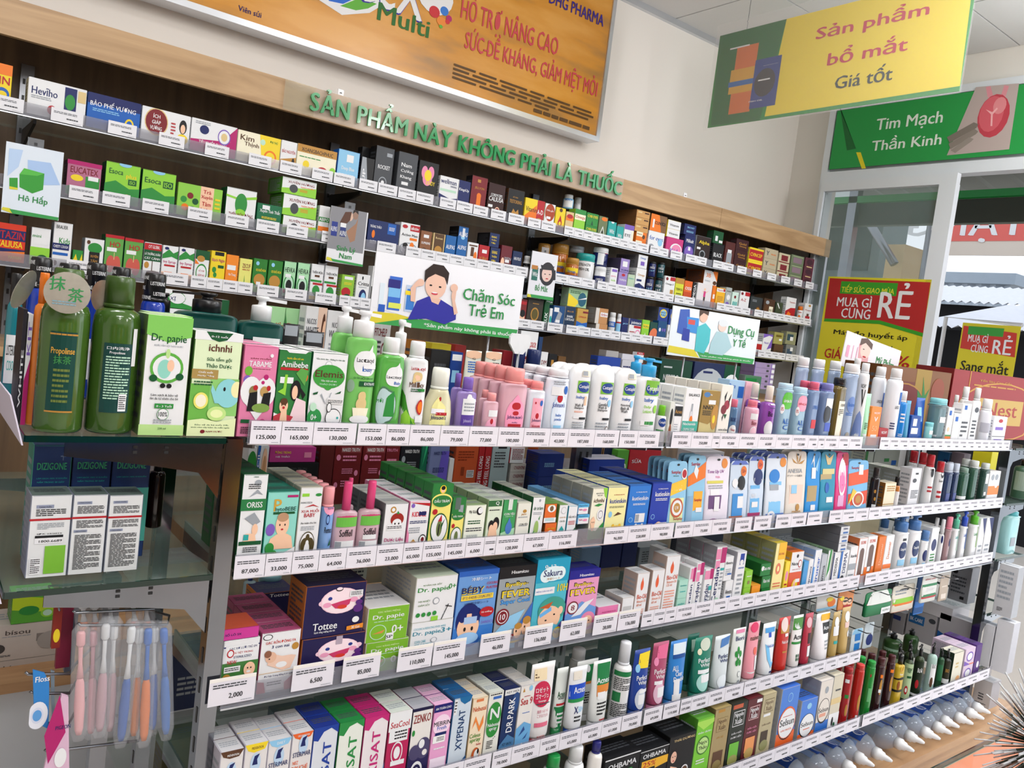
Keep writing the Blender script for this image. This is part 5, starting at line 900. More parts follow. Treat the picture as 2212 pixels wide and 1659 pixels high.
B 701 52 1820 1271 203 d=50|mint green carton with a red script name, left|#a5d8a0;T50,78,86,10,r,Xuyên Mộc;P g,80,46,100,90,100,46;T50,50,84,18,m,PHỔI
B 758 59 1820 1271 203 d=50|mint green carton with a red script name, right|#a5d8a0;P g,0,60,0,94,16,64;T48,78,80,10,r,Thiên Môn;P g,82,56,92,90,100,56;T50,50,84,18,m,PHỔI
B 784 51 1775 1271 214 d=40|white whitening carton with a woman's face|w;R58,60,100,100,#e8c8b4;C88,70,10,24,#5a3626;C92,66,8,20,f;T30,84,44,6,d,NUCOS;T36,74,60,8,d,WHITE;L8,50,60,64,s,3
B 835 46 1775 1271 210 d=40|white whitening carton beside its twin|w;T50,84,44,6,d,NUCOS;T50,74,70,8,d,WHITE;L20,50,80,64,s,3
B 982 49 1820 1271 202 d=40|white carton with a maroon symbol|w;T44,84,70,10,N,FITOHELP;C70,62,16,10,N;C70,62,12,7,w;L10,50,50,74,d,4
B 2101 159 1820 1271 180 d=60|dark green wide carton with white name|#164a33/#0f3a28;R10,84,36,87,w;T36,66,48,12,w,NEBPRO;L12,50,60,56,s,2
B 2316 251 1820 1271 182 d=60|navy and white wide carton with an oval|#1b2a55;C34,40,38,50,#b9bec4;R66,60,100,100,#164a33;C84,48,20,34,w;C86,44,12,24,n;T30,58,28,14,B,NEBPRO;R20,80,40,84,B
B 2530 99 1820 1271 152 d=50|green and white carton with a narrow plaque|#4a7a5a/#7a8a80;R6,50,70,94,#1f7a3c;T38,80,56,12,w,Prospan
#G2|the second gondola shelf
B 484 42 1262 1051 159 n=4 d=44|white carton with a green band and crawling baby|w/G/G;T50,97,20,1.5,G,ORISS;C60,91,14,3,s;L24,84,72,90,k,3;P s,30,76,60,84,84,78,60,80;R0,62,100,74,#2a7a44;T54,68,62,6,w,ORISS;P s,20,54,56,60,84,50,60,46;C64,42,12,6,f;P f,22,30,72,30,66,38,30,38;R22,31,42,37,t;R6,26,94,30,G;L24,18,80,24,d,3;T54,11,20,2,d,150ml;R0,0,100,8,G
B 534 55 1262 1051 129 n=3 d=46|teal carton with a photo of a baby|#8ed4c8/#1f8a70/#1f7a68;T34,82,24,16,#c9a040,P;T60,76,66,7,#1c4a40,hytoBEBE;R22,70,90,73,G;R62,92,96,95,m;C18,50,14,8,v;P f,12,24,94,24,86,40,70,44,40,44,20,38;C54,56,21,15,f;C54,66,18,6,#b89070;C46,56,2,1.5,k;C62,56,2,1.5,k;C54,50,4,1.2,r;P w,8,6,100,26,100,12,60,0,8,0;C20,26,14,7,g;C12,16,10,5,g;C34,18,10,5,g;T64,10,60,3,G,Chiết xuất từ thảo dược
B 583 40 1262 1051 135 n=5 d=32 g=0|white carton with a dark family emblem|w/#c8c4b8/#b9b5a5;R8,88,40,92,l;C82,90,14,2,g;T30,80,50,3,d,DUNG DỊCH;T50,70,80,5,r,XUA MUỖI;T50,64,50,5,r,BABY;P r,20,74,60,78,90,74,60,76;T48,54,70,2.5,k,An toàn cho bé;L16,44,76,50,s,3;C50,26,34,17,#4a4022;C50,26,31,15.5,w;C40,25,20,10,#4a4022;C62,25,20,10,#4a4022;C50,35,9,5,#4a4022;C50,20,12,9,w;C50,28,7,4,w
A 620 23 1262 1051 132 n=6 g=2 c=#f2a0a8 w=84 h=26 s=10|blue spray bottle with a translucent pink cap|#7ba4dc;C30,76,64,12,#f0a0c0;T40,80,60,3,B,Sản phẩm;T40,74,70,5,B,XUA MUỖI;T30,44,70,8,k,Remos;C16,58,16,7,B;C16,58,12,5,#7ba4dc;P G,40,22,60,34,64,24;C10,10,14,5,n
F 656 46 1262 1051 140 k=55 q=90 x c=#e0457f w=34 h=36|clear pink spray bottle with pink nozzle, left|#d9b8c4;R-44,2,74,66,w;R-44,56,74,66,#b01e5a;R-44,44,74,56,#6ab84a;T14,36,64,9,k,Soffell;R-40,10,60,26,w;R-38,11,-4,25,s;R-44,0,74,6,#d04a90
F 685 21 1317 1051 135 k=55 x c=#e0457f w=40 h=36|clear pink spray bottle behind the left one|#d9b8c4
F 703 45 1262 1051 141 k=55 q=90 x c=#e0457f w=34 h=36|clear pink spray bottle with pink nozzle, right|#d9b8c4;R-44,2,74,66,w;R-44,56,74,66,#b01e5a;R-44,44,74,56,#6ab84a;T14,36,64,9,k,Soffell;R-20,26,50,32,w;R-40,10,60,24,w;R-38,11,-4,23,s
B 752 49 1262 1051 101 n=3 d=50|white carton with a red tomato cap|w/#6a6e70/#b8bab8;C36,88,12,6,q;C36,88,7,3.5,w;C56,70,28,12,#9a2a22;C56,62,20,9,w;C48,62,3,2,k;C64,62,3,2,k;P g,50,80,56,86,64,80;R16,50,80,60,w;L18,52,78,58,k,2;T50,32,80,9,m,Dược Liệu;T60,20,50,8,v,muỗi
B 801 44 1262 1051 103 n=5 d=36|white and pink carton with a crossed insect|w/p/#e8eaf0;P p,0,0,0,50,10,40,14,0;P r,0,98,100,90,100,96;C16,92,9,4,v;T50,76,70,9,#d02a40,KIDDEE;R50,74,84,80,B;T64,77,32,8,B,DEE;L8,58,90,64,B,2;L8,40,60,52,s,3;P q,14,0,14,22,34,30,56,20,60,0;C78,28,18,10,k;C78,28,15,8,w;C78,28,8,5,N
B 848 46 1262 1051 135 n=6 d=34 g=1|tall green and yellow carton with an oval picture|#efe27a/#2a7a3a/#2a7a3a;R0,74,100,100,#2a7a3a;C50,92,16,6,y;C50,91,10,4,f;C50,94,10,3,k;C50,76,50,10,#efe27a;C50,75,46,8.5,#2a7a3a;T50,76,72,6,w,DẦU TRÀM;C22,60,12,4,r;C50,36,42,22,G;C50,36,38,20,w;C50,36,14,12,#6a7a4a;P k,44,26,50,26,52,42,46,42;P G,56,40,74,50,60,34;P r,40,46,60,46,56,56;R10,10,88,16,o;T50,13,50,4,w,TIÊN ÔNG
B 889 31 1262 1051 107 n=2 d=34|small green and yellow carton beside a tall one|#efe27a/#2a7a3a/#2a7a3a;R0,70,100,100,#2a7a3a;R50,72,84,86,s;R20,78,60,100,#5a6a64;C50,66,46,8,#2a7a3a;T50,66,70,5,w,DẦU TRÀM;C22,48,12,4,r;C50,28,40,18,G;C50,28,36,16,w;C50,28,14,10,#6a7a4a;R10,6,88,11,o
B 931 49 1262 1051 91 d=40|white carton with a black mother emblem|#e9ede0/#b9c4a8/#8fa878;C68,86,16,9,k;C72,87,12,7,w;T34,84,34,9,k,Mẹ Xưa;L16,56,76,66,G,2;L10,40,86,50,d,2;L16,26,70,34,s,3;P G,16,0,26,12,22,0;P G,40,0,44,14,50,0
B 978 37 1262 1051 100 n=4 d=38|green and white carton with a mother and baby|#d8e4d0/#9aae88/#b8c4b4;R0,86,90,98,#2f6a3c;T60,92,24,8,w,Q;L10,76,80,80,k,1;C32,46,18,12,k;C64,50,22,14,k;C34,40,14,9,f;C60,44,16,10,f;P f,16,24,80,24,70,38,20,36;R14,4,60,22,w;P G,60,0,80,20,96,24,80,0
B 1015 35 1262 1051 99 n=4 d=36|green carton with a blue drop|#3f9a5a/#2a6a3a/#c8ccc8;P #a9d8b0,0,0,0,30,100,40,100,0;R36,78,66,100,#d8dcd8;T50,70,76,6,w,CON YÊU;T50,64,60,3,a,CAJEPUT OIL;C54,40,24,13,#4a78c0;P #4a78c0,34,44,54,62,74,44;T34,17,40,6,k,100%;P k,40,4,60,0,50,8
B 1053 36 1262 1051 91 n=3 d=34|white patterned carton with a brown paw|#e4e4da/#b8b8a8/#d8d8cc;C54,80,14,4,q;T50,72,34,5,q,pure;T56,50,60,6,k,CON YÊU;L20,44,80,48,s,1;L10,64,80,68,s,1;C54,10,26,10,n;C54,20,8,4,n
B 1090 34 1262 1051 102 n=4 d=36|white carton with a pale green fruit|w/G/#c8ccc0;C56,92,8,3,s;T50,76,74,7,G,dr.tràm;L14,62,80,68,s,2;C50,34,18,16,#9aba6a;P g,10,20,40,30,30,16;P g,60,12,86,30,70,10;P g,60,54,74,62,66,50
B 1125 33 1262 1096 41 n=2 d=40|orange and white small carton, upper|#e06a2a/#8a4a22/#6a9a4a;C56,74,34,20,w;C56,74,16,14,#7a5a3a;T52,94,50,7,y,DẦU TRÀM;R0,0,100,26,w;R10,8,84,24,#b8d4d8
B 1131 33 1262 1051 44 d=40|orange and white small carton, lower|#e06a2a/#8a4a22;R0,0,100,20,w;C50,44,30,20,w;T52,74,60,10,y,DẦU TRÀM
B 1161 25 1262 1051 83 n=2 d=36|slim white carton with a green cube|w/#6a8a4a/#7aa05a;C54,84,30,9,s;C54,84,27,8,w;T50,66,70,4,q,CON YÊU;T50,56,60,5,G,CON YÊU;P t,20,30,50,44,80,32,50,18;P G,20,30,50,18,50,0,26,8
B 1189 27 1262 1051 79 n=2 d=36|white carton with a dark green curve|w/#2a8fae;P G,0,0,0,16,50,24,100,40,100,0;T50,70,80,8,k,DẦU MÙ U;L14,46,84,58,r,3
B 1219 31 1262 1110 23 d=180|long pale blue carton lying deep, upper|w/#7ab0dc/#5a9ad0;R0,66,100,100,#5ab4e0;T46,82,80,18,B,Bepanthen;C64,40,20,12,p;T24,46,30,18,m,balm
B 1223 33 1262 1088 21 d=180|long pale blue carton lying deep, lower|w/#7ab0dc/#5a9ad0;R0,66,100,100,#5ab4e0;T46,82,80,18,B,Bepanthen;C64,40,20,12,p;T24,46,30,18,m,balm
B 1263 45 1262 1051 116 n=4 d=34|cream carton with a cartoon baby and tick|#efecd8/#9a9a90/#c8c8bc;P l,70,100,100,100,100,78,84,84;T50,90,50,3,d,KEM BÔI DA;T50,86,36,3,d,TRẺ EM;T50,76,70,8,n,ichnhi;P g,20,66,50,64,80,68,50,70;C70,48,24,12,w;C70,48,16,8,k;C70,48,14,7,w;P g,0,0,0,20,50,16,100,34,100,0;C24,34,16,9,f;C26,24,12,8,f;C24,42,5,3,f;C18,34,2,1.5,k;C30,34,2,1.5,k
B 1320 65 1262 1051 118 n=5 d=36|cream carton with a yellow bear|#f0eaa8/#2a4aa0/#e6e2b0;T56,84,50,2,r,CREAM;T54,72,78,9,#1f3f9a,kutieskin;L16,58,86,62,d,2;C24,46,9,6,e;P n,40,42,60,50,80,46,60,44;C60,10,24,14,#f0c040;C44,22,7,5,#f0c040;C76,22,7,5,#f0c040;C52,10,2,1.5,k;C68,10,2,1.5,k
B 1392 72 1262 1051 120 n=4 d=36|mid blue carton with a white bear|#2a78d0/#1c4a9a/#3a78c8;T54,74,74,8,w,kutieskin;T56,86,50,2,w,CREAM;L24,60,80,64,w,2;R40,26,84,44,w;R42,28,58,42,s;C62,10,22,12,w;C48,20,6,4,w;C76,20,6,4,w;C20,32,10,5,e;C20,32,8,4,#2a78d0
B 1465 67 1262 1051 124 n=5 d=36|royal blue carton with an orange bear|#1c3aa8/#152c80/#1f3c9c;T56,78,74,9,w,kutieskin;T56,88,50,2,w,CREAM;L24,64,84,70,w,2;C20,34,10,5,e;C20,34,8,4,#1c3aa8;C54,10,22,14,f;R52,4,96,22,w;L54,6,92,20,d,4
H 1535 71 1262 1051 171 n=5 g=12 d=8 t=1|blue and yellow hanging sun cream card|#8fc4e4;P #f0c030,0,50,0,66,100,76,100,60;T40,84,50,6,r,Sunplay;T40,79,30,2,G,SKIN AQUA;C84,82,16,8,w;C84,82,12,6,r;T46,62,60,7,w,CHO BÉ;R14,0,86,48,#dfe8b0;C50,34,34,14,#c05a3a;C50,34,27,11,w;C50,34,18,7,q;T50,34,20,5,w,UV;T60,18,50,5,r,Sunplay;C56,6,12,4,l
H 1606 69 1262 1051 185 n=3 g=12 d=8 t=1|blue card with an orange tilted stripe and tube|#8fc4e4;P o,0,58,0,72,100,92,100,70;T40,88,50,6,r,Sunplay;P w,30,78,50,68,58,80,40,88;R34,0,86,52,#f0ac28;T60,40,44,5,r,Sunplay;R50,24,86,30,w;R0,0,30,46,#8ab0d0;C60,2,24,8,#f07a2a
H 1690 97 1262 1051 183 n=2 g=16 d=14 t=1|white pouch with a purple UV milk bottle|#e6e0ee;C76,90,13,7,#e08a3a;T40,78,70,6,#9a4a9a,Tone Up UV;T50,71,20,3,p,Milk;R6,62,74,66,#d8d060;L10,54,70,60,s,2;R10,0,64,46,#6a4a7a;R16,46,54,54,w;R34,24,56,44,w;C34,4,30,10,#8a2a7a
H 1779 77 1262 1051 171 n=5 g=14 d=10 t=1|white and blue pouch with an orange tag|#c9d8ea;R0,94,100,100,#5a70c0;C72,84,16,8,#e0762a;T72,84,20,6,N,50+;C62,66,22,11,k;T50,58,70,5,w,sữa chống nắng;C26,66,16,7,w;R10,16,70,50,#3a8ad0;R40,28,72,46,w;R0,0,74,16,#b0643a;T40,7,44,5,w,汗水
H 1853 69 1262 1051 182 n=4 g=14 d=10 t=1|white and blue pouch with a magenta foot|#c9d8ea;R0,94,100,100,#5a70c0;C70,88,18,8,#e0622a;T70,88,22,6,N,50+;C60,70,30,12,#1f2f6a;T60,66,50,5,w,Essence;R10,18,72,58,#6ab0e4;T30,44,30,6,w,Perfect UV;R20,26,60,34,w;R0,0,80,18,#a83a6a;T40,9,60,4,w,みずみずしい
H 1942 95 1262 1051 189 n=4 g=14 d=10 t=1|white pouch with a pale blue gel bottle|#d8e2ee;R0,94,100,100,#5a70c0;C80,88,16,7,#e08a2a;C40,68,26,10,#2a7fd0;R16,10,76,60,#7fc0ec;R16,48,60,56,s;R4,0,96,14,#3a6ac0;C30,10,20,8,w
H 2038 94 1262 1051 197 n=2 g=16 d=10 t=1|beige pouch with a sunburst and cream bottle|#e4dcd2;P q,50,82,20,90,30,84;P q,50,82,40,98,52,90;P q,50,82,70,96,64,86;P q,50,82,90,88,74,82;T40,72,76,6,s,ANESSA;T40,65,80,3,d,デリケートな肌を;R12,0,84,52,#e9cfc0;R20,40,50,52,e;C60,20,10,5,q;T54,14,50,3,q,ANESSA
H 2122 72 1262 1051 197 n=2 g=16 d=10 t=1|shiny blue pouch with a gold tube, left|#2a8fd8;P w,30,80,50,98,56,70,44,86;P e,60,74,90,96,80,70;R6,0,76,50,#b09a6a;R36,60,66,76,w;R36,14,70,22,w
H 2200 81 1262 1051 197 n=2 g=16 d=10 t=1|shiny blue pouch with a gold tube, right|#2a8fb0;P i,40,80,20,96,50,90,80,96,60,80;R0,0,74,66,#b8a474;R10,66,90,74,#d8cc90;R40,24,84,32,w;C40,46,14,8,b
H 2275 68 1262 1051 194 n=2 g=14 d=10 t=1|pink hanging card with a stick|#d83a80;C50,62,32,30,w;C50,62,26,24,#f07ab0;R50,80,100,98,r;R20,0,70,34,#d8a8d0
H 2369 117 1262 1051 170 n=2 g=14 d=10 t=1|orange and blue hanging sun cream card|#7ab8e4;P #e0562a,0,54,0,76,100,84,100,60;T34,86,44,6,r,Sunplay;T40,66,66,8,w,SỨC MẠNH;R50,74,72,92,w;P #d8441a,0,0,0,40,100,46,100,0;C50,30,30,14,w;C50,30,24,11,#c0522a;C50,30,14,7,q;P #e0c040,0,20,20,50,40,44
A 2471 28 1262 1051 147 c=#2a2222 w=66 h=20|black bottle with gold dots|#241d20;C20,50,14,4,q;C30,34,14,4,q;R0,14,60,22,w
B 2546 70 1262 1051 101 d=40|cream carton with a brown side|#e8dfc4/#8a5a22;L20,70,90,90,q,3;R0,30,100,32,q;L20,12,80,24,q,3
A 2606 22 1262 1051 116 c=k w=70 h=24|small amber bottle with a black cap|#c07a3a;R-60,0,80,60,w
B 2728 79 1310 1051 129 d=60 n=2|white carton with green edging|#d8dad4/#8a8f8a;R0,96,100,100,l;L30,50,90,80,d,4
B 2704 66 1262 1051 145 d=40|tall white carton with small print|#dfe0e6;R40,86,70,90,k;C40,72,20,5,d;L20,30,90,50,d,6
A 2827 35 1262 1051 188 c=#b81f2c w=70 h=22|white bottle with a dark red cap, nearest|w;C44,68,20,8,d;T40,74,50,4,k,Eucerin;L10,30,70,44,r,2
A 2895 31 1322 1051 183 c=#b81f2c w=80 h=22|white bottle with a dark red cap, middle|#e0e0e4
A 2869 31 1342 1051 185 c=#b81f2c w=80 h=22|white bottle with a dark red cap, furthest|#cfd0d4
A 2900 29 1262 1051 164 c=#b81f2c w=80 h=22|shorter white bottle with a dark red cap|w;C50,74,26,8,d;T40,60,60,5,k,Eucerin;L0,20,70,40,r,2
F 2957 39 1262 1051 159 n=2 g=4 x k=60 q=60 c=#b9c2d2 w=90 h=20|clear bottle with dark blue liquid, left|#2c3f66;R0,0,90,34,#45508a;R20,6,60,14,w
F 3008 31 1262 1051 158 n=2 g=4 x k=60 q=60 c=#b9c2d2 w=90 h=20|clear bottle with dark blue liquid, right|#2c3f66;R0,0,90,34,#45508a
F 3085 50 1262 1051 141 x k=60 q=60 c=#86a094 w=60 h=12|dark green clear bottle, left|#2f5a48;R-60,20,60,28,w
F 3158 42 1262 1051 167 n=2 g=4 x k=60 q=60 c=#d8dede w=70 h=16|dark green clear bottle, middle|#2f5a48
F 3254 41 1262 1051 157 x k=60 q=60 c=#c8cfcc w=90 h=14|dark green clear bottle, right|#2f4f46;R20,52,70,76,w;R20,24,50,32,w
B 3322 94 1262 1051 128 n=2 d=50|white and orange carton at the shelf's end|w;R0,30,100,56,#e8843c;C30,82,14,9,s;C66,82,14,9,s;C70,56,12,6,w
#G2B|the back of the second gondola shelf
B 616 20 1640 1051 129 d=50|white carton with a green hill|w;C50,70,50,24,g;T50,60,80,8,k,Eugica
B 639 24 1640 1051 133 d=50|white and blue ear care carton|w;R0,0,24,100,b;V12,60,18,60,w,EARICIL;C66,62,26,34,f;C66,62,16,22,#c8946a
B 705 104 1640 1148 33 d=60|wide magenta carton with pale lettering|#b83a88;T28,66,34,20,y,ĐÔNG TRÙNG;T28,36,30,18,w,HẠ THẢO;R74,30,90,66,p
B 710 114 1640 1051 96 d=60|black wide carton under a magenta one|#151518/#3a2a34;T56,84,40,8,d,NAKED TRUTH;L56,60,90,70,d,3
B 785 33 1640 1051 136 d=60|dark red carton at the end of a dark row|#5c1c1e
B 836 66 1640 1051 137 d=60|dark red carton with thin white lettering, left|#6e1a1f;R22,86,96,96,#8a3a40;T58,91,66,6,w,NAKED TRUTH;C14,78,8,5,p;L30,70,80,82,p,2;L30,50,70,60,p,3;C84,52,7,5,p;L30,28,70,40,p,3;C12,32,7,5,p
B 901 58 1640 1051 137 d=60|dark red carton with thin white lettering, right|#6e1a1f;R12,86,96,96,#8a3a40;T54,91,72,6,w,NAKED TRUTH;C14,78,8,5,p;L30,70,80,82,p,2;L30,50,70,60,p,3;C84,52,7,5,p;L30,28,70,40,p,3
B 950 36 1640 1051 138 d=60|narrow dark red carton with a pale corner|#6e1a1f;T40,90,80,5,p,TRUTH;L10,60,80,76,p,2;C80,60,9,5,p;L10,30,80,40,p,2
B 998 55 1640 1051 138 d=60|black carton with white outlines|#16181f;T56,88,70,6,w,NAKED TRUTH;C16,74,9,6,s;L34,60,80,70,s,3;C84,48,8,6,s
B 1043 18 1650 1051 136 d=60|dark green iridescent carton|#1c7a5a;P #3ad08a,30,60,90,100,60,100
B 1080 54 1640 1051 136 d=60|blue violet iridescent carton|#7a86b8;P #6a5ac8,40,0,100,0,100,90,60,90;T50,86,64,6,B,NAKED TRUTH;L20,50,80,60,B,3;L20,20,70,30,s,2
B 1118 14 1640 1051 104 d=40|thin white carton between violet and orange|w
B 1161 69 1640 1051 137 d=60|large orange carton with a barcode|#c2532a;L12,70,80,90,#8a3414,4;R56,40,88,54,w;L58,41,86,53,k,6;R30,44,44,60,#8a3414
B 1206 18 1640 1051 137 d=60|red carton with vertical lettering, left|#b2252a;V50,45,60,70,w,LONG FEEL LONG
B 1227 20 1640 1051 137 d=60|red carton with vertical lettering, right|#b2252a;V50,45,60,70,w,LONG FEEL LONG
B 1267 56 1640 1051 138 d=60|pale grey blue carton with small print|#a9bcc0;R30,94,80,98,k;L16,56,76,88,d,6;L50,16,80,30,k,3
B 1321 48 1640 1142 42 d=60|white and red printed carton on a stack|w/r;L14,20,90,90,N,7
B 1330 51 1640 1051 90 st=4 d=60|flat white carton in a low pile|#c9c5c0;T56,50,70,40,N,CYASENTINE
A 1410 31 1670 1051 135 c=#c05a20 w=96 h=20|tall orange can with a white label|#d8702a;R0,20,60,50,w
B 1414 84 1606 1051 123 st=2 d=60|navy blue carton stacked in a pair|#1c3480;L20,40,60,60,e,3
B 1628 47 1664 1051 130 d=50|dark navy carton with a gold edge, left|#1a2444;R0,0,4,100,q;R96,0,100,100,q
B 1681 50 1664 1051 128 d=50|dark navy carton with a gold edge, right|#1a2444;R0,0,4,100,q;C60,50,14,8,s
B 1715 47 1640 1051 127 d=60|bright green carton beside a red one|#5aa83a;T60,60,50,20,w,O
B 1810 136 1640 1051 136 d=60|wide red carton behind the sun cream cards|#b32630;T24,70,30,10,w,SỮA
B 1594 137 1580 1051 113 d=70|large royal blue carton behind cream ones|#2440a0/#1a2f80/#a9a8b8
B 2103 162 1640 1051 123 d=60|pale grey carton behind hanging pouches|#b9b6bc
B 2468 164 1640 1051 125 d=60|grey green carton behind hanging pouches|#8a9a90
B 3102 63 1640 1051 136 d=60|white and green carton behind the cards|#c8cec4;R0,0,30,100,g;R50,40,90,50,g
B 3240 201 1640 1051 141 d=60|large pale grey carton with small print|#b8bcb4;R40,60,60,70,g;R70,50,90,64,b
#G3|the third gondola shelf
B 489 60 1262 832 101 d=64|white and green carton with a baby photograph|w;R0,0,100,62,#3f7a3a;R0,88,100,90,B;P w,6,66,96,68,96,92,6,90;T54,86,76,6,B,GẠC RƠ LƯỠI TRẺ EM;T54,78,56,5,r,ĐÃ TIỆT TRÙNG;T54,71,50,4,B,STERILIZED;C20,78,10,7,r;C20,78,7,5,w;T26,63,26,6,r,NEW;R6,46,50,56,w;L8,48,46,54,k,2;C24,20,26,16,q;C14,36,12,8,q;P f,40,2,94,2,92,38,60,38;C76,48,16,12,f;C71,50,2,1.5,k;C80,50,2,1.5,k;C74,44,6,2,w;P w,60,6,76,4,74,20
B 485 61 1262 934 19 d=64|pink sided carton lying on a baby photo carton|#c83a94/#a02a74/#c8553a;T30,50,44,30,B,SỐ LÔ SX
B 556 70 1262 832 106 n=4 d=46|white carton with a lying baby and red name|w/#8a3a5a/#b0507a;C16,92,12,5,k;C16,92,10,4,w;T50,83,76,8,#c22a1a,GẠC RỐN ĐÔNG FA;T50,75,44,5,B,3 con nai;C88,72,9,6,q;P #e8c4b0,20,46,60,34,80,36,92,56,80,58,56,58,30,64;C28,58,14,9,#e0b49a;C20,64,9,6,#8a5a44;C56,44,14,5,w;R0,32,100,33,#d8b890;T52,27,72,4.5,B,Đã Tiệt Trùng Bằng E.O GAS;P r,0,0,0,20,16,18,22,0;P r,70,0,66,12,84,22,100,28,100,0;R22,4,68,20,w;L24,10,60,18,k,2;C24,56,2,1,k
B 650 116 1262 917 94 d=70|navy carton with a laughing baby face, upper|#1f1a4a/#a8622a/#1a1838;C58,66,33,25,#f0c8d8;C27,64,5,5,#f0c8d8;C90,72,5,5,#f0c8d8;C58,66,31,24,#f6e0e8;C40,72,3.5,3.5,#2a3a8a;C76,76,3.5,3.5,#2a3a8a;C36,60,7,5,#eaa0c0;C80,66,7,5,#eaa0c0;P #c83a68,42,61,58,65,75,68,73,58,62,50,50,52;C61,54,8,4,#d03a2a;C54,89,6,4,k;C54,90,5,3,#f6e0e8;T36,20,40,14,w,Tottee;T36,9,34,5,w,Sạch răng miệng cho bé;R72,72,94,84,w;L74,74,92,82,k,3;C88,48,8,8,#5a2a7a;C89,60,6,5,#5a2a7a;C86,26,6,6,w;P #e08a2a,72,6,100,8,100,17,72,14;T87,11,14,5,w,30 Gói
B 656 122 1262 832 84 d=70|navy carton with a laughing baby face, lower|#1f1a4a/#a8622a/#2a2658;C58,66,33,25,#f0c8d8;C27,64,5,5,#f0c8d8;C90,72,5,5,#f0c8d8;C58,66,31,24,#f6e0e8;C40,72,3.5,3.5,#2a3a8a;C76,76,3.5,3.5,#2a3a8a;C36,60,7,5,#eaa0c0;C80,66,7,5,#eaa0c0;P #c83a68,42,61,58,65,75,68,73,58,62,50,50,52;C61,54,8,4,#d03a2a;T36,20,40,14,w,Tottee;T36,9,34,5,w,Sạch răng miệng cho bé;R52,80,62,98,#b0a0b0;C88,48,8,8,#5a2a7a;C89,60,6,5,#5a2a7a;C86,26,6,6,w
B 761 87 1262 891 66 d=120|lime carton with a carrot ring, upper|#7cb530/#d8d8d0/w;T50,86,54,8,#d8e8b0,GẠC RĂNG MIỆNG;T50,70,76,16,w,Dr. papie;L16,56,84,60,a,1;C28,28,20,22,a;C28,28,18,20,#7cb530;P #d08a4a,14,24,44,34,38,24;T74,32,28,24,w,0+;R48,2,66,22,w;T56,11,16,9,k,SP
B 766 90 1262 832 59 d=120|lime carton with a carrot ring, lower|#7cb530/#d8d8d0;T50,84,54,7,#d8e8b0,GẠC RĂNG MIỆNG;T50,70,76,15,w,Dr. papie;L16,56,84,60,a,1;C28,34,20,20,a;C28,34,18,18,#7cb530;P #d08a4a,14,30,44,40,38,30;T74,36,28,22,w,0+
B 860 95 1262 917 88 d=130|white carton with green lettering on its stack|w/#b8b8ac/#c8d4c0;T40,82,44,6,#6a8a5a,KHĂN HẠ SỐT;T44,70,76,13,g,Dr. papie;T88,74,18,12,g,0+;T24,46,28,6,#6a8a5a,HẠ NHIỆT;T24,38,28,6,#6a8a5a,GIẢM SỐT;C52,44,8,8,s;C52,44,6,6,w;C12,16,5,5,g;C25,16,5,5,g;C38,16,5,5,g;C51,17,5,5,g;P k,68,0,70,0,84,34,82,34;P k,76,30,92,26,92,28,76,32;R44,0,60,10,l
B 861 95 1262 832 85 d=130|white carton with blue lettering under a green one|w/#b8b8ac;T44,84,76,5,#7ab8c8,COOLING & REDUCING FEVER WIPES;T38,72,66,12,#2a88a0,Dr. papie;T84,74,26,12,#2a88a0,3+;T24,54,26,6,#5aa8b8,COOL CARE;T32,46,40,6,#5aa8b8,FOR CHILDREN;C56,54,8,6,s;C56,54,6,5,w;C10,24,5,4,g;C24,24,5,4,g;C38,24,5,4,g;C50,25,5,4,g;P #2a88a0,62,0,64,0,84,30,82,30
B 959 98 1262 832 176 n=2 d=62|blue carton with a boy wearing a cool patch|#6a9ad8/#2a5aa8/#2450a0;R0,94,100,100,#2a5fb8;R0,0,100,34,#3a7ac8;P #7ab0e0,0,0,0,18,30,22,60,16,100,20,100,0;C34,42,30,20,#15256a;C36,34,27,16,f;C20,48,10,8,#15256a;C54,48,12,8,#15256a;R24,38,56,46,#a8c4e8;C28,32,3,2.5,k;C46,32,3,2.5,k;C36,25,7,2,r;C34,18,34,8,#2a5fb0;C36,21,28,7,#9ac4ec;T56,90,50,4,w,冷却シート;T38,78,56,10,y,BÉBY;T37,78.5,54,9,B,BÉBY;T84,84,28,3,r,COOLING;T84,79,28,3,r,PLASTER;R10,66,90,72,#f0d040;T50,69,74,3.5,B,UP TO 10 HOURS COOLING EFFECT;T50,62,60,3,B,10時間冷却シート;C78,50,18,6,r;T78,50,26,3,w,16 miếng;T82,38,30,3,v,DAINDICO
B 1059 97 1262 832 176 d=54|silver and black carton for fever patches|#9aa2a8/#30343a/#1a1a1e;R0,86,100,100,k;T54,93,46,4,w,Hisamitsu;T50,78,64,8,k,ByeBye-;T50,77.5,60,6,y,ByeBye-;T50,67,80,10,k,FEVER;T50,67,76,8,y,FEVER;T50,57,80,8,#2a6ac0,Super Cool;T50,57,77,6,#4aa0e0,Super Cool;P #3a6ab8,60,22,100,54,100,12;P e,0,20,56,24,80,46,40,40;C20,40,18,10,N;C20,40,14,8,w;C20,40,12,7,N;T20,40,14,7,w,10;R0,11,56,17,N;T28,14,48,4,w,MADE IN JAPAN;C66,20,11,9,f;C66,26,10,4,q;C88,24,12,11,f;C88,32,11,5,q;C62,20,2,1.5,k;C84,24,2,1.5,k;P y,0,8,60,6,100,12,100,9;R0,0,100,6,k;R12,0,34,6,e;R42,0,62,6,e;R72,0,92,6,w
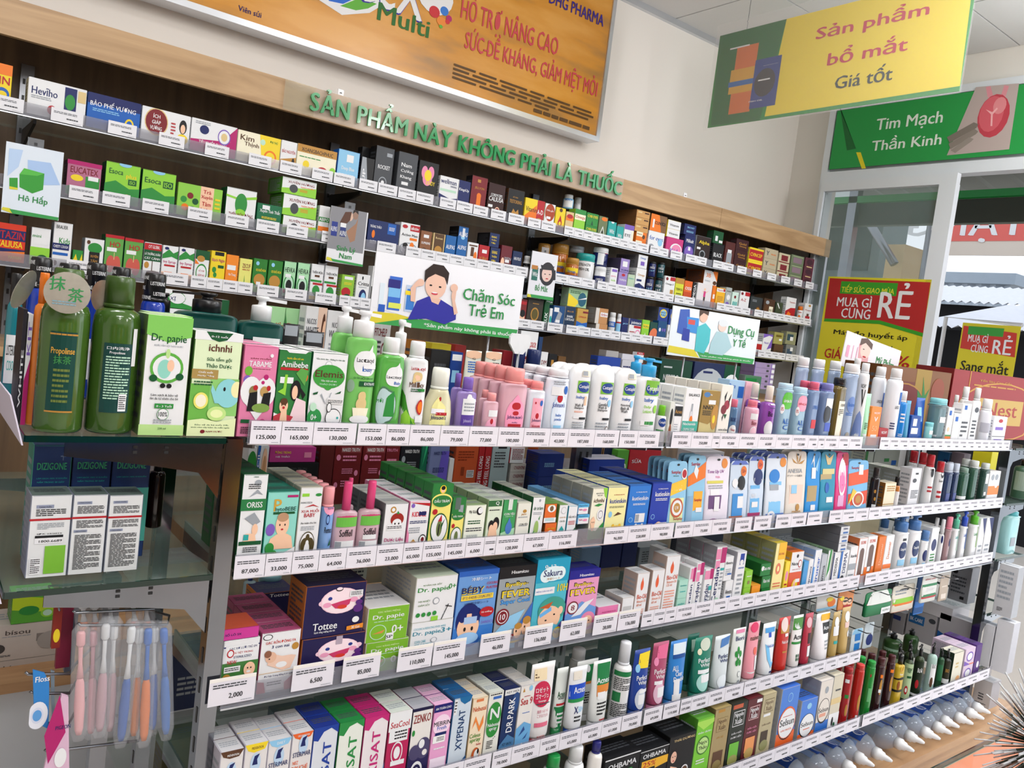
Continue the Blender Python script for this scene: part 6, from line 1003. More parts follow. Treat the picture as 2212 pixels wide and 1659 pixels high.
B 1155 93 1262 832 184 d=54|turquoise carton with a sleeping child drawing|#4fb8cc/#1a6a88/#1f90b0;R0,72,100,100,#1f9cc0;T40,91,34,4,w,0-12;C50,82,34,9,#dff0f4;C30,80,18,8,#dff0f4;C70,82,18,8,#dff0f4;T50,83,58,8,B,Sakura;T52,76,40,3,q,冷却シート;R2,58,60,66,w;T30,62,50,3,b,MIẾNG DÁN HẠ SỐT;T84,64,30,9,y,10H;C60,38,42,16,#3f9a8a;C54,28,34,15,f;C86,36,8,5,f;P #c05a2a,20,42,60,48,50,40;P #6ab0e8,22,34,56,42,58,37,26,30;C44,26,3,1,k;C68,32,3,1,k;C56,20,6,1.5,r;C50,10,50,11,#5ab8d8;C18,10,16,7,w;P #5a4a9a,60,4,96,24,90,6;C84,9,14,7,y;T84,10,22,4,B,NEW
B 1251 92 1262 832 151 d=54|pink and violet carton for babies' fever patches|#e49cc4/#4a3a8a/#2a2a8a;R0,87,100,100,#1f1f8a;T56,92,46,4,w,Hisamitsu;T50,78,64,8,k,ByeBye-;T50,77.5,60,6,y,ByeBye-;T50,67,86,11,k,FEVER;T50,67,82,9,y,FEVER;P #6a9ad8,0,10,100,14,100,40,50,52,0,34;P w,20,30,50,32,90,54,60,50;C22,44,18,10,N;C22,44,15,8,w;T22,44,12,8,N,8;C76,22,24,13,p;C76,20,16,9,f;C70,21,2,1,k;C80,21,2,1,k;R0,12,50,18,N;T25,15,44,4,w,MADE IN JAPAN;R0,0,100,7,#c8a83a
B 1342 72 1262 832 58 d=130|pink carton with a white name|#e880b4/p/w;T50,76,60,5,m,NATRICLO;T52,44,90,18,w,Fysoline;R88,60,98,100,w
B 1402 39 1262 832 71 d=60|white skin oil jar carton|w/#b8b0a8;R12,20,84,70,#c8c8c8;C40,30,10,10,#e07a50;T50,14,60,6,#e07a50,Bio-Oil
B 1444 42 1262 832 126 d=46|white carton with an orange drop, left|w/#b8a49a;C46,76,12,10,#e0603a;P #e0603a,36,78,46,92,56,78;T54,54,76,9,#d0502a,Bio-Oil;T54,45,70,5,#e08a6a,Skincare Oil;T40,38,40,5,#e08a6a,60 ml;L14,8,84,30,#e8a08a,6
B 1496 44 1262 832 129 d=46|white carton with an orange drop, middle|w/#b8a49a;C46,76,12,10,#e0603a;P #e0603a,36,78,46,92,56,78;T54,54,76,9,#d0502a,Bio-Oil;T54,45,70,5,#e08a6a,Skincare Oil;T40,38,40,5,#e08a6a,60 ml;L14,8,84,30,#e8a08a,6
B 1544 50 1262 832 160 d=46|tall white carton with an orange drop|w/#b8a49a;C46,80,12,8,#e0603a;P #e0603a,36,82,46,92,56,82;T54,66,76,7,#d0502a,Bio-Oil;T54,59,70,4,#e08a6a,Skincare Oil;T40,54,40,4,#e08a6a,125 ml;L14,8,84,46,#e8a08a,9
B 1594 34 1262 832 94 st=2 d=40|small mint green carton in a pair|#a8d8c8;T50,70,70,10,t,emolient;L20,30,80,40,t,1
B 1624 23 1262 832 123 d=40 n=2|white carton with pink and plum squares|w;R20,76,60,98,p;R60,70,100,100,m;V50,34,40,60,B,Ceradan
B 1651 29 1262 832 133 d=40 n=4|white carton with vertical violet lettering|w;R10,86,54,98,p;R54,76,100,100,m;R10,64,54,82,p;V45,32,40,60,B,Ceradan;C70,8,20,6,r;L70,30,90,60,s,4
B 1690 33 1262 832 114 d=40|shorter white carton with vertical lettering|w;R0,76,60,96,p;R60,76,100,100,m;V40,36,50,56,B,Ceradan;R60,50,96,60,t;L66,20,90,48,s,3
B 1728 41 1262 832 170 d=44 n=3|tall white carton with large vertical lettering|w/#8a8a90/#b0b0b0;R0,80,46,96,p;R50,74,100,98,m;R6,66,48,78,p;V30,40,40,56,B,Ceradan;R60,62,96,66,t;L64,30,90,60,s,5;C60,12,26,8,a
B 1767 34 1262 907 65 d=40|white carton with a grey lower panel, upper|w;T50,74,84,12,k,Alvextra;L14,20,80,50,s,4;R40,24,90,30,b
B 1780 32 1262 832 74 d=40|white carton with a grey lower panel, lower|w;T50,60,84,16,k,Alvextra;R30,36,80,44,b
B 1817 41 1262 832 150 d=44 n=2|tall white carton with a navy square|w/#a8a8b0;R36,76,78,96,#1c3a9a;C56,80,18,5,w;T56,70,60,3,b,UNIFARM;L30,20,80,60,s,5
B 1861 31 1262 832 94 st=2 d=40|small lime green carton in a pair|#8cc83a;R40,20,70,40,#8a7a4a;L20,60,80,70,w,1
B 1901 40 1262 832 50 d=40|flat orange carton on the shelf|#ee9a2a/#b06a1a/#f0a83a
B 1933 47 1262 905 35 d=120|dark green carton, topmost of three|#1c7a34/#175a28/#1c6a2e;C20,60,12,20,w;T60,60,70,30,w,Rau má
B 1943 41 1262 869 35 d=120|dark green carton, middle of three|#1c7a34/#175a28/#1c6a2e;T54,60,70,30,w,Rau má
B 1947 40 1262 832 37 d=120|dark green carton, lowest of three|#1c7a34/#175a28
B 1993 50 1262 832 162 n=3 d=50|tall yellow carton with a coral sun|#f4e6a0/#9a9a6a/#d8c040;R30,70,100,100,#f0b820;T60,80,50,4,r,KEO ONG;C46,54,22,10,#e07a5a;C46,54,10,5,#f4e6a0;L16,20,84,30,#e07a5a,2;R30,4,56,12,B
B 2038 21 1262 832 104 d=40|small yellow carton beside a tall one|#f4d840;C50,60,30,14,p;L20,20,80,40,r,2
B 2080 61 1262 832 130 n=2 d=46|white and orange carton with a yellow disc|w/#e0a02a/#d86a2a;R0,0,100,54,#d8552a;C50,90,8,4,k;T50,72,80,10,k,Nacurgo;C76,72,14,9,r;C76,72,11,7,w;T54,60,70,3,r,MÀNG SINH HỌC;C54,20,24,18,y;C50,24,10,12,f;R56,30,90,38,w
B 2131 24 1262 832 97 d=36|narrow bright blue carton|#4a9ad8
B 2156 23 1262 832 101 d=36|slim white carton with navy vertical letters|w;V50,50,44,60,B,Dermatix
B 2187 35 1262 832 128 d=40 n=2|white carton with blue vertical lettering|w/#8aa8d8/#a8b0b8;V60,46,44,72,#2a5ab8,Hiruscar;R0,0,20,60,#5a9ae0
B 2224 30 1262 832 110 d=40|silver narrow carton|#b8bcc4;V50,40,50,60,d,Gamma
B 2252 25 1262 832 122 d=40 n=3|white carton with a green slanted stripe|w/#6a8a6a/#7a9a7a;P g,20,30,70,50,80,100,40,100
B 2290 39 1262 832 113 d=40|white carton with a navy side and dot|w;R0,0,16,100,B;V54,60,34,50,d,MEDERMA;C50,18,20,8,d
B 2335 48 1262 832 114 d=40|white carton with a blue side and dot|w;R0,20,24,100,#2a6ab8;V60,66,34,56,B,DERMA;C50,24,20,8,d
B 2306 50 1258 947 77 st=3 d=160|flat silver carton stacked above others|#d8dade/#6a6c74/#9a9ca4;R30,12,84,34,#3a6ab0;T54,70,50,24,B,DERMA
B 2386 42 1262 832 123 d=44|white acne carton with a grey band|w;R0,40,100,56,s;T50,76,84,8,k,Acne-Aid;L10,14,80,30,s,2
B 2433 49 1262 832 147 d=44|orange carton with a cut out window, left|w/#d87a4a;R0,0,100,20,#e8762a;T50,90,60,7,#d8553a,DECUMAR;C50,70,24,8,#6a5048;R26,22,74,70,#6a5048;C50,22,24,8,#6a5048
B 2488 57 1262 832 149 d=44|orange carton with a cut out window, right|w;R0,0,100,34,#e8762a;T50,90,60,7,#d8553a,DECUMAR;C50,74,24,8,#6a5048;R26,30,74,74,#6a5048;C50,30,24,8,#6a5048;R30,24,60,34,w
B 2550 44 1262 832 144 d=44|slim orange carton|#e0762a;R0,0,100,20,w;V50,60,30,50,#f0b088,Decumar
B 2600 51 1262 832 145 d=44|slim white carton with an orange base|w;R0,24,100,34,#e8762a;V50,66,30,40,#e08a5a,Decumar
P 2701 66 1262 832 200 k=60 q=70 c=#4a7ab8 w=62 h=26|white lotion bottle with blue pump, nearest|w;C30,44,34,14,B;C30,44,28,11,#1a3060;T30,45,48,6,w,Cetaphil;R-6,18,56,28,e;R20,60,44,64,k
P 2790 64 1262 832 200 k=60 q=70 c=#4a7ab8 w=62 h=26|white lotion bottle with blue pump, second|w;C30,44,34,14,B;C30,44,28,11,#1a3060;T30,45,48,6,w,Cetaphil;R-6,18,56,28,e
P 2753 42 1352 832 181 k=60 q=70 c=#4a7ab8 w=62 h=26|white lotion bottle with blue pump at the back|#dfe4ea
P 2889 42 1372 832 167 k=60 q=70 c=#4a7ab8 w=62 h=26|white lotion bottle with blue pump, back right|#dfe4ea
F 2863 38 1262 832 142 k=60 c=#5a86c0 w=66 h=24|small white lotion bottle with a blue cap|w;C30,40,44,14,B;R-6,12,56,22,e
B 2911 52 1262 832 152 n=2 d=44|white carton with a blue oval|w;C50,60,34,14,B;L20,20,80,40,g,3
A 2979 18 1262 832 176 n=2 g=4 c=w w=70 h=30|white bottle with a slanted hook cap|w;C30,60,24,8,B
F 3028 33 1262 832 183 x k=60 c=#d8788c w=90 h=24|clear rosy bottle with a pink cap|#a8888c;C50,50,20,8,B
P 3085 34 1262 832 191 k=60 q=60 c=#5ac0a0 w=60 h=28|white cleanser bottle with mint pump|w;T30,56,50,6,t,CeraVe;R50,30,90,80,a
P 3151 34 1262 832 198 k=60 q=60 c=#2a50c8 w=60 h=28|white cleanser bottle with blue pump|w;T30,56,50,6,b,CeraVe;R50,30,90,80,b
P 3241 46 1262 832 195 k=60 q=60 c=#5ab82a w=60 h=26|white cleanser bottle with green pump|w;T30,56,50,6,g,CeraVe;R56,30,90,80,l
B 3288 46 1262 832 167 n=2 d=44|white carton with a navy corner, left|w;P B,30,100,100,100,100,60;L20,20,80,40,s,2
B 3348 58 1262 832 167 n=2 d=44|white carton with a navy corner, right|w;P B,30,100,100,100,100,60;L20,20,80,40,s,2
#G3B|the back of the third gondola shelf
A 628 26 1600 832 78 c=#2a3a8a w=40 h=10|clear jar with a navy barcode label|#8aa0a8;R-30,20,50,60,B
A 675 45 1600 832 78 c=#8ac0c8 w=104 h=22|white tub with a pale lid|#c8d0cc
B 659 82 1540 832 67 d=70|navy carton with white lettering at the back|#1f1a4a/#a8622a/#2a2a50;T56,90,50,10,w,Tottee
B 820 93 1550 832 113 d=80|white printed carton behind the navy ones|#c8ccc0/#9a9a90;L10,20,90,90,d,9
B 1560 74 1560 832 90 d=60|pale blue small carton at the back|#7a98b8;C50,30,40,20,B
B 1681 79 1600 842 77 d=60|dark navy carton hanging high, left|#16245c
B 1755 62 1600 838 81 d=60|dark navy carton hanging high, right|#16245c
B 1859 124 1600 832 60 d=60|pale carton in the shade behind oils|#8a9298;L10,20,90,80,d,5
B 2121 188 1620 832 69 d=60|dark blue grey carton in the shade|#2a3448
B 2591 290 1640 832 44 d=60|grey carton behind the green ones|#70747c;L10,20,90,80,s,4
#G4|the fourth gondola shelf
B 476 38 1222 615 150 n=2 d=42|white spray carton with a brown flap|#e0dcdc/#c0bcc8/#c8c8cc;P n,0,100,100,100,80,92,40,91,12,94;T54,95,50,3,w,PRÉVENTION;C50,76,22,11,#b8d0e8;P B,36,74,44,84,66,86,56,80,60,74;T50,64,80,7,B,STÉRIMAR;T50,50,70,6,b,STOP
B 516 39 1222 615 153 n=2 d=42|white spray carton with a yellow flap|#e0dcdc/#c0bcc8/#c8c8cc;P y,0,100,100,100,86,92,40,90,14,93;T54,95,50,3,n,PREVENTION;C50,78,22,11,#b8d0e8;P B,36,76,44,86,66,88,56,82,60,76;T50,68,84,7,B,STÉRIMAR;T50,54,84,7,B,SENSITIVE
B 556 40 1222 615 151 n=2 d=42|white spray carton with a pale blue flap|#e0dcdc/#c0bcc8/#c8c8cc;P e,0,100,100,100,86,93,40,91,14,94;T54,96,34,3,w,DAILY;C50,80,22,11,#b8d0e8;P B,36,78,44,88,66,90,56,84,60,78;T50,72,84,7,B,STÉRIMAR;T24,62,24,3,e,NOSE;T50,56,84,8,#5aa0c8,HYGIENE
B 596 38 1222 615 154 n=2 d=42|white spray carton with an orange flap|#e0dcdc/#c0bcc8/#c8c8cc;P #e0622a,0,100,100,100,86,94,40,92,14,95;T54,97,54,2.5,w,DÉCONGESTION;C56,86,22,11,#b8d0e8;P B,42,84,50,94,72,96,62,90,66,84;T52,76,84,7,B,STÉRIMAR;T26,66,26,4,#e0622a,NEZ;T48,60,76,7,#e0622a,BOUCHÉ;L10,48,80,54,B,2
B 639 46 1222 615 156 n=2 d=44|navy topped carton with vertical navy name|#d8dce4/#2a4aa0/#1a2f80;P #1f3f9a,0,100,100,100,100,90,70,97,40,94,20,84,0,86;V60,52,34,60,#1f3f9a,XISAT;P #6a9ad8,100,0,100,40,80,0
B 688 48 1222 615 155 n=2 d=44|green topped carton with vertical green name|#e4e8e0/#1f6a34/#1f7a3c;P #2a8a44,0,100,100,100,100,90,70,97,40,94,20,84,0,86;V60,52,34,60,#2a8a44,XISAT;P #6a9ad8,100,0,100,40,80,0;R10,0,50,16,#2a8a44
B 738 49 1222 615 154 n=2 d=44|magenta topped carton with vertical magenta name|#e8e0e4/#9a1c5a/#b0246a;P #c02a74,0,100,100,100,100,90,70,97,40,94,20,84,0,86;V54,52,34,60,#c02a74,XISAT;P #6a9ad8,100,0,100,40,80,0;R10,0,60,16,#c02a74
B 788 47 1222 615 153 n=2 d=44|white over crimson carton with a clock ring|#b82458/#8a1a44/#c8d0c8;R0,76,100,100,w;T50,84,84,8,r,SeaCool;R6,62,90,78,w;L30,64,86,76,k,3;C48,48,26,14,w;C48,48,22,12,#b82458;C48,48,14,8,w;R24,32,86,38,w;P w,8,14,50,24,70,10,40,18
B 836 45 1222 615 151 n=2 d=42|white carton with a purple wave drawing|#e6e2de/#2a2440/#a8a8b0;R0,96,100,100,#1c1a40;T50,86,84,11,#8c2a2a,ZENKO;C14,68,7,4,g;R0,0,100,40,#262050;C70,46,34,14,#4a4468;C30,42,28,10,#4a4468;C60,52,14,6,w;C78,40,12,4,#e6e2de;C46,16,30,14,w;C46,16,22,10,#262050;C46,16,14,6,w;C46,16,8,3,#262050
B 882 42 1222 615 149 n=2 d=42|pink carton with a navy flap|#e8a4d0/#b870a0/#e0b0d0;R0,90,100,100,#1f1f6a;T50,95,84,4,w,AN TOÀN CHO;C50,72,46,14,#f4d8ec;T52,74,90,6,k,MEBIRIN;T52,68,50,5,b,Fresh;R20,58,80,62,B;R10,48,76,58,#f0f0f0;L30,50,70,56,k,3;L20,38,80,42,w,1;R6,10,90,28,#f0e0f0
B 927 43 1222 615 154 n=2 d=42|pale blue carton with a deep blue top|#ccd8e4/#2a6090/#1f5a90;P #1f6aa0,30,100,100,100,90,93,60,90,36,95;V52,56,34,54,#1a3a6a,XYPENAT;R4,78,20,98,w;L6,80,18,96,k,4;P #2a5a90,0,0,0,14,50,6,100,20,100,0
B 970 38 1222 615 145 n=2 d=42|cream orange carton with a large ribbon letter|#efdcc0/#b89a70/#d8ccb8;R24,94,70,98,#d87a4a;T50,84,84,7,#c8582a,Nebusal;P #e8843c,14,56,30,74,60,58,80,74,84,62,62,50,34,66;T40,46,70,6,#4a8a2a,Coleus;T44,38,70,6,#4a8a2a,spray;T70,32,30,4,r,baby;C56,16,26,12,#c05a2a;C62,18,16,7,w;C70,22,6,4,k;R0,0,100,5,#e8b070
B 1009 38 1222 615 149 n=2 d=42|white carton with a green blot and letter N|#e4e4dc/#a8a8a0/#c8ccc4;R30,90,84,94,#3a6ab8;L10,95,86,98,k,1;C50,66,46,20,#2f8a3a;C46,50,40,14,#2f8a3a;T52,70,60,16,w,N;T50,54,72,5,w,Nebusal;T50,47,50,5,w,spray;L20,20,60,32,k,5;C30,38,2,1,k;C70,36,2,1,k;C60,34,2,1,k
B 1050 39 1222 615 148 n=2 d=42|navy carton with vertical white name|#1c3260/#141c40/#1a2450;R0,92,100,100,#dcdcdc;T50,96,84,4,k,XỊT MŨI;C80,80,26,14,#2a4a80;V54,62,40,50,w,DR.PARK;P #4a7aa8,0,0,0,20,50,34,100,26,100,0;T50,20,60,5,k,XỊT SẠCH;T50,12,56,5,k,AN TOÀN
B 1091 39 1222 615 150 n=2 d=42|white carton with dolphins on blue water|#e4e0dc/#a8a8b0/#c8c4c0;P q,16,90,24,96,32,90;C70,94,12,4,e;L30,82,70,84,r,1;T50,76,80,10,r,Sea 9;L30,58,80,60,b,1;P #6aa8d8,0,0,0,38,50,46,100,40,100,0;P #2a4a8a,20,26,50,40,60,34,40,30;P #2a4a8a,50,20,84,30,70,22;P w,20,6,50,16,70,8
U 1144 65 1222 615 180 c=#8a1f2c|white tube with a large crimson oval|#e8e4e4;R10,80,64,94,#e8d4b0;L14,82,30,92,n,3;C45,64,40,15,#c02a4c;T45,69,56,6,w,ロゼット;T45,62,56,6,w,ゴマージュ;T45,56,34,3,w,Gommage;L20,51,80,54,d,1;T50,44,50,4,#c8788a,角質つるつる;T50,39,50,4,#c8788a,こするジェル;R16,26,76,31,#d86a84;T46,14,34,3,r,ROSETTE
U 1212 33 1242 615 153 c=#1f7a44|white tube with a green foot|#dfe4e0;R0,10,100,44,#1f7a44;T50,62,70,9,G,Acnes;T50,56,60,3,k,WASH;R10,46,90,49,r;L20,18,80,36,w,3
U 1246 52 1222 615 156 c=#1c4aa8|white tube with a blue panel|#e4e6ea;R20,82,70,94,#e0d8cc;L46,84,66,93,k,4;R0,56,100,76,#1f4ab8;T58,68,70,9,w,Acnes;R0,51,100,56,#2a8a4a;T40,40,24,10,B,X;T70,40,34,8,e,50+;L30,22,70,32,k,2
U 1323 67 1268 615 138 c=w|white tube with orange band at the back|#dfe2e0;R20,66,90,92,#1f7a44;R20,62,90,66,#d8843a;C50,86,10,6,w;L20,30,80,50,k,5
U 1319 55 1222 615 159 c=w|white tube with green, orange panels|#e4e6e4;R20,66,96,96,#1f7a44;C50,86,14,8,w;C50,86,11,6,#1f7a44;T56,72,76,8,w,Acnes;P #d8843a,20,66,96,66,96,56,20,50;R24,46,70,56,w;L24,22,80,42,k,4;L40,14,80,18,r,1
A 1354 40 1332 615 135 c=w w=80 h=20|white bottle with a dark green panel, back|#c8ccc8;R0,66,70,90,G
F 1394 43 1222 615 189 k=100 c=#dfe1e8 w=62 h=28|white foaming bottle with a clear cap|#e8e8ea;R-60,60,80,66,#1f7a44;L-50,42,76,58,k,7;R-50,28,10,40,#1f7a44;L-50,8,76,26,k,8
U 1449 53 1222 615 165 c=#1f4aa0|deep blue tube with a yellow sticker|#1c3f94;P y,20,74,90,72,100,96,30,94;T60,84,60,8,B,SẠCH SÂU;C20,74,14,6,e;T50,60,70,7,w,Perfect;T54,52,60,7,w,Whip;C46,30,34,15,#c8d0dc;R34,38,90,43,w;R30,22,70,36,w
U 1513 55 1222 615 173 c=#c87a9a|dusty pink tube with a pink sticker|#a84a6a;P #e06a94,20,78,90,76,100,97,30,95;T60,88,60,7,N,SẠCH SÂU;C20,74,14,6,p;T46,60,70,7,w,Perfect;T50,52,60,7,w,Whip;C46,30,34,15,#e0b8cc;R14,42,66,47,w;R34,24,84,38,w
U 1581 61 1222 615 167 c=#3a8ad8|sky blue tube with a blue sticker|#2a7cc8;R14,78,94,96,#d8e4ec;T54,90,64,7,B,SẠCH SÂU;R14,74,90,80,#1a4a90;T30,60,34,8,w,ALL;T50,52,44,7,w,Clear;T54,44,70,7,w,Double;R22,20,56,44,w;R16,12,76,22,w
U 1681 68 1222 615 161 c=#2a8a74|emerald tube with a small mirror sticker|#1c7a64;C56,88,30,10,#c8d0c0;C22,78,12,5,#e0dcc0;T50,64,70,7,w,Perfect;T54,56,60,7,w,Whip;C44,30,34,14,#a8d8d0;R14,44,80,50,w;R30,30,84,42,w
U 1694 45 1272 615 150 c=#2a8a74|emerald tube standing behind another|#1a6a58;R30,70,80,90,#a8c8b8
U 1755 61 1222 615 155 c=#d0d4d8|pale grey white tube with blue lettering|#d4dce0;P #4a7ab8,30,80,90,84,100,98,40,94;T54,66,70,7,B,Perfect;T58,58,60,7,B,Whip;C50,24,34,12,#e4ecf2;T56,14,50,4,b,SENKA
U 1821 54 1222 615 166 c=#d8dcdc|white tube with a green petal flower|#e4e8e4;R20,92,90,98,p;T54,84,70,7,B,Bioré;C40,54,10,5,g;C24,60,10,5,g;C56,60,10,5,g;C30,46,10,5,g;C52,46,10,5,g;C40,66,8,6,g;C40,56,5,3,w;C50,28,12,5,s;C50,28,10,4,#e4e8e4;C50,14,12,5,s
U 1882 50 1222 615 175 c=#e4e0e0|pink tube with a peach picture|#ec9aa8;R0,0,100,24,#f0eeee;C50,92,34,8,#e03a6a;T50,92,50,6,w,うるおい;T54,76,76,7,n,naive;C60,56,16,6,#e86a5a;R60,26,86,48,w
U 1958 59 1222 615 162 c=w|white tube with a blue water swirl|#e8ecf0;R14,84,90,92,#4a9ad8;R40,76,60,84,#1f4ab8;T56,62,60,5,b,Hada Labo;P #7ac0ec,14,66,40,60,60,34,90,34,60,24,30,40;L50,14,80,20,B,1
U 2026 55 1222 615 170 c=#8a1a18|bright red tube with a gold sticker|#c0281f;R14,74,90,86,q;C46,88,30,12,#e8d4d0;R50,68,80,73,w;T54,60,60,5,w,Hada Labo;L30,40,70,46,q,1
U 2090 49 1222 615 168 c=#e4e4e4|white tube with a green leafy top|#ece8e8;R0,76,100,96,#4a8a3a;C50,86,40,9,w;T50,64,84,9,k,Acne;R0,52,100,56,g;C40,32,6,3,G;C60,32,6,3,G;C40,26,6,3,G;C60,26,6,3,G
U 2141 40 1222 615 169 c=k|raspberry red tube with a black cap|#b02a40;C50,84,34,9,#e0b0b8;R40,48,80,66,#3a1a20;R40,26,90,44,w
U 2232 72 1222 615 155 c=w|white tube with a yellow label|#ece8ec;R30,86,100,98,#f0b428;T64,92,50,6,r,NEW;R40,62,96,82,k;T68,72,50,7,w,Acne;L50,30,80,50,s,3
U 2290 38 1222 615 155 c=#b88a3a|gold tube with a white emblem, left|#b89a5a;C50,80,30,10,w;R10,54,90,72,w;R20,38,80,44,t
U 2346 47 1222 615 162 c=#8a5a1a|gold tube with a white emblem, right|#c0a060;C60,82,30,10,w;R30,62,90,72,#e0c0b8;C74,50,14,6,w
#G5|the lowest gondola shelf
A 1190 43 1200 407 182 c=#1f9a4a w=66 h=16|white bottle with a green cap|w
A 1256 44 1200 407 188 c=w w=70 h=20|white bottle with a blue side panel|w;R-50,0,-10,60,b
A 1313 33 1200 407 188 c=#2a2a7a w=60 h=14|white bottle with a violet cap|#ece8e4;C40,50,30,14,v
B 1389 116 1200 407 147 d=70|black low carton with slanted serif name, left|#1c1e20/#101012/#15161a;R0,96,100,98,w;T50,84,80,9,w,OHBAMA;R30,64,80,74,g
B 1498 100 1200 407 139 d=70|black low carton with a yellow discount panel|#1c1e20/#101012/#15161a;R0,97,100,98,w;T50,88,80,8,w,OHBAMA;R8,66,100,80,#e8b030;T36,73,46,9,r,25%;P #e8b030,56,76,100,80,100,66,56,62
B 1598 97 1200 407 150 d=90|black carton with a woman with long hair|#1a1a1c/#101010/#15161a;T56,92,80,5,i,THÁI DƯƠNG;C24,66,16,12,#1a1012;C22,64,11,10,#e8b8a0;P #e8b8a0,14,50,40,44,50,20,6,20;C18,65,2,1,k;C27,65,2,1,k;C22,58,3,1,r;C70,36,14,9,w;C70,36,11,7,n
B 1680 65 1200 407 176 d=60|lime green carton with a leafy wreath|#7ac83a/#4a8a2a/#5a9a3a;P #a8dc5a,0,92,40,82,100,90,100,96,0,96;T50,78,80,4,w,thảo dược;C50,58,38,14,#3f7a2a;C50,58,32,12,#b8dc8a;T50,62,50,6,k,Ngọc;T50,55,50,6,k,Thảo;L20,30,70,38,w,2;R40,8,60,12,t
B 1747 66 1200 407 188 d=60|tan carton with a brown square|#a89468/#6a5a3a/#9a8858;R20,94,60,98,q;R20,66,84,86,#8a764a;R22,67,82,85,#a89468;T52,80,50,7,n,Nguyên;T52,72,44,7,n,Xuân;T50,58,40,4,q,DẦU GỘI;R20,16,80,38,#5a3a24;C50,18,26,7,#8a7a4a
B 1816 69 1200 407 188 d=60|dark green carton with a small green panel|#20281f/#151a14/#2a2a20;R10,92,70,98,#c05a3a;R18,66,86,88,w;R20,67,84,87,#20281f;T52,82,54,8,w,Nguyên;T52,73,46,8,w,Xuân;T50,56,60,4,w,DẦU GỘI;T50,50,64,4,w,DƯỢC LIỆU;R16,18,74,42,#6ab83a;C46,16,30,8,#9a9a5a
B 1883 64 1200 407 188 d=60|maroon carton with an orange panel|#5a1820/#3a1014;R18,68,86,88,#e0b8b8;R20,69,84,87,#5a1820;T52,82,54,8,w,Nguyên;T52,74,46,8,w,Xuân;R60,92,96,97,w;T50,56,60,4,p,DẦU GỘI;T50,50,64,4,p,DƯỢC LIỆU;R16,20,80,42,#e8965a;C50,18,30,8,#b89a5a
B 1948 62 1200 407 188 d=60|beige carton with a dark brown panel|#b8ac8a/#8a7f60;R18,72,86,92,#6a5a3a;R20,73,84,91,#b8ac8a;T52,86,54,7,n,Nguyên;T52,78,46,7,n,Xuân;R20,66,70,70,w;T50,54,60,4,n,DẦU GỘI;R20,24,70,44,#3a2a1a;C50,22,30,8,#8a8a5a
B 2049 87 1200 407 188 d=66|large blue and orange carton with a white oval|#4a80d8/#a8aab0/#3a6ac8;R0,0,100,30,#e0622a;C50,84,14,7,e;C50,84,12,6,#4a80d8;C50,44,48,26,k;C50,45,47,25,#e0622a;C50,44,44,23,w;T50,46,80,11,k,Selsun;L24,54,76,56,r,1;T50,34,60,4,#e0622a,GÀU NGỨA;R24,2,80,7,w
B 2155 82 1200 407 133 d=56|small blue and orange carton with a white oval|#4a80d8/#a8aab0/#3a6ac8;R0,0,100,24,#e0622a;C50,84,14,7,e;C50,40,46,27,k;C50,41,42,25,w;T50,44,74,10,k,Selsun;L30,30,70,34,#e0622a,1
B 2235 67 1200 407 176 d=60|cream and blue carton with a grey oval|#e0d8d0/#9a9aa4;R0,0,100,28,#2a6ac0;C54,82,14,6,s;C50,46,46,22,k;C50,47,42,20,#e0d8d0;T50,48,76,8,k,Selsun;R20,36,70,42,#e0a088
B 2298 56 1200 407 181 d=60|grey cream carton with a plant foot|#d4ccb8/#9a9a9a;R0,50,100,60,i;R0,0,100,34,w;C40,20,10,8,k;C60,12,12,6,G;L30,70,80,76,d,1
A 2375 30 1200 407 184 n=2 g=6 c=#a01c20 w=86 h=10 s=6|tall red bottle with a dark red cap|#a81f22;R0,50,50,56,g;C40,30,16,10,q;R-20,76,30,82,w
A 2442 29 1200 407 184 n=2 g=6 c=#d03a34 w=86 h=10 s=6|tall red bottle with a bright red cap|#b8281f;C50,36,20,14,q;R30,2,60,14,w
A 2509 28 1200 407 184 n=2 g=6 c=#1f9a3c w=86 h=10 s=6|tall green bottle with a green cap|#1c8a34;R10,30,50,54,#6ab87a;C14,76,8,3,r
A 2569 27 1200 407 185 n=3 g=6 c=#4a1c20 w=86 h=14 s=6|tall dark brown bottle, left|#34161a;C46,50,20,14,q;R20,66,60,72,o;R20,40,60,46,w
A 2635 26 1200 407 184 n=2 g=6 c=#4a1c20 w=86 h=14 s=6|tall dark brown bottle, right|#34161a;C46,50,20,14,q;R10,70,60,76,o
P 2699 40 1200 407 188 c=k w=40 h=24 q=80 k=70|yellow and black ginger shampoo pump bottle|#c8a82a;R-70,50,80,86,k;C14,72,22,7,q;T20,60,50,4,w,Ginger;C0,40,20,8,#8a4a1a;R-70,28,80,32,k
P 2767 30 1200 407 188 c=k w=36 h=22 n=2 g=6 s=18|dark green pump bottle with a pale label|#2a3a1c;R-70,8,80,72,#a8c098;R0,46,60,50,G;T20,60,50,8,G,NEEM;C10,24,22,8,r;C10,24,12,4,w
P 2841 31 1200 407 188 c=k w=36 h=22 n=2 g=6 s=18|dark green pump bottle with a dark label|#2a3a1c;R-70,10,80,70,#1c2a1a;T26,54,60,9,w,Bưởi;C10,28,22,8,r;R-70,6,80,10,w
P 2937 31 1200 407 179 c=k w=36 h=22 s=18|pale mint pump bottle with black pump|#a8c4bc;R0,20,80,60,w;T40,56,50,8,k,BLACK;C30,24,20,10,n
P 3022 22 1210 407 144 c=k w=36 h=22 s=18|bottle green pump bottle behind a black one|#1f4a2c;R-40,20,60,60,#2a6a44
P 3053 25 1200 407 140 c=k w=36 h=24 s=18|black pump bottle with bronze lettering|#141a12;R-70,24,80,70,#2a2a1c;T24,46,60,9,q,BIO;R-70,12,80,24,w
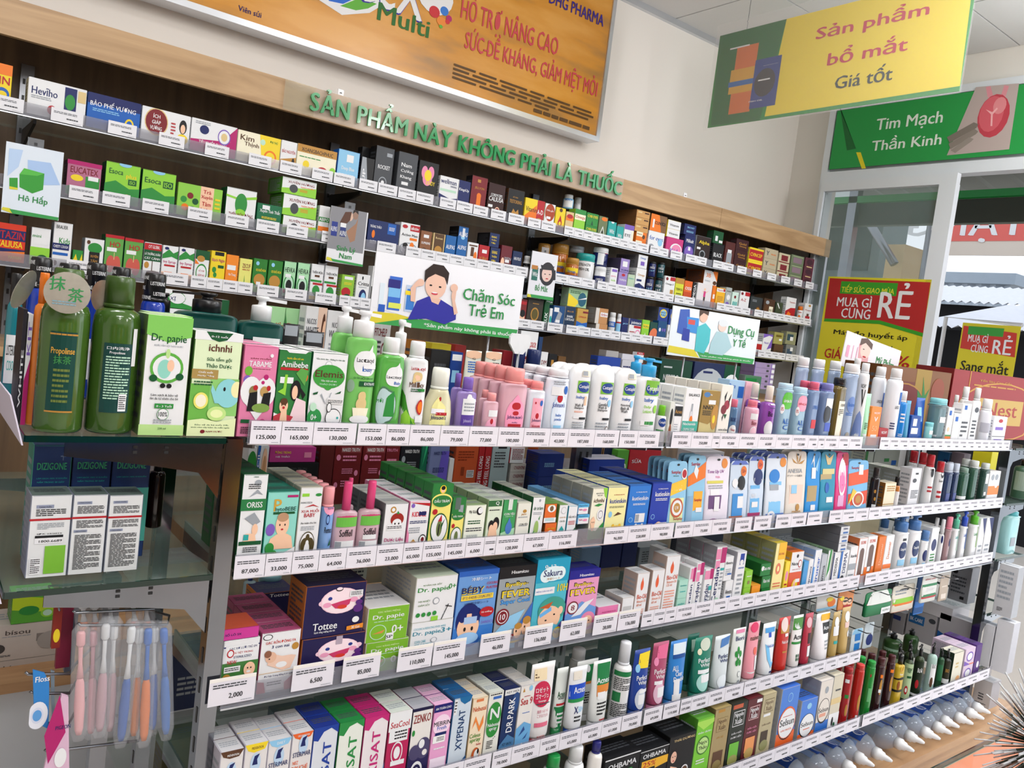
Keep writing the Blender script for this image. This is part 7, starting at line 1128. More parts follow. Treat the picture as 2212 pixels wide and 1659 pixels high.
B 3110 78 1200 407 126 d=50|cream carton with a dark green side|#e0dccc/#1f2f20;C70,20,20,8,#e8b07a;L30,50,60,70,i,2
B 3205 81 1200 407 125 st=2 d=60 n=2|white and violet carton with an orange edge|#d8c4d8;C50,50,34,30,v;C50,50,26,22,w;R0,0,100,6,#e0784a;P v,0,0,0,30,60,0
B 3278 50 1200 407 129 n=2 d=60|deep violet carton at the shelf's end|#5a3a80;C60,40,20,10,w
#G5B|the back of the lowest shelf
P 3147 70 1420 407 96 c=k w=36 h=26 s=26|large dark green pump bottle at the back, left|#2a4a20;R-60,0,60,40,#8aa890
P 3279 55 1420 407 94 c=k w=36 h=26 s=26|large dark green pump bottle at the back, right|#2a4a20
#LS|the lower glass end shelf
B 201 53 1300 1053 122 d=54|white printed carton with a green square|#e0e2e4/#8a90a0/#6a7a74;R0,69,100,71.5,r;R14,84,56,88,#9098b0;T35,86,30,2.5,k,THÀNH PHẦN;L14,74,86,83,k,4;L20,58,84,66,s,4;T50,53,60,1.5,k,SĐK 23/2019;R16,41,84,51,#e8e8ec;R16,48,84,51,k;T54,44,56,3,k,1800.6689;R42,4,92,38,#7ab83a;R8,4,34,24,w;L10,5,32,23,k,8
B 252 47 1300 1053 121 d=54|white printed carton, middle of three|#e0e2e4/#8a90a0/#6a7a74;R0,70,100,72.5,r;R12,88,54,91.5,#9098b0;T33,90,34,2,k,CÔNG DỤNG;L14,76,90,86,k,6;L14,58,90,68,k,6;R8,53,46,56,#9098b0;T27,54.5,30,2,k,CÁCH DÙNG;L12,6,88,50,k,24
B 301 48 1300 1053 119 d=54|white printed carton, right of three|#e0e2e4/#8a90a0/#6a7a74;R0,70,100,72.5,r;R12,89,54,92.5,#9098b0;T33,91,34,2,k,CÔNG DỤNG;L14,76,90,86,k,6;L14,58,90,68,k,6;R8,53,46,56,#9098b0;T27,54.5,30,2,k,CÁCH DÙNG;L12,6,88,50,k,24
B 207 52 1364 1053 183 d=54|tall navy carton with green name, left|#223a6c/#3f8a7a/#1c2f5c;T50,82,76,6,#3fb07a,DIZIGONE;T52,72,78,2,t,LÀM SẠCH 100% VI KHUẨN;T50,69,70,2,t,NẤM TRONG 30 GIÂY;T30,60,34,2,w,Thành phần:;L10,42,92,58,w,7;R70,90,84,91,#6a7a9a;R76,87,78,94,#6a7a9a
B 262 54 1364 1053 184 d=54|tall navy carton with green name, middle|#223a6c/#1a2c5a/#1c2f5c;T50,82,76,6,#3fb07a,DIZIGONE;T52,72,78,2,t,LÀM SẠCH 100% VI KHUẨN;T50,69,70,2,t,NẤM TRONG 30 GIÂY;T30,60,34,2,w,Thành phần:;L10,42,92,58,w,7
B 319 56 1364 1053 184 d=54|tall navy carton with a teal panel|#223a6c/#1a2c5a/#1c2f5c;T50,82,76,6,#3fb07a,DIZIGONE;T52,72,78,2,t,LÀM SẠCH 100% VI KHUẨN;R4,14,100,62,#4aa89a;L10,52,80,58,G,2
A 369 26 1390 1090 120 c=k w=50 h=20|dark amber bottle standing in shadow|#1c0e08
#G1R|the far end of the gondola top
B 2995 528 1450 1271 253 d=140|brown and gold gift carton with a green plant|#7a4a1a/#5a3414;R48,0,70,100,#9a7a24;R0,0,48,80,#6a2a14;C34,40,34,38,#a8782a;C34,40,32,36,#6a1a14;R10,10,44,50,#9a7a3a;T30,30,30,18,#6a1a14,sNest;P #2a7a34,56,40,52,70,60,60,58,90,64,62,70,74,62,40;C60,30,3,7,#a83a1a;C82,70,10,20,#8a3a14;R80,10,88,40,#8a8a24
B 3669 784 1450 1271 273 d=150|large dark red gift carton with a gold oval|#8f1d1d/#6a1414;C62,42,54,46,#b8862a;C62,42,52,44,#8f1d1d;R30,22,90,62,#b8964a;T58,46,50,22,#9a2a1a,sNest;T50,88,40,5,#b8862a,Yến Sào Cao Cấp;L24,78,76,82,#b8862a,1;R18,0,19,100,#b8862a
#RE|the right end shelf, second level
P 3699 69 1270 1053 169 c=k w=40 h=20 s=20|dark green pump bottle on the outer glass shelf|#3a5a48;R-50,20,70,66,#8a9a90
#RE2|the right end shelf, third level
F 3624 104 1270 832 174 x k=60 q=60 c=#5ab4bc w=60 h=10|clear pale blue square bottle on a glass shelf|#a8dce0;R20,20,50,40,s
#LB|the wooden counter behind the rack
B 312 211 2300 497 93 d=120|beige mask carton with a hexagon, upper|#c9c0ba;T46,78,26,13,#5a5250,bísou;L30,64,60,68,s,1;C26,34,8,14,#4a4646;R66,46,98,68,#8a8480;C82,46,15,26,#a8a29e;L4,10,40,16,d,2;T90,20,10,6,d,4 LỚP
B 317 209 2300 410 86 d=120|beige mask carton with a hexagon, lower|#c9c0ba;T44,78,26,13,#5a5250,bísou;L30,64,60,68,s,1;C24,34,8,14,#4a4646;R64,46,96,68,#8a8480;C80,46,15,26,#a8a29e;L4,10,40,16,d,2;T88,20,10,6,d,4 LỚP
B 334 95 2300 591 74 d=80|lime and green soap carton with leaves|#5aa83a;P #b8d42a,0,50,100,30,100,80,0,100;C40,44,24,16,g;C84,30,16,16,l;C84,30,11,11,a
#HK|a wire hook in the third bay
H 2298 118 1275 760 51 d=6|white children's plaster pack with a giraffe|#dcdcdc;C70,40,20,26,o;C60,62,16,14,y;R0,0,100,16,e
H 2406 91 1275 748 64 d=6|orange plaster pack with two dark haired children|#e08a4a;C44,40,18,16,f;C44,50,18,12,k;C74,34,16,14,f;C74,44,16,12,k;P r,30,0,90,0,80,22,36,24;C20,60,14,12,y
H 2619 169 1275 704 80 d=20|white and green hanging box with a folded card top|#1f7a4a;R0,50,100,100,#dcdfdc;R0,50,100,55,r;T34,84,44,14,G,AZPRO;C80,76,10,10,s;R56,4,96,30,w;T76,18,30,8,G,AZPRO
H 2835 158 1299 682 93 d=16|cream, lime and orange hanging soap card|#e4ddd0;R0,34,100,52,#8cc83a;R0,0,100,34,#e87a28;C50,82,22,5,k;L10,62,60,84,s,2
H 3010 79 1321 642 163 d=8|deep blue hanging pack|#1f5a9c;R0,0,100,30,#2a7ad0
H 2964 114 1275 708 101 d=12|white and green hanging pack with a red stripe|#dcdcd8;R0,20,100,66,#1f7a4a;T50,48,60,12,w,AZPRO;R0,16,100,22,r;T50,84,70,7,r,BĂNG DÁN
H 3078 67 1275 699 95 d=8|beige hanging pack|#b8a898;R20,10,80,60,#d8ccc0
H 2551 71 1295 574 84 d=6|white and blue elastic bandage pack|#c8d4dc;R30,10,80,80,#1f7ac8;R0,80,100,100,e
H 2705 63 1335 553 90 d=6|white and navy bandage pack|#d0dce4;C60,34,36,22,#2a3a7a
#RX2|the right end shelf, second level
X 3470 47 1524 1053 148 d=60|deep blue carton|#1f5a8c;R60,20,96,80,B
X 3470 49 1468 1053 155 d=60|grey mauve carton|#7a6a74;T50,50,60,20,r,Sea
X 3470 70 1378 1053 185 d=60|bright yellow carton|#e4d82a
#RX3|the right end shelf, fourth level
X 3470 67 1215 616 200 d=60|tall pale grey carton with a barcode|#c8c8cc/#a8aab0;L10,30,80,90,s,6;L20,8,50,16,k,4
X 3470 78 1381 616 147 d=70|tall grey carton with a small logo|#8a8a90;C20,80,14,6,k;L10,20,80,70,d,5;R60,8,80,16,k
#RX4|the right end shelf, lowest level
X 3470 38 1247 400 167 d=60|white carton, left of a pair|#d8d8dc
X 3470 59 1194 400 202 d=60|white carton, right of a pair|#dcdce0/#c0c0c8
X 3470 90 1615 400 93 d=60|grey white carton with a navy patch|#a8a4a8;R20,60,80,80,#2a3a7a
X 3470 118 1503 400 126 d=70|white mask carton with a blue name panel|#b4b0b4;R6,54,60,84,#2a6aa8;T32,68,44,12,w,BK CARE;C86,80,12,8,d
X 3470 131 1369 400 151 d=70|white mask carton with a slanted blue band|#bcb8bc;P #1f5aa0,0,50,100,20,100,0,0,20;C30,30,16,12,w;T66,22,44,10,w,MASK
X 3470 175 1477 527 52 d=160|low white carton lying flat|#d8d4d8/#b8b4b8/#e0dce0
#RX5|the wooden base
X 3500 64 1245 232 108 d=80|white carton with a small printed mark|#c8c4c4/#b0aeb4;L30,20,60,50,d,3;L10,8,80,14,d,1''')
for x in ((2.42+.03, 3.37),):
    b = MB(); b.box(x[0], 1.635, .607, x[1], 1.99, .6145, 'w', 'glass'); b.box(x[0], 1.632, .607, x[1], 1.6348, .6145, 'w', 'glass_edge'); b.obj('glass_shelf', gon)
# ---- card holder paddle, neck seals ----
r0 = link('card_holder', None, loc=(1.165, 1.49, 1.271)); tag(r0, 'white paddle shaped card holder on a thin steel rod', 'holder')
b = MB(); pts = [(-.03, .185), (-.012, .163), (.012, .163), (.03, .185), (.031, .2), (.024, .21), (-.024, .21), (-.031, .2)]
b.add([(x, -.003, z) for x, z in pts]+[(x, .003, z) for x, z in pts], [tuple(range(8)), tuple(range(15, 7, -1))]+[(i, i+8, (i+1) % 8+8, (i+1) % 8) for i in range(8)], 'w', 'plas'); b.obj('paddle', r0)
b = MB(); b.tube([(0, 0, .002), (0, 0, .17)], .0035, 's', 'steel'); b.obj('rod', r0)
b = MB(); loft(b, [(1, 0, 1), (.9, 1, 1)], .02, .004, 0, 1, 's', 'steel', 16); b.obj('foot', r0)
def seal(c, r_, label, txt, rz=0, rx=0, m='foil'):
    b = MB(); n = 28
    ring = [(r_*math.cos(2*math.pi*i/n), r_*math.sin(2*math.pi*i/n)) for i in range(n)]
    b.add([(x, 0, z) for x, z in ring]+[(x, .0006, z) for x, z in ring], [tuple(range(n)), tuple(range(2*n-1, n-1, -1))]+[(i, i+n, (i+1) % n+n, (i+1) % n) for i in range(n)], '#b9b4a8', m)
    if txt: paint(b, ';T28,70,34,34,#2f8a4a,抹;T68,46,34,34,#2f8a4a,茶;L20,18,70,30,#7aa0b0,2', lambda u, v, l: ((u*2-1)*r_, -.0004-.0001*l, (v*2-1)*r_))
    o = b.obj('neck_seal'); o.location = c; o.rotation_euler = (math.radians(rx), 0, math.radians(rz)); tag(o, label, 'seal')
seal((0.191, 1.252, 1.468), .0285, 'round silver seal with green characters on the first green bottle', True, -8, -6)
seal((0.244, 1.300, 1.467), .024, 'round silver seal tucked behind the second green bottle', False, -60)
seal((0.141, 1.262, 1.466), .028, 'round silver seal seen nearly edge on, left of the green bottles', False, 62, 20)
# ---- lying saline bottles on the plinth ----
proto = None; LR = .0425
for i, X in enumerate([2.21, 2.31, 2.41, 2.50, 2.59, 2.735, 2.825, 2.915, 3.005, 3.09, 3.175, 3.26, 3.345]):
    if proto is None:
        r0 = link('saline_bottle', None)
        def lay(P, R, Hh_, z0, c, m, nm, art=None, n=22):
            b = MB(); loft(b, P, R, Hh_, z0, 1, c, m, n)
            if art: paint(b, art, lambda u, v, l: (math.sin(u*1.5)*(R+.0014), -math.cos(u*1.5)*(R+.0014), v*.2), True, (-1, 1))
            b.v = [(x, -z, -y) for x, y, z in b.v]; b.f = [tuple(reversed(f)) for f in b.f]; b.obj(nm, r0)
        lay([(.9, 0, 1), (1, .03, 1), (1, .78, 1), (.9, .88, 1), (.6, .96, 1), (.4, 1, 1)], LR, .225, 0, '#c4d2e6', 'clear', 'body',
            ';R-34,40,54,96,#274a9c;C14,84,26,10,#d8dce8;C14,84,20,8,#274a9c;T10,62,52,14,w,NaCl;R30,44,54,56,#c83a5a;R-70,50,-40,92,#8aa0cc')
        lay([(.92, .03, 1), (.95, .6, 1)], LR, .225, 0, '#a9bbd6', 'clear', 'liquid', None, 14)
        lay([(1, 0, 1), (1, .3, 1), (.8, .36, 1), (.72, .52, 1), (.5, .58, 1), (.42, .8, 1), (.2, 1, 1)], .019, .06, .225, 'w', 'plas', 'nozzle', None, 16)
        proto = r0; c = r0
    else: c = copy_tree(proto, (0, 0, 0))
    back = .0 if i % 3 else .012
    c.location = (X, 1.425+back, .2335+.0445); c.rotation_euler = (0, math.radians((i*47) % 60-30), math.radians((((i*29) % 5)-2)*.3))
    tag(c, 'lying clear saline bottle with white nozzle, %s from the right end of the plinth' % ordn(12-i), 'bottle', 'saline bottles on the plinth')
# ---- toothbrush rack on the left ----
hr = link('hook_rack', None, loc=(0, 0, 0)); tag(hr, 'black and chrome wire hook rack with hanging toothbrush packs', 'rack')
def rod(pts, rad=.0022, m='chrome', nm='wire_hook'):
    b = MB(); b.tube(pts, rad, 's', m, 7); b.obj(nm, hr)
YB = 1.40
b = MB(); b.box(.30, YB-.012, 1.0, .325, YB+.012, 1.012, 'k', 'black_metal'); b.box(.30, YB-.012, .30, .325, YB+.012, 1.0, 'k', 'steel'); b.box(.325, YB-.012, .96, .43, YB+.012, .985, 'k', 'black_metal'); b.obj('upright_bar', hr)
def V3(p, dx=0, dy=0, dz=0): return (p[0]+dx, p[1]+dy, p[2]+dz)
for a, c_ in (((0.235, 1.270, 1.005), (0.347, 1.270, 0.998)), ((0.242, 1.265, 0.987), (0.368, 1.265, 0.972)), ((0.181, 1.270, 0.921), (0.238, 1.270, 0.913)), ((0.189, 1.270, 0.891), (0.240, 1.270, 0.883)), ((0.202, 1.270, 0.844), (0.243, 1.270, 0.836)), ((0.214, 1.270, 0.798), (0.343, 1.270, 0.787))):
    rod([V3(a, 0, 0, .004), V3(a, .004), c_, (c_[0]+.012, YB-.1, c_[2]), (.312, YB, c_[2]+.0)], m='chrome' if a[2] > 1 else 'steel')
PK = [((0.246, 1.255, 0.990), (0.256, 1.255, 0.811), '#e6a8ac', '#e6a8ac', 'pink toothbrush pack, outermost on the upper hook'),
      ((0.264, 1.262, 0.985), (0.274, 1.262, 0.806), '#c89aa4', '#c89aa4', 'dusty pink toothbrush pack behind the outermost'),
      ((0.279, 1.255, 0.997), (0.284, 1.255, 0.810), '#b8949e', '#d8dade', 'toothbrush pack with white neck, left of two'),
      ((0.292, 1.262, 0.993), (0.300, 1.262, 0.803), '#b09098', '#d8dade', 'toothbrush pack with white neck, right of two'),
      ((0.316, 1.255, 0.989), (0.315, 1.255, 0.787), '#2a5aa8', '#dfe2e6', 'blue toothbrush pack tilted to the left'),
      ((0.329, 1.262, 0.982), (0.335, 1.262, 0.788), '#c8722e', '#dfe2e6', 'orange toothbrush pack, left of two'),
      ((0.339, 1.255, 0.983), (0.349, 1.255, 0.780), '#d8742c', '#2a6ac0', 'orange toothbrush pack, right of two'),
      ((0.351, 1.262, 0.979), (0.362, 1.262, 0.793), '#2c5cac', '#dfe2e6', 'blue toothbrush pack, between orange and end ones'),
      ((0.361, 1.255, 0.980), (0.382, 1.255, 0.784), '#2a68b4', '#2a6ac0', 'blue toothbrush pack nearest the chrome post'),
      ((0.251, 1.285, 1.015), (0.260, 1.285, 0.943), '#e07a3a', '#dfe2e6', 'orange capped brush pack on the rear hook, left'),
      ((0.267, 1.285, 1.013), (0.274, 1.285, 0.940), '#d8703a', '#dfe2e6', 'orange capped brush pack on the rear hook, second'),
      ((0.288, 1.285, 1.014), (0.297, 1.285, 0.937), '#6a7078', '#dfe2e6', 'grey capped brush pack on the rear hook'),
      ((0.321, 1.285, 1.010), (0.332, 1.285, 0.932), '#b84a2a', '#dfe2e6', 'rusty red brush pack on the rear hook, third'),
      ((0.340, 1.285, 1.008), (0.350, 1.285, 0.929), '#c8642e', '#dfe2e6', 'copper orange brush pack on the rear hook, right')]
for top, bot, hc, nc, lb in PK:
    r0 = link('toothbrush_pack', None, loc=top); tag(r0, lb, 'toothbrush')
    dx = bot[0]-top[0]; L = top[2]-bot[2]; sh = lambda z: dx*(-z/L)
    def strip(P, rx, ry, c, m, nm, n=14):
        b = MB(); vs = []; fs = []
        for z, a_ in P:
            for i in range(n): vs.append((sh(z)+a_*rx*math.cos(6.28318*i/n), .007+a_*ry*math.sin(6.28318*i/n), z))
        for j in range(len(P)-1):
            for i in range(n): fs.append((j*n+i, (j+1)*n+i, (j+1)*n+(i+1) % n, j*n+(i+1) % n))
        fs.append(tuple(range(n))); fs.append(tuple((len(P)-1)*n+n-1-i for i in range(n)))
        b.add(vs, fs, c, m, True); b.obj(nm, r0)
    strip([(0, .5), (-L*.05, 1), (-L*.9, 1), (-L, .6)], .0125, .008, '#cfd2d8', 'blister', 'blister')
    strip([(-L*.44, .4), (-L*.5, .8), (-L*.7, 1), (-L*.9, .8), (-L*.95, .5)], .0075, .005, hc, 'plas', 'handle')
    strip([(-L*.18, .6), (-L*.22, .55), (-L*.34, .5), (-L*.46, .9)], .0055, .004, nc, 'plas', 'neck')
    strip([(-L*.06, .7), (-L*.08, 1), (-L*.17, 1), (-L*.19, .6)], .006, .005, nc, 'plas', 'brush_head')
# floss card and sachets
def flat_pack(pts, y, th, c, name, label, cat, art='', m='card'):
    n = len(pts); x0 = min(p[0] for p in pts); z0 = min(p[2] for p in pts); x1 = max(p[0] for p in pts); z1 = max(p[2] for p in pts)
    b = MB(); b.add([(p[0]-x0, 0, p[2]-z0) for p in pts]+[(p[0]-x0, th, p[2]-z0) for p in pts], [tuple(range(n)), tuple(range(2*n-1, n-1, -1))]+[(i, i+n, (i+1) % n+n, (i+1) % n) for i in range(n)], c, m)
    if art: paint(b, art, lambda u, v, l: (u*(x1-x0), -.0004-.0002*l, v*(z1-z0)))
    o = b.obj(name); o.location = (x0, y, z0); return tag(o, label, cat)
flat_pack([(0.196, 1.262, 0.852), (0.215, 1.262, 0.837), (0.211, 1.262, 0.908), (0.204, 1.262, 0.923), (0.189, 1.262, 0.930)], 1.262, .004, '#2f7fc8', 'floss_pack', 'blue floss pack with a white round case on a hook', 'floss', ';T50,84,70,9,w,Floss;C40,26,50,22,#dfe2ee;C38,26,30,13,#d0d6ea;C38,26,22,9,#5a9ad8')
flat_pack([(0.225, 1.300, 0.831), (0.229, 1.300, 0.826), (0.223, 1.300, 0.906), (0.218, 1.300, 0.909)], 1.30, .004, '#8a9aa8', 'floss_pack', 'grey blue floss pack seen edge on behind another', 'floss')
flat_pack([(0.209, 1.255, 0.755), (0.248, 1.255, 0.744), (0.236, 1.255, 0.885), (0.227, 1.255, 0.890)], 1.255, .006, '#d8b4cc', 'sachet', 'clear and magenta triangular sachet at the bottom left', 'sachet', ';P m,0,60,40,100,70,60,20,30;C60,34,20,10,w;T60,66,50,4,B,PIGEON')
for i, (a, c_, d_) in enumerate((((0.216, 1.300, 1.007), (0.227, 1.300, 0.942), '#8c2a20'), ((0.227, 1.320, 1.005), (0.246, 1.320, 0.901), '#7a1f3a'), ((0.243, 1.340, 0.996), (0.256, 1.340, 0.884), '#5a6070'))):
    flat_pack([(a[0], 0, c_[2]), (c_[0], 0, c_[2]), (c_[0], 0, a[2]), (a[0], 0, a[2])], a[1], .01, d_, 'brush_card', ['dark red carded pack with a yellow badge', 'wine red carded pack beside the brushes', 'slate carded pack beside the brushes'][i], 'pack', ';C50,30,40,16,y' if i == 0 else '')
    rod([((a[0]+c_[0])/2, a[1]-.008, a[2]-.004), ((a[0]+c_[0])/2, YB, a[2]-.004), (.312, YB+.001, a[2]-.004)], .0015)
# ---- foreground counter with orange sheet and bristle brush ----
ct = link('glass_counter', None, loc=(.95, .147, 0)); tag(ct, 'glass topped counter with an orange sheet at the bottom right corner', 'counter')
b = MB(); b.box(0, 0, .742, 1.6, .50, .75, 'w', 'glass'); b.box(0, .5005, .738, 1.6, .503, .750, 'w', 'glass_edge'); b.obj('glass_top', ct)
b = MB(); b.box(.02, .02, .735, 1.58, .498, .739, '#e8743a', 'paper'); b.obj('orange_sheet', ct)
b = MB(); b.box(.0, 0, 0, 1.6, .49, .734, '#b8b4b0', 'white_frame'); b.obj('counter_body', ct)
br = link('bristle_brush', None, loc=(1.574, 0.450, 0.910)); tag(br, 'round brush of white tipped dark bristles in the bottom right corner', 'brush')
bx = br.location; b = MB()
for i in range(220):
    th = random.uniform(1.5, 4.9); ph = random.uniform(-.7, .9); L = random.uniform(.08, .14)
    d = Vector((math.cos(th)*math.cos(ph), math.sin(ph)*.8, math.sin(th)*math.cos(ph)))
    p0 = d*.02; p1 = d*L*.72; p2 = d*L
    b.tube([p0, p1], .0012, '#24352b', 'plas', 4); b.tube([p1, p2], .0014, '#c9cdd2', 'plas', 4)
o = b.obj('bristles', br); o['kind'] = 'stuff'
b = MB(); b.tube([(0, 0, 0), (.0, .0, -(bx[2]-.752)+.004)], .006, '#3a3a3c', 'plas'); b.obj('handle', br)
# ---- street outside ----
b = MB(); b.box(XW+.12, -14, -.2, 40, 18, -.06, '#dcd2c8', 'dull'); struct('ground', b)
aw = link('awning', None, loc=(5.0, 0, 0)); tag(aw, 'dark louvred metal awning with a green beam outside the door', 'awning')
ga = (5.000, 2.153, 2.620); gb = (5.000, 2.147, 2.577); gc = (5.050, 2.143, 2.426)
b = MB(); b.box(0, -4, gb[2], .05, 3.3, ga[2], '#1f8a3a', 'plas'); b.obj('green_beam', aw)
b = MB()
for i in range(18): 
    z0 = gc[2]+(gb[2]-gc[2])*i/18; h_ = (gb[2]-gc[2])/18
    b.add([(.06, -4, z0), (.06, 3.3, z0), (.04, 3.3, z0+h_), (.04, -4, z0+h_), (.075, -4, z0+h_), (.075, 3.3, z0+h_)], [(0, 3, 2, 1), (3, 4, 5, 2)], '#6a7068', 'dull')
o = b.obj('louvre_panel', aw)
b = MB()
for i in range(40):
    y = -4+i*.18; b.add([(-.35, y, ga[2]+.16), (-.35, y+.09, ga[2]+.2), (-.35, y+.18, ga[2]+.16), (.9, y, ga[2]+.02), (.9, y+.09, ga[2]+.06), (.9, y+.18, ga[2]+.02)], [(0, 1, 4, 3), (1, 2, 5, 4)], '#8f938f', 'dull')
b.obj('corrugated_roof', aw)
for y in (-3.6, 3.0):
    b = MB(); b.box(0, y, -.06, .06, y+.06, ga[2]+.05, '#8a8c8e', 'steel'); b.obj('awning_post', aw)
# street banner (seen from behind, mirrored letters)
p0 = (7.000, 3.444, 2.554); p1 = (7.000, 2.759, 2.779)
bn2 = link('street_banner', None, loc=(7.0, 0, 0)); tag(bn2, 'cream and red street banner with mirrored white letters outside', 'banner')
zt = p1[2]+.25; zb = (7.000, 3.108, 2.529)[2]; ya = p0[1]; yb_ = ya-3.2
b = MB(); b.box(0, yb_, zb, .01, ya, zt, '#d8ccc0', 'paper'); b.box(-.004, yb_, (7.000, 3.127, 2.647)[2], -.001, ya-.12, zt-.06, '#e06a62', 'paper')
paint(b, ';T50,50,90,100,w,TẶNG', lambda u, v, l: (-.006-.0006*l, (7.000, 2.675, 2.719)[1]+u*1.05, (7.000, 3.125, 2.635)[2]+v*.32))
b.obj('banner_sheet', bn2)
b = MB(); b.tube([(0.005, yb_, zt), (.005, ya+.05, zt)], .02, 's', 'steel'); b.tube([(.005, ya+.05, -.06), (.005, ya+.05, zt+.05)], .025, 's', 'steel'); b.tube([(.005, yb_-.03, -.06), (.005, yb_-.03, zt+.05)], .025, 's', 'steel'); b.obj('banner_frame', bn2)
# flag
ax, u0, u1, pv, z0, z1, art = FACES['roadside_flag']
fl = link('roadside_flag', None, loc=(5.5, u0, 0)); tag(fl, 'red and yellow roadside flag with bold lettering on a pole', 'flag')
b = MB(); b.box(.001, u1-u0, z0, .006, 0, z1+.02, '#d8c82a', 'paper'); face_art(b, 'roadside_flag', 5.5, u0, 0, m='paper'); b.obj('flag_sheet', fl)
b = MB(); b.tube([(.02, .12, -.06), (.02, .12, z1+.05), (.02, u1-u0, z1+.03)], .014, 'w', 'plas'); b.obj('flag_pole', fl)
# sheds
def shed(name, X, ya, yb_, zt, zb, wallc, roofc, label, slope, depth=3, over=.3):
    r0 = link(name, None, loc=(X, (ya+yb_)/2, 0)); tag(r0, label, 'building'); hw_ = abs(ya-yb_)/2
    b = MB(); b.box(0, -hw_, -.06, depth, hw_, zb, wallc, 'dull'); b.obj('wall', r0)
    b = MB(); n = int(2*hw_/.12)
    for i in range(n):
        y = -hw_+i*.12; b.add([(-over, y, zb), (-over, y+.06, zb+.035), (-over, y+.12, zb), (depth*slope, y, zt), (depth*slope, y+.06, zt+.035), (depth*slope, y+.12, zt)], [(0, 1, 4, 3), (1, 2, 5, 4)], roofc, 'dull')
    b.obj('corrugated_roof', r0)
a = (9.000, 4.348, 1.977); c_ = (9.000, 3.901, 2.220)
shed('market_shed', 9.0, a[1]+.1, a[1]-7, c_[2]+.28, a[2]+.05, '#17161a', '#e4e4ea', 'open market shed with a white corrugated roof across the street', .9, 2.4)
a = (12.000, 5.865, 2.561); c_ = (12.000, 5.239, 2.693)
shed('second_shed', 12.2, a[1]+1, a[1]-9, c_[2]+.30, a[2]+.02, '#1e1c20', '#e8e8ee', 'second market shed behind the first white roof', .5, 3)
a = (16.000, 8.347, 3.025); c_ = (16.000, 8.428, 3.525); e2 = (16.000, 6.356, 3.456)
wh = link('pale_warehouse', None, loc=(16, 0, 0)); tag(wh, 'pale blue corrugated warehouse far across the street', 'building')
b = MB(); n = int((a[1]+1-e2[1])/.25)
for i in range(n):
    y = e2[1]+i*.25; b.add([(0, y, -.06), (.06, y+.125, -.06), (0, y+.25, -.06), (0, y, c_[2]-.2), (.06, y+.125, c_[2]-.2), (0, y+.25, c_[2]-.2)], [(0, 3, 4, 1), (1, 4, 5, 2)], '#b9c2cc', 'dull')
b.obj('corrugated_wall', wh)
b = MB(); b.box(-.1, e2[1]-.1, c_[2]-.2, 2, a[1]+1, c_[2], '#a8b4c0', 'dull'); b.obj('roof_band', wh)
# house and sign pillar seen through the glass
g0 = (8.000, 5.077, 3.264); g1 = (8.000, 4.463, 2.459)
hs2 = link('grey_house', None, loc=(8, 0, 0)); tag(hs2, 'grey house side wall behind the glass door', 'building')
b = MB(); b.box(0, g1[1], -.06, .5, g0[1]+2.5, g0[2]+.1, '#6f7a7a', 'dull'); b.box(-.01, g1[1]+.1, g1[2]+.05, -.001, g0[1]+1, g1[2]+.9, '#4c5656', 'dull'); b.obj('wall', hs2)
b = MB(); b.add([(-.9, g1[1]-.1, g0[2]-.35), (-.9, g0[1]+2.5, g0[2]-.35), (0, g0[1]+2.5, g0[2]+.1), (0, g1[1]-.1, g0[2]+.1)], [(0, 1, 2, 3)], '#b4b8b4', 'dull'); b.obj('canopy', hs2)
q0 = (6.500, 3.565, 2.542); q1 = (6.500, 3.417, 2.255)
pl = link('sign_pillar', None, loc=(6.5, 0, 0)); tag(pl, 'beige sign pillar with a slanted steel arm outside', 'pillar')
b = MB(); b.box(0, q1[1], -.06, .3, q0[1], q0[2], '#c8ae84', 'dull'); b.obj('pillar', pl)
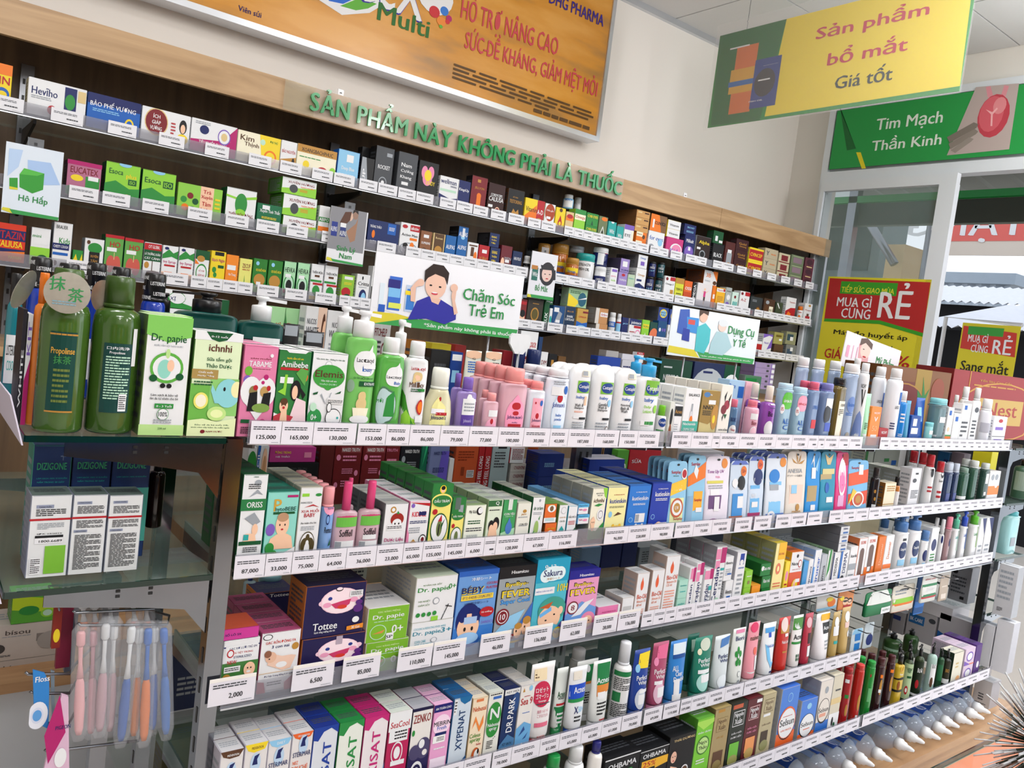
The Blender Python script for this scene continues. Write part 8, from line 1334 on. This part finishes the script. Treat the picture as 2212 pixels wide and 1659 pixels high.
s0 = (6.400, 3.781, 2.810); s1 = (6.400, 3.430, 2.369)
b = MB(); b.tube([(-.1, s0[1], s0[2]), (-.1, s1[1], s1[2])], .035, '#6a6c6e', 'steel'); b.obj('slanted_arm', pl)
b = MB(); b.box(-.12, s0[1]-.02, s0[2]-.1, -.05, s0[1]+.1, s0[2]+.2, '#4a4c4e', 'steel'); b.box(-.12, s0[1]+.02, s0[2]+.15, 1.6, s0[1]+.06, s0[2]+.2, '#4a4c4e', 'steel'); b.obj('arm_mount', pl)

# ---- muted stock on the rear lower shelves, seen through the gaps ----
NM = ['navy', 'charcoal', 'olive', 'dark teal', 'plum', 'slate', 'brown', 'bottle green']
CL = ['1c2a50', '2c2e32', '4a4a2c', '1c4044', '46243c', '3c444c', '4a3222', '1c3a28']
for lv, (z_, wh_) in enumerate(((.6148, 'fourth'), (.4068, 'lowest'))):
    x_ = .50
    for i in range(14):
        w_ = random.uniform(.10, .135); h_ = random.uniform(.10, .165)
        if not (1.47 < x_+w_ and x_ < 1.56):
            j = (i*3+lv*2) % 8
            o = carton(w_, .06, h_, '#%s;T50,70,70,12,s,%s;L14,20,86,52,s,4' % (CL[j], '')).obj('stock_carton'); o.location = (x_, 1.665, z_)
            o.location.x = x_+w_/2
            tag(o, '%s stock carton in shade, %s from the left on the %s rear shelf' % (NM[j], ordn(i), wh_), 'box')
        x_ += w_+.004
# ---- rack added out of view behind the viewer, for the chrome to reflect ----
fr_ = link('unseen_reflection_rack', None, loc=(0, -2.4, 0)); tag(fr_, 'dark rack of coloured stock added out of view for the chrome to reflect', 'rack')
b = MB(); b.box(-2.4, -.4, 0, 3.8, 0, 2.1, 'n', 'dark_wood'); b.obj('carcass', fr_)
for i in range(5):
    for j in range(12):
        b = MB(); b.box(-2.35+j*.51, .002, .15+i*.39, -1.9+j*.51, .06, .15+i*.39+random.uniform(.18, .3), random.choice(['#b05a2a', '#8a2a2a', '#c8c4c0', '#2a4a7a', '#2a6a40', '#d0a040', '#444448']), 'card'); b.obj('stock_block', fr_)
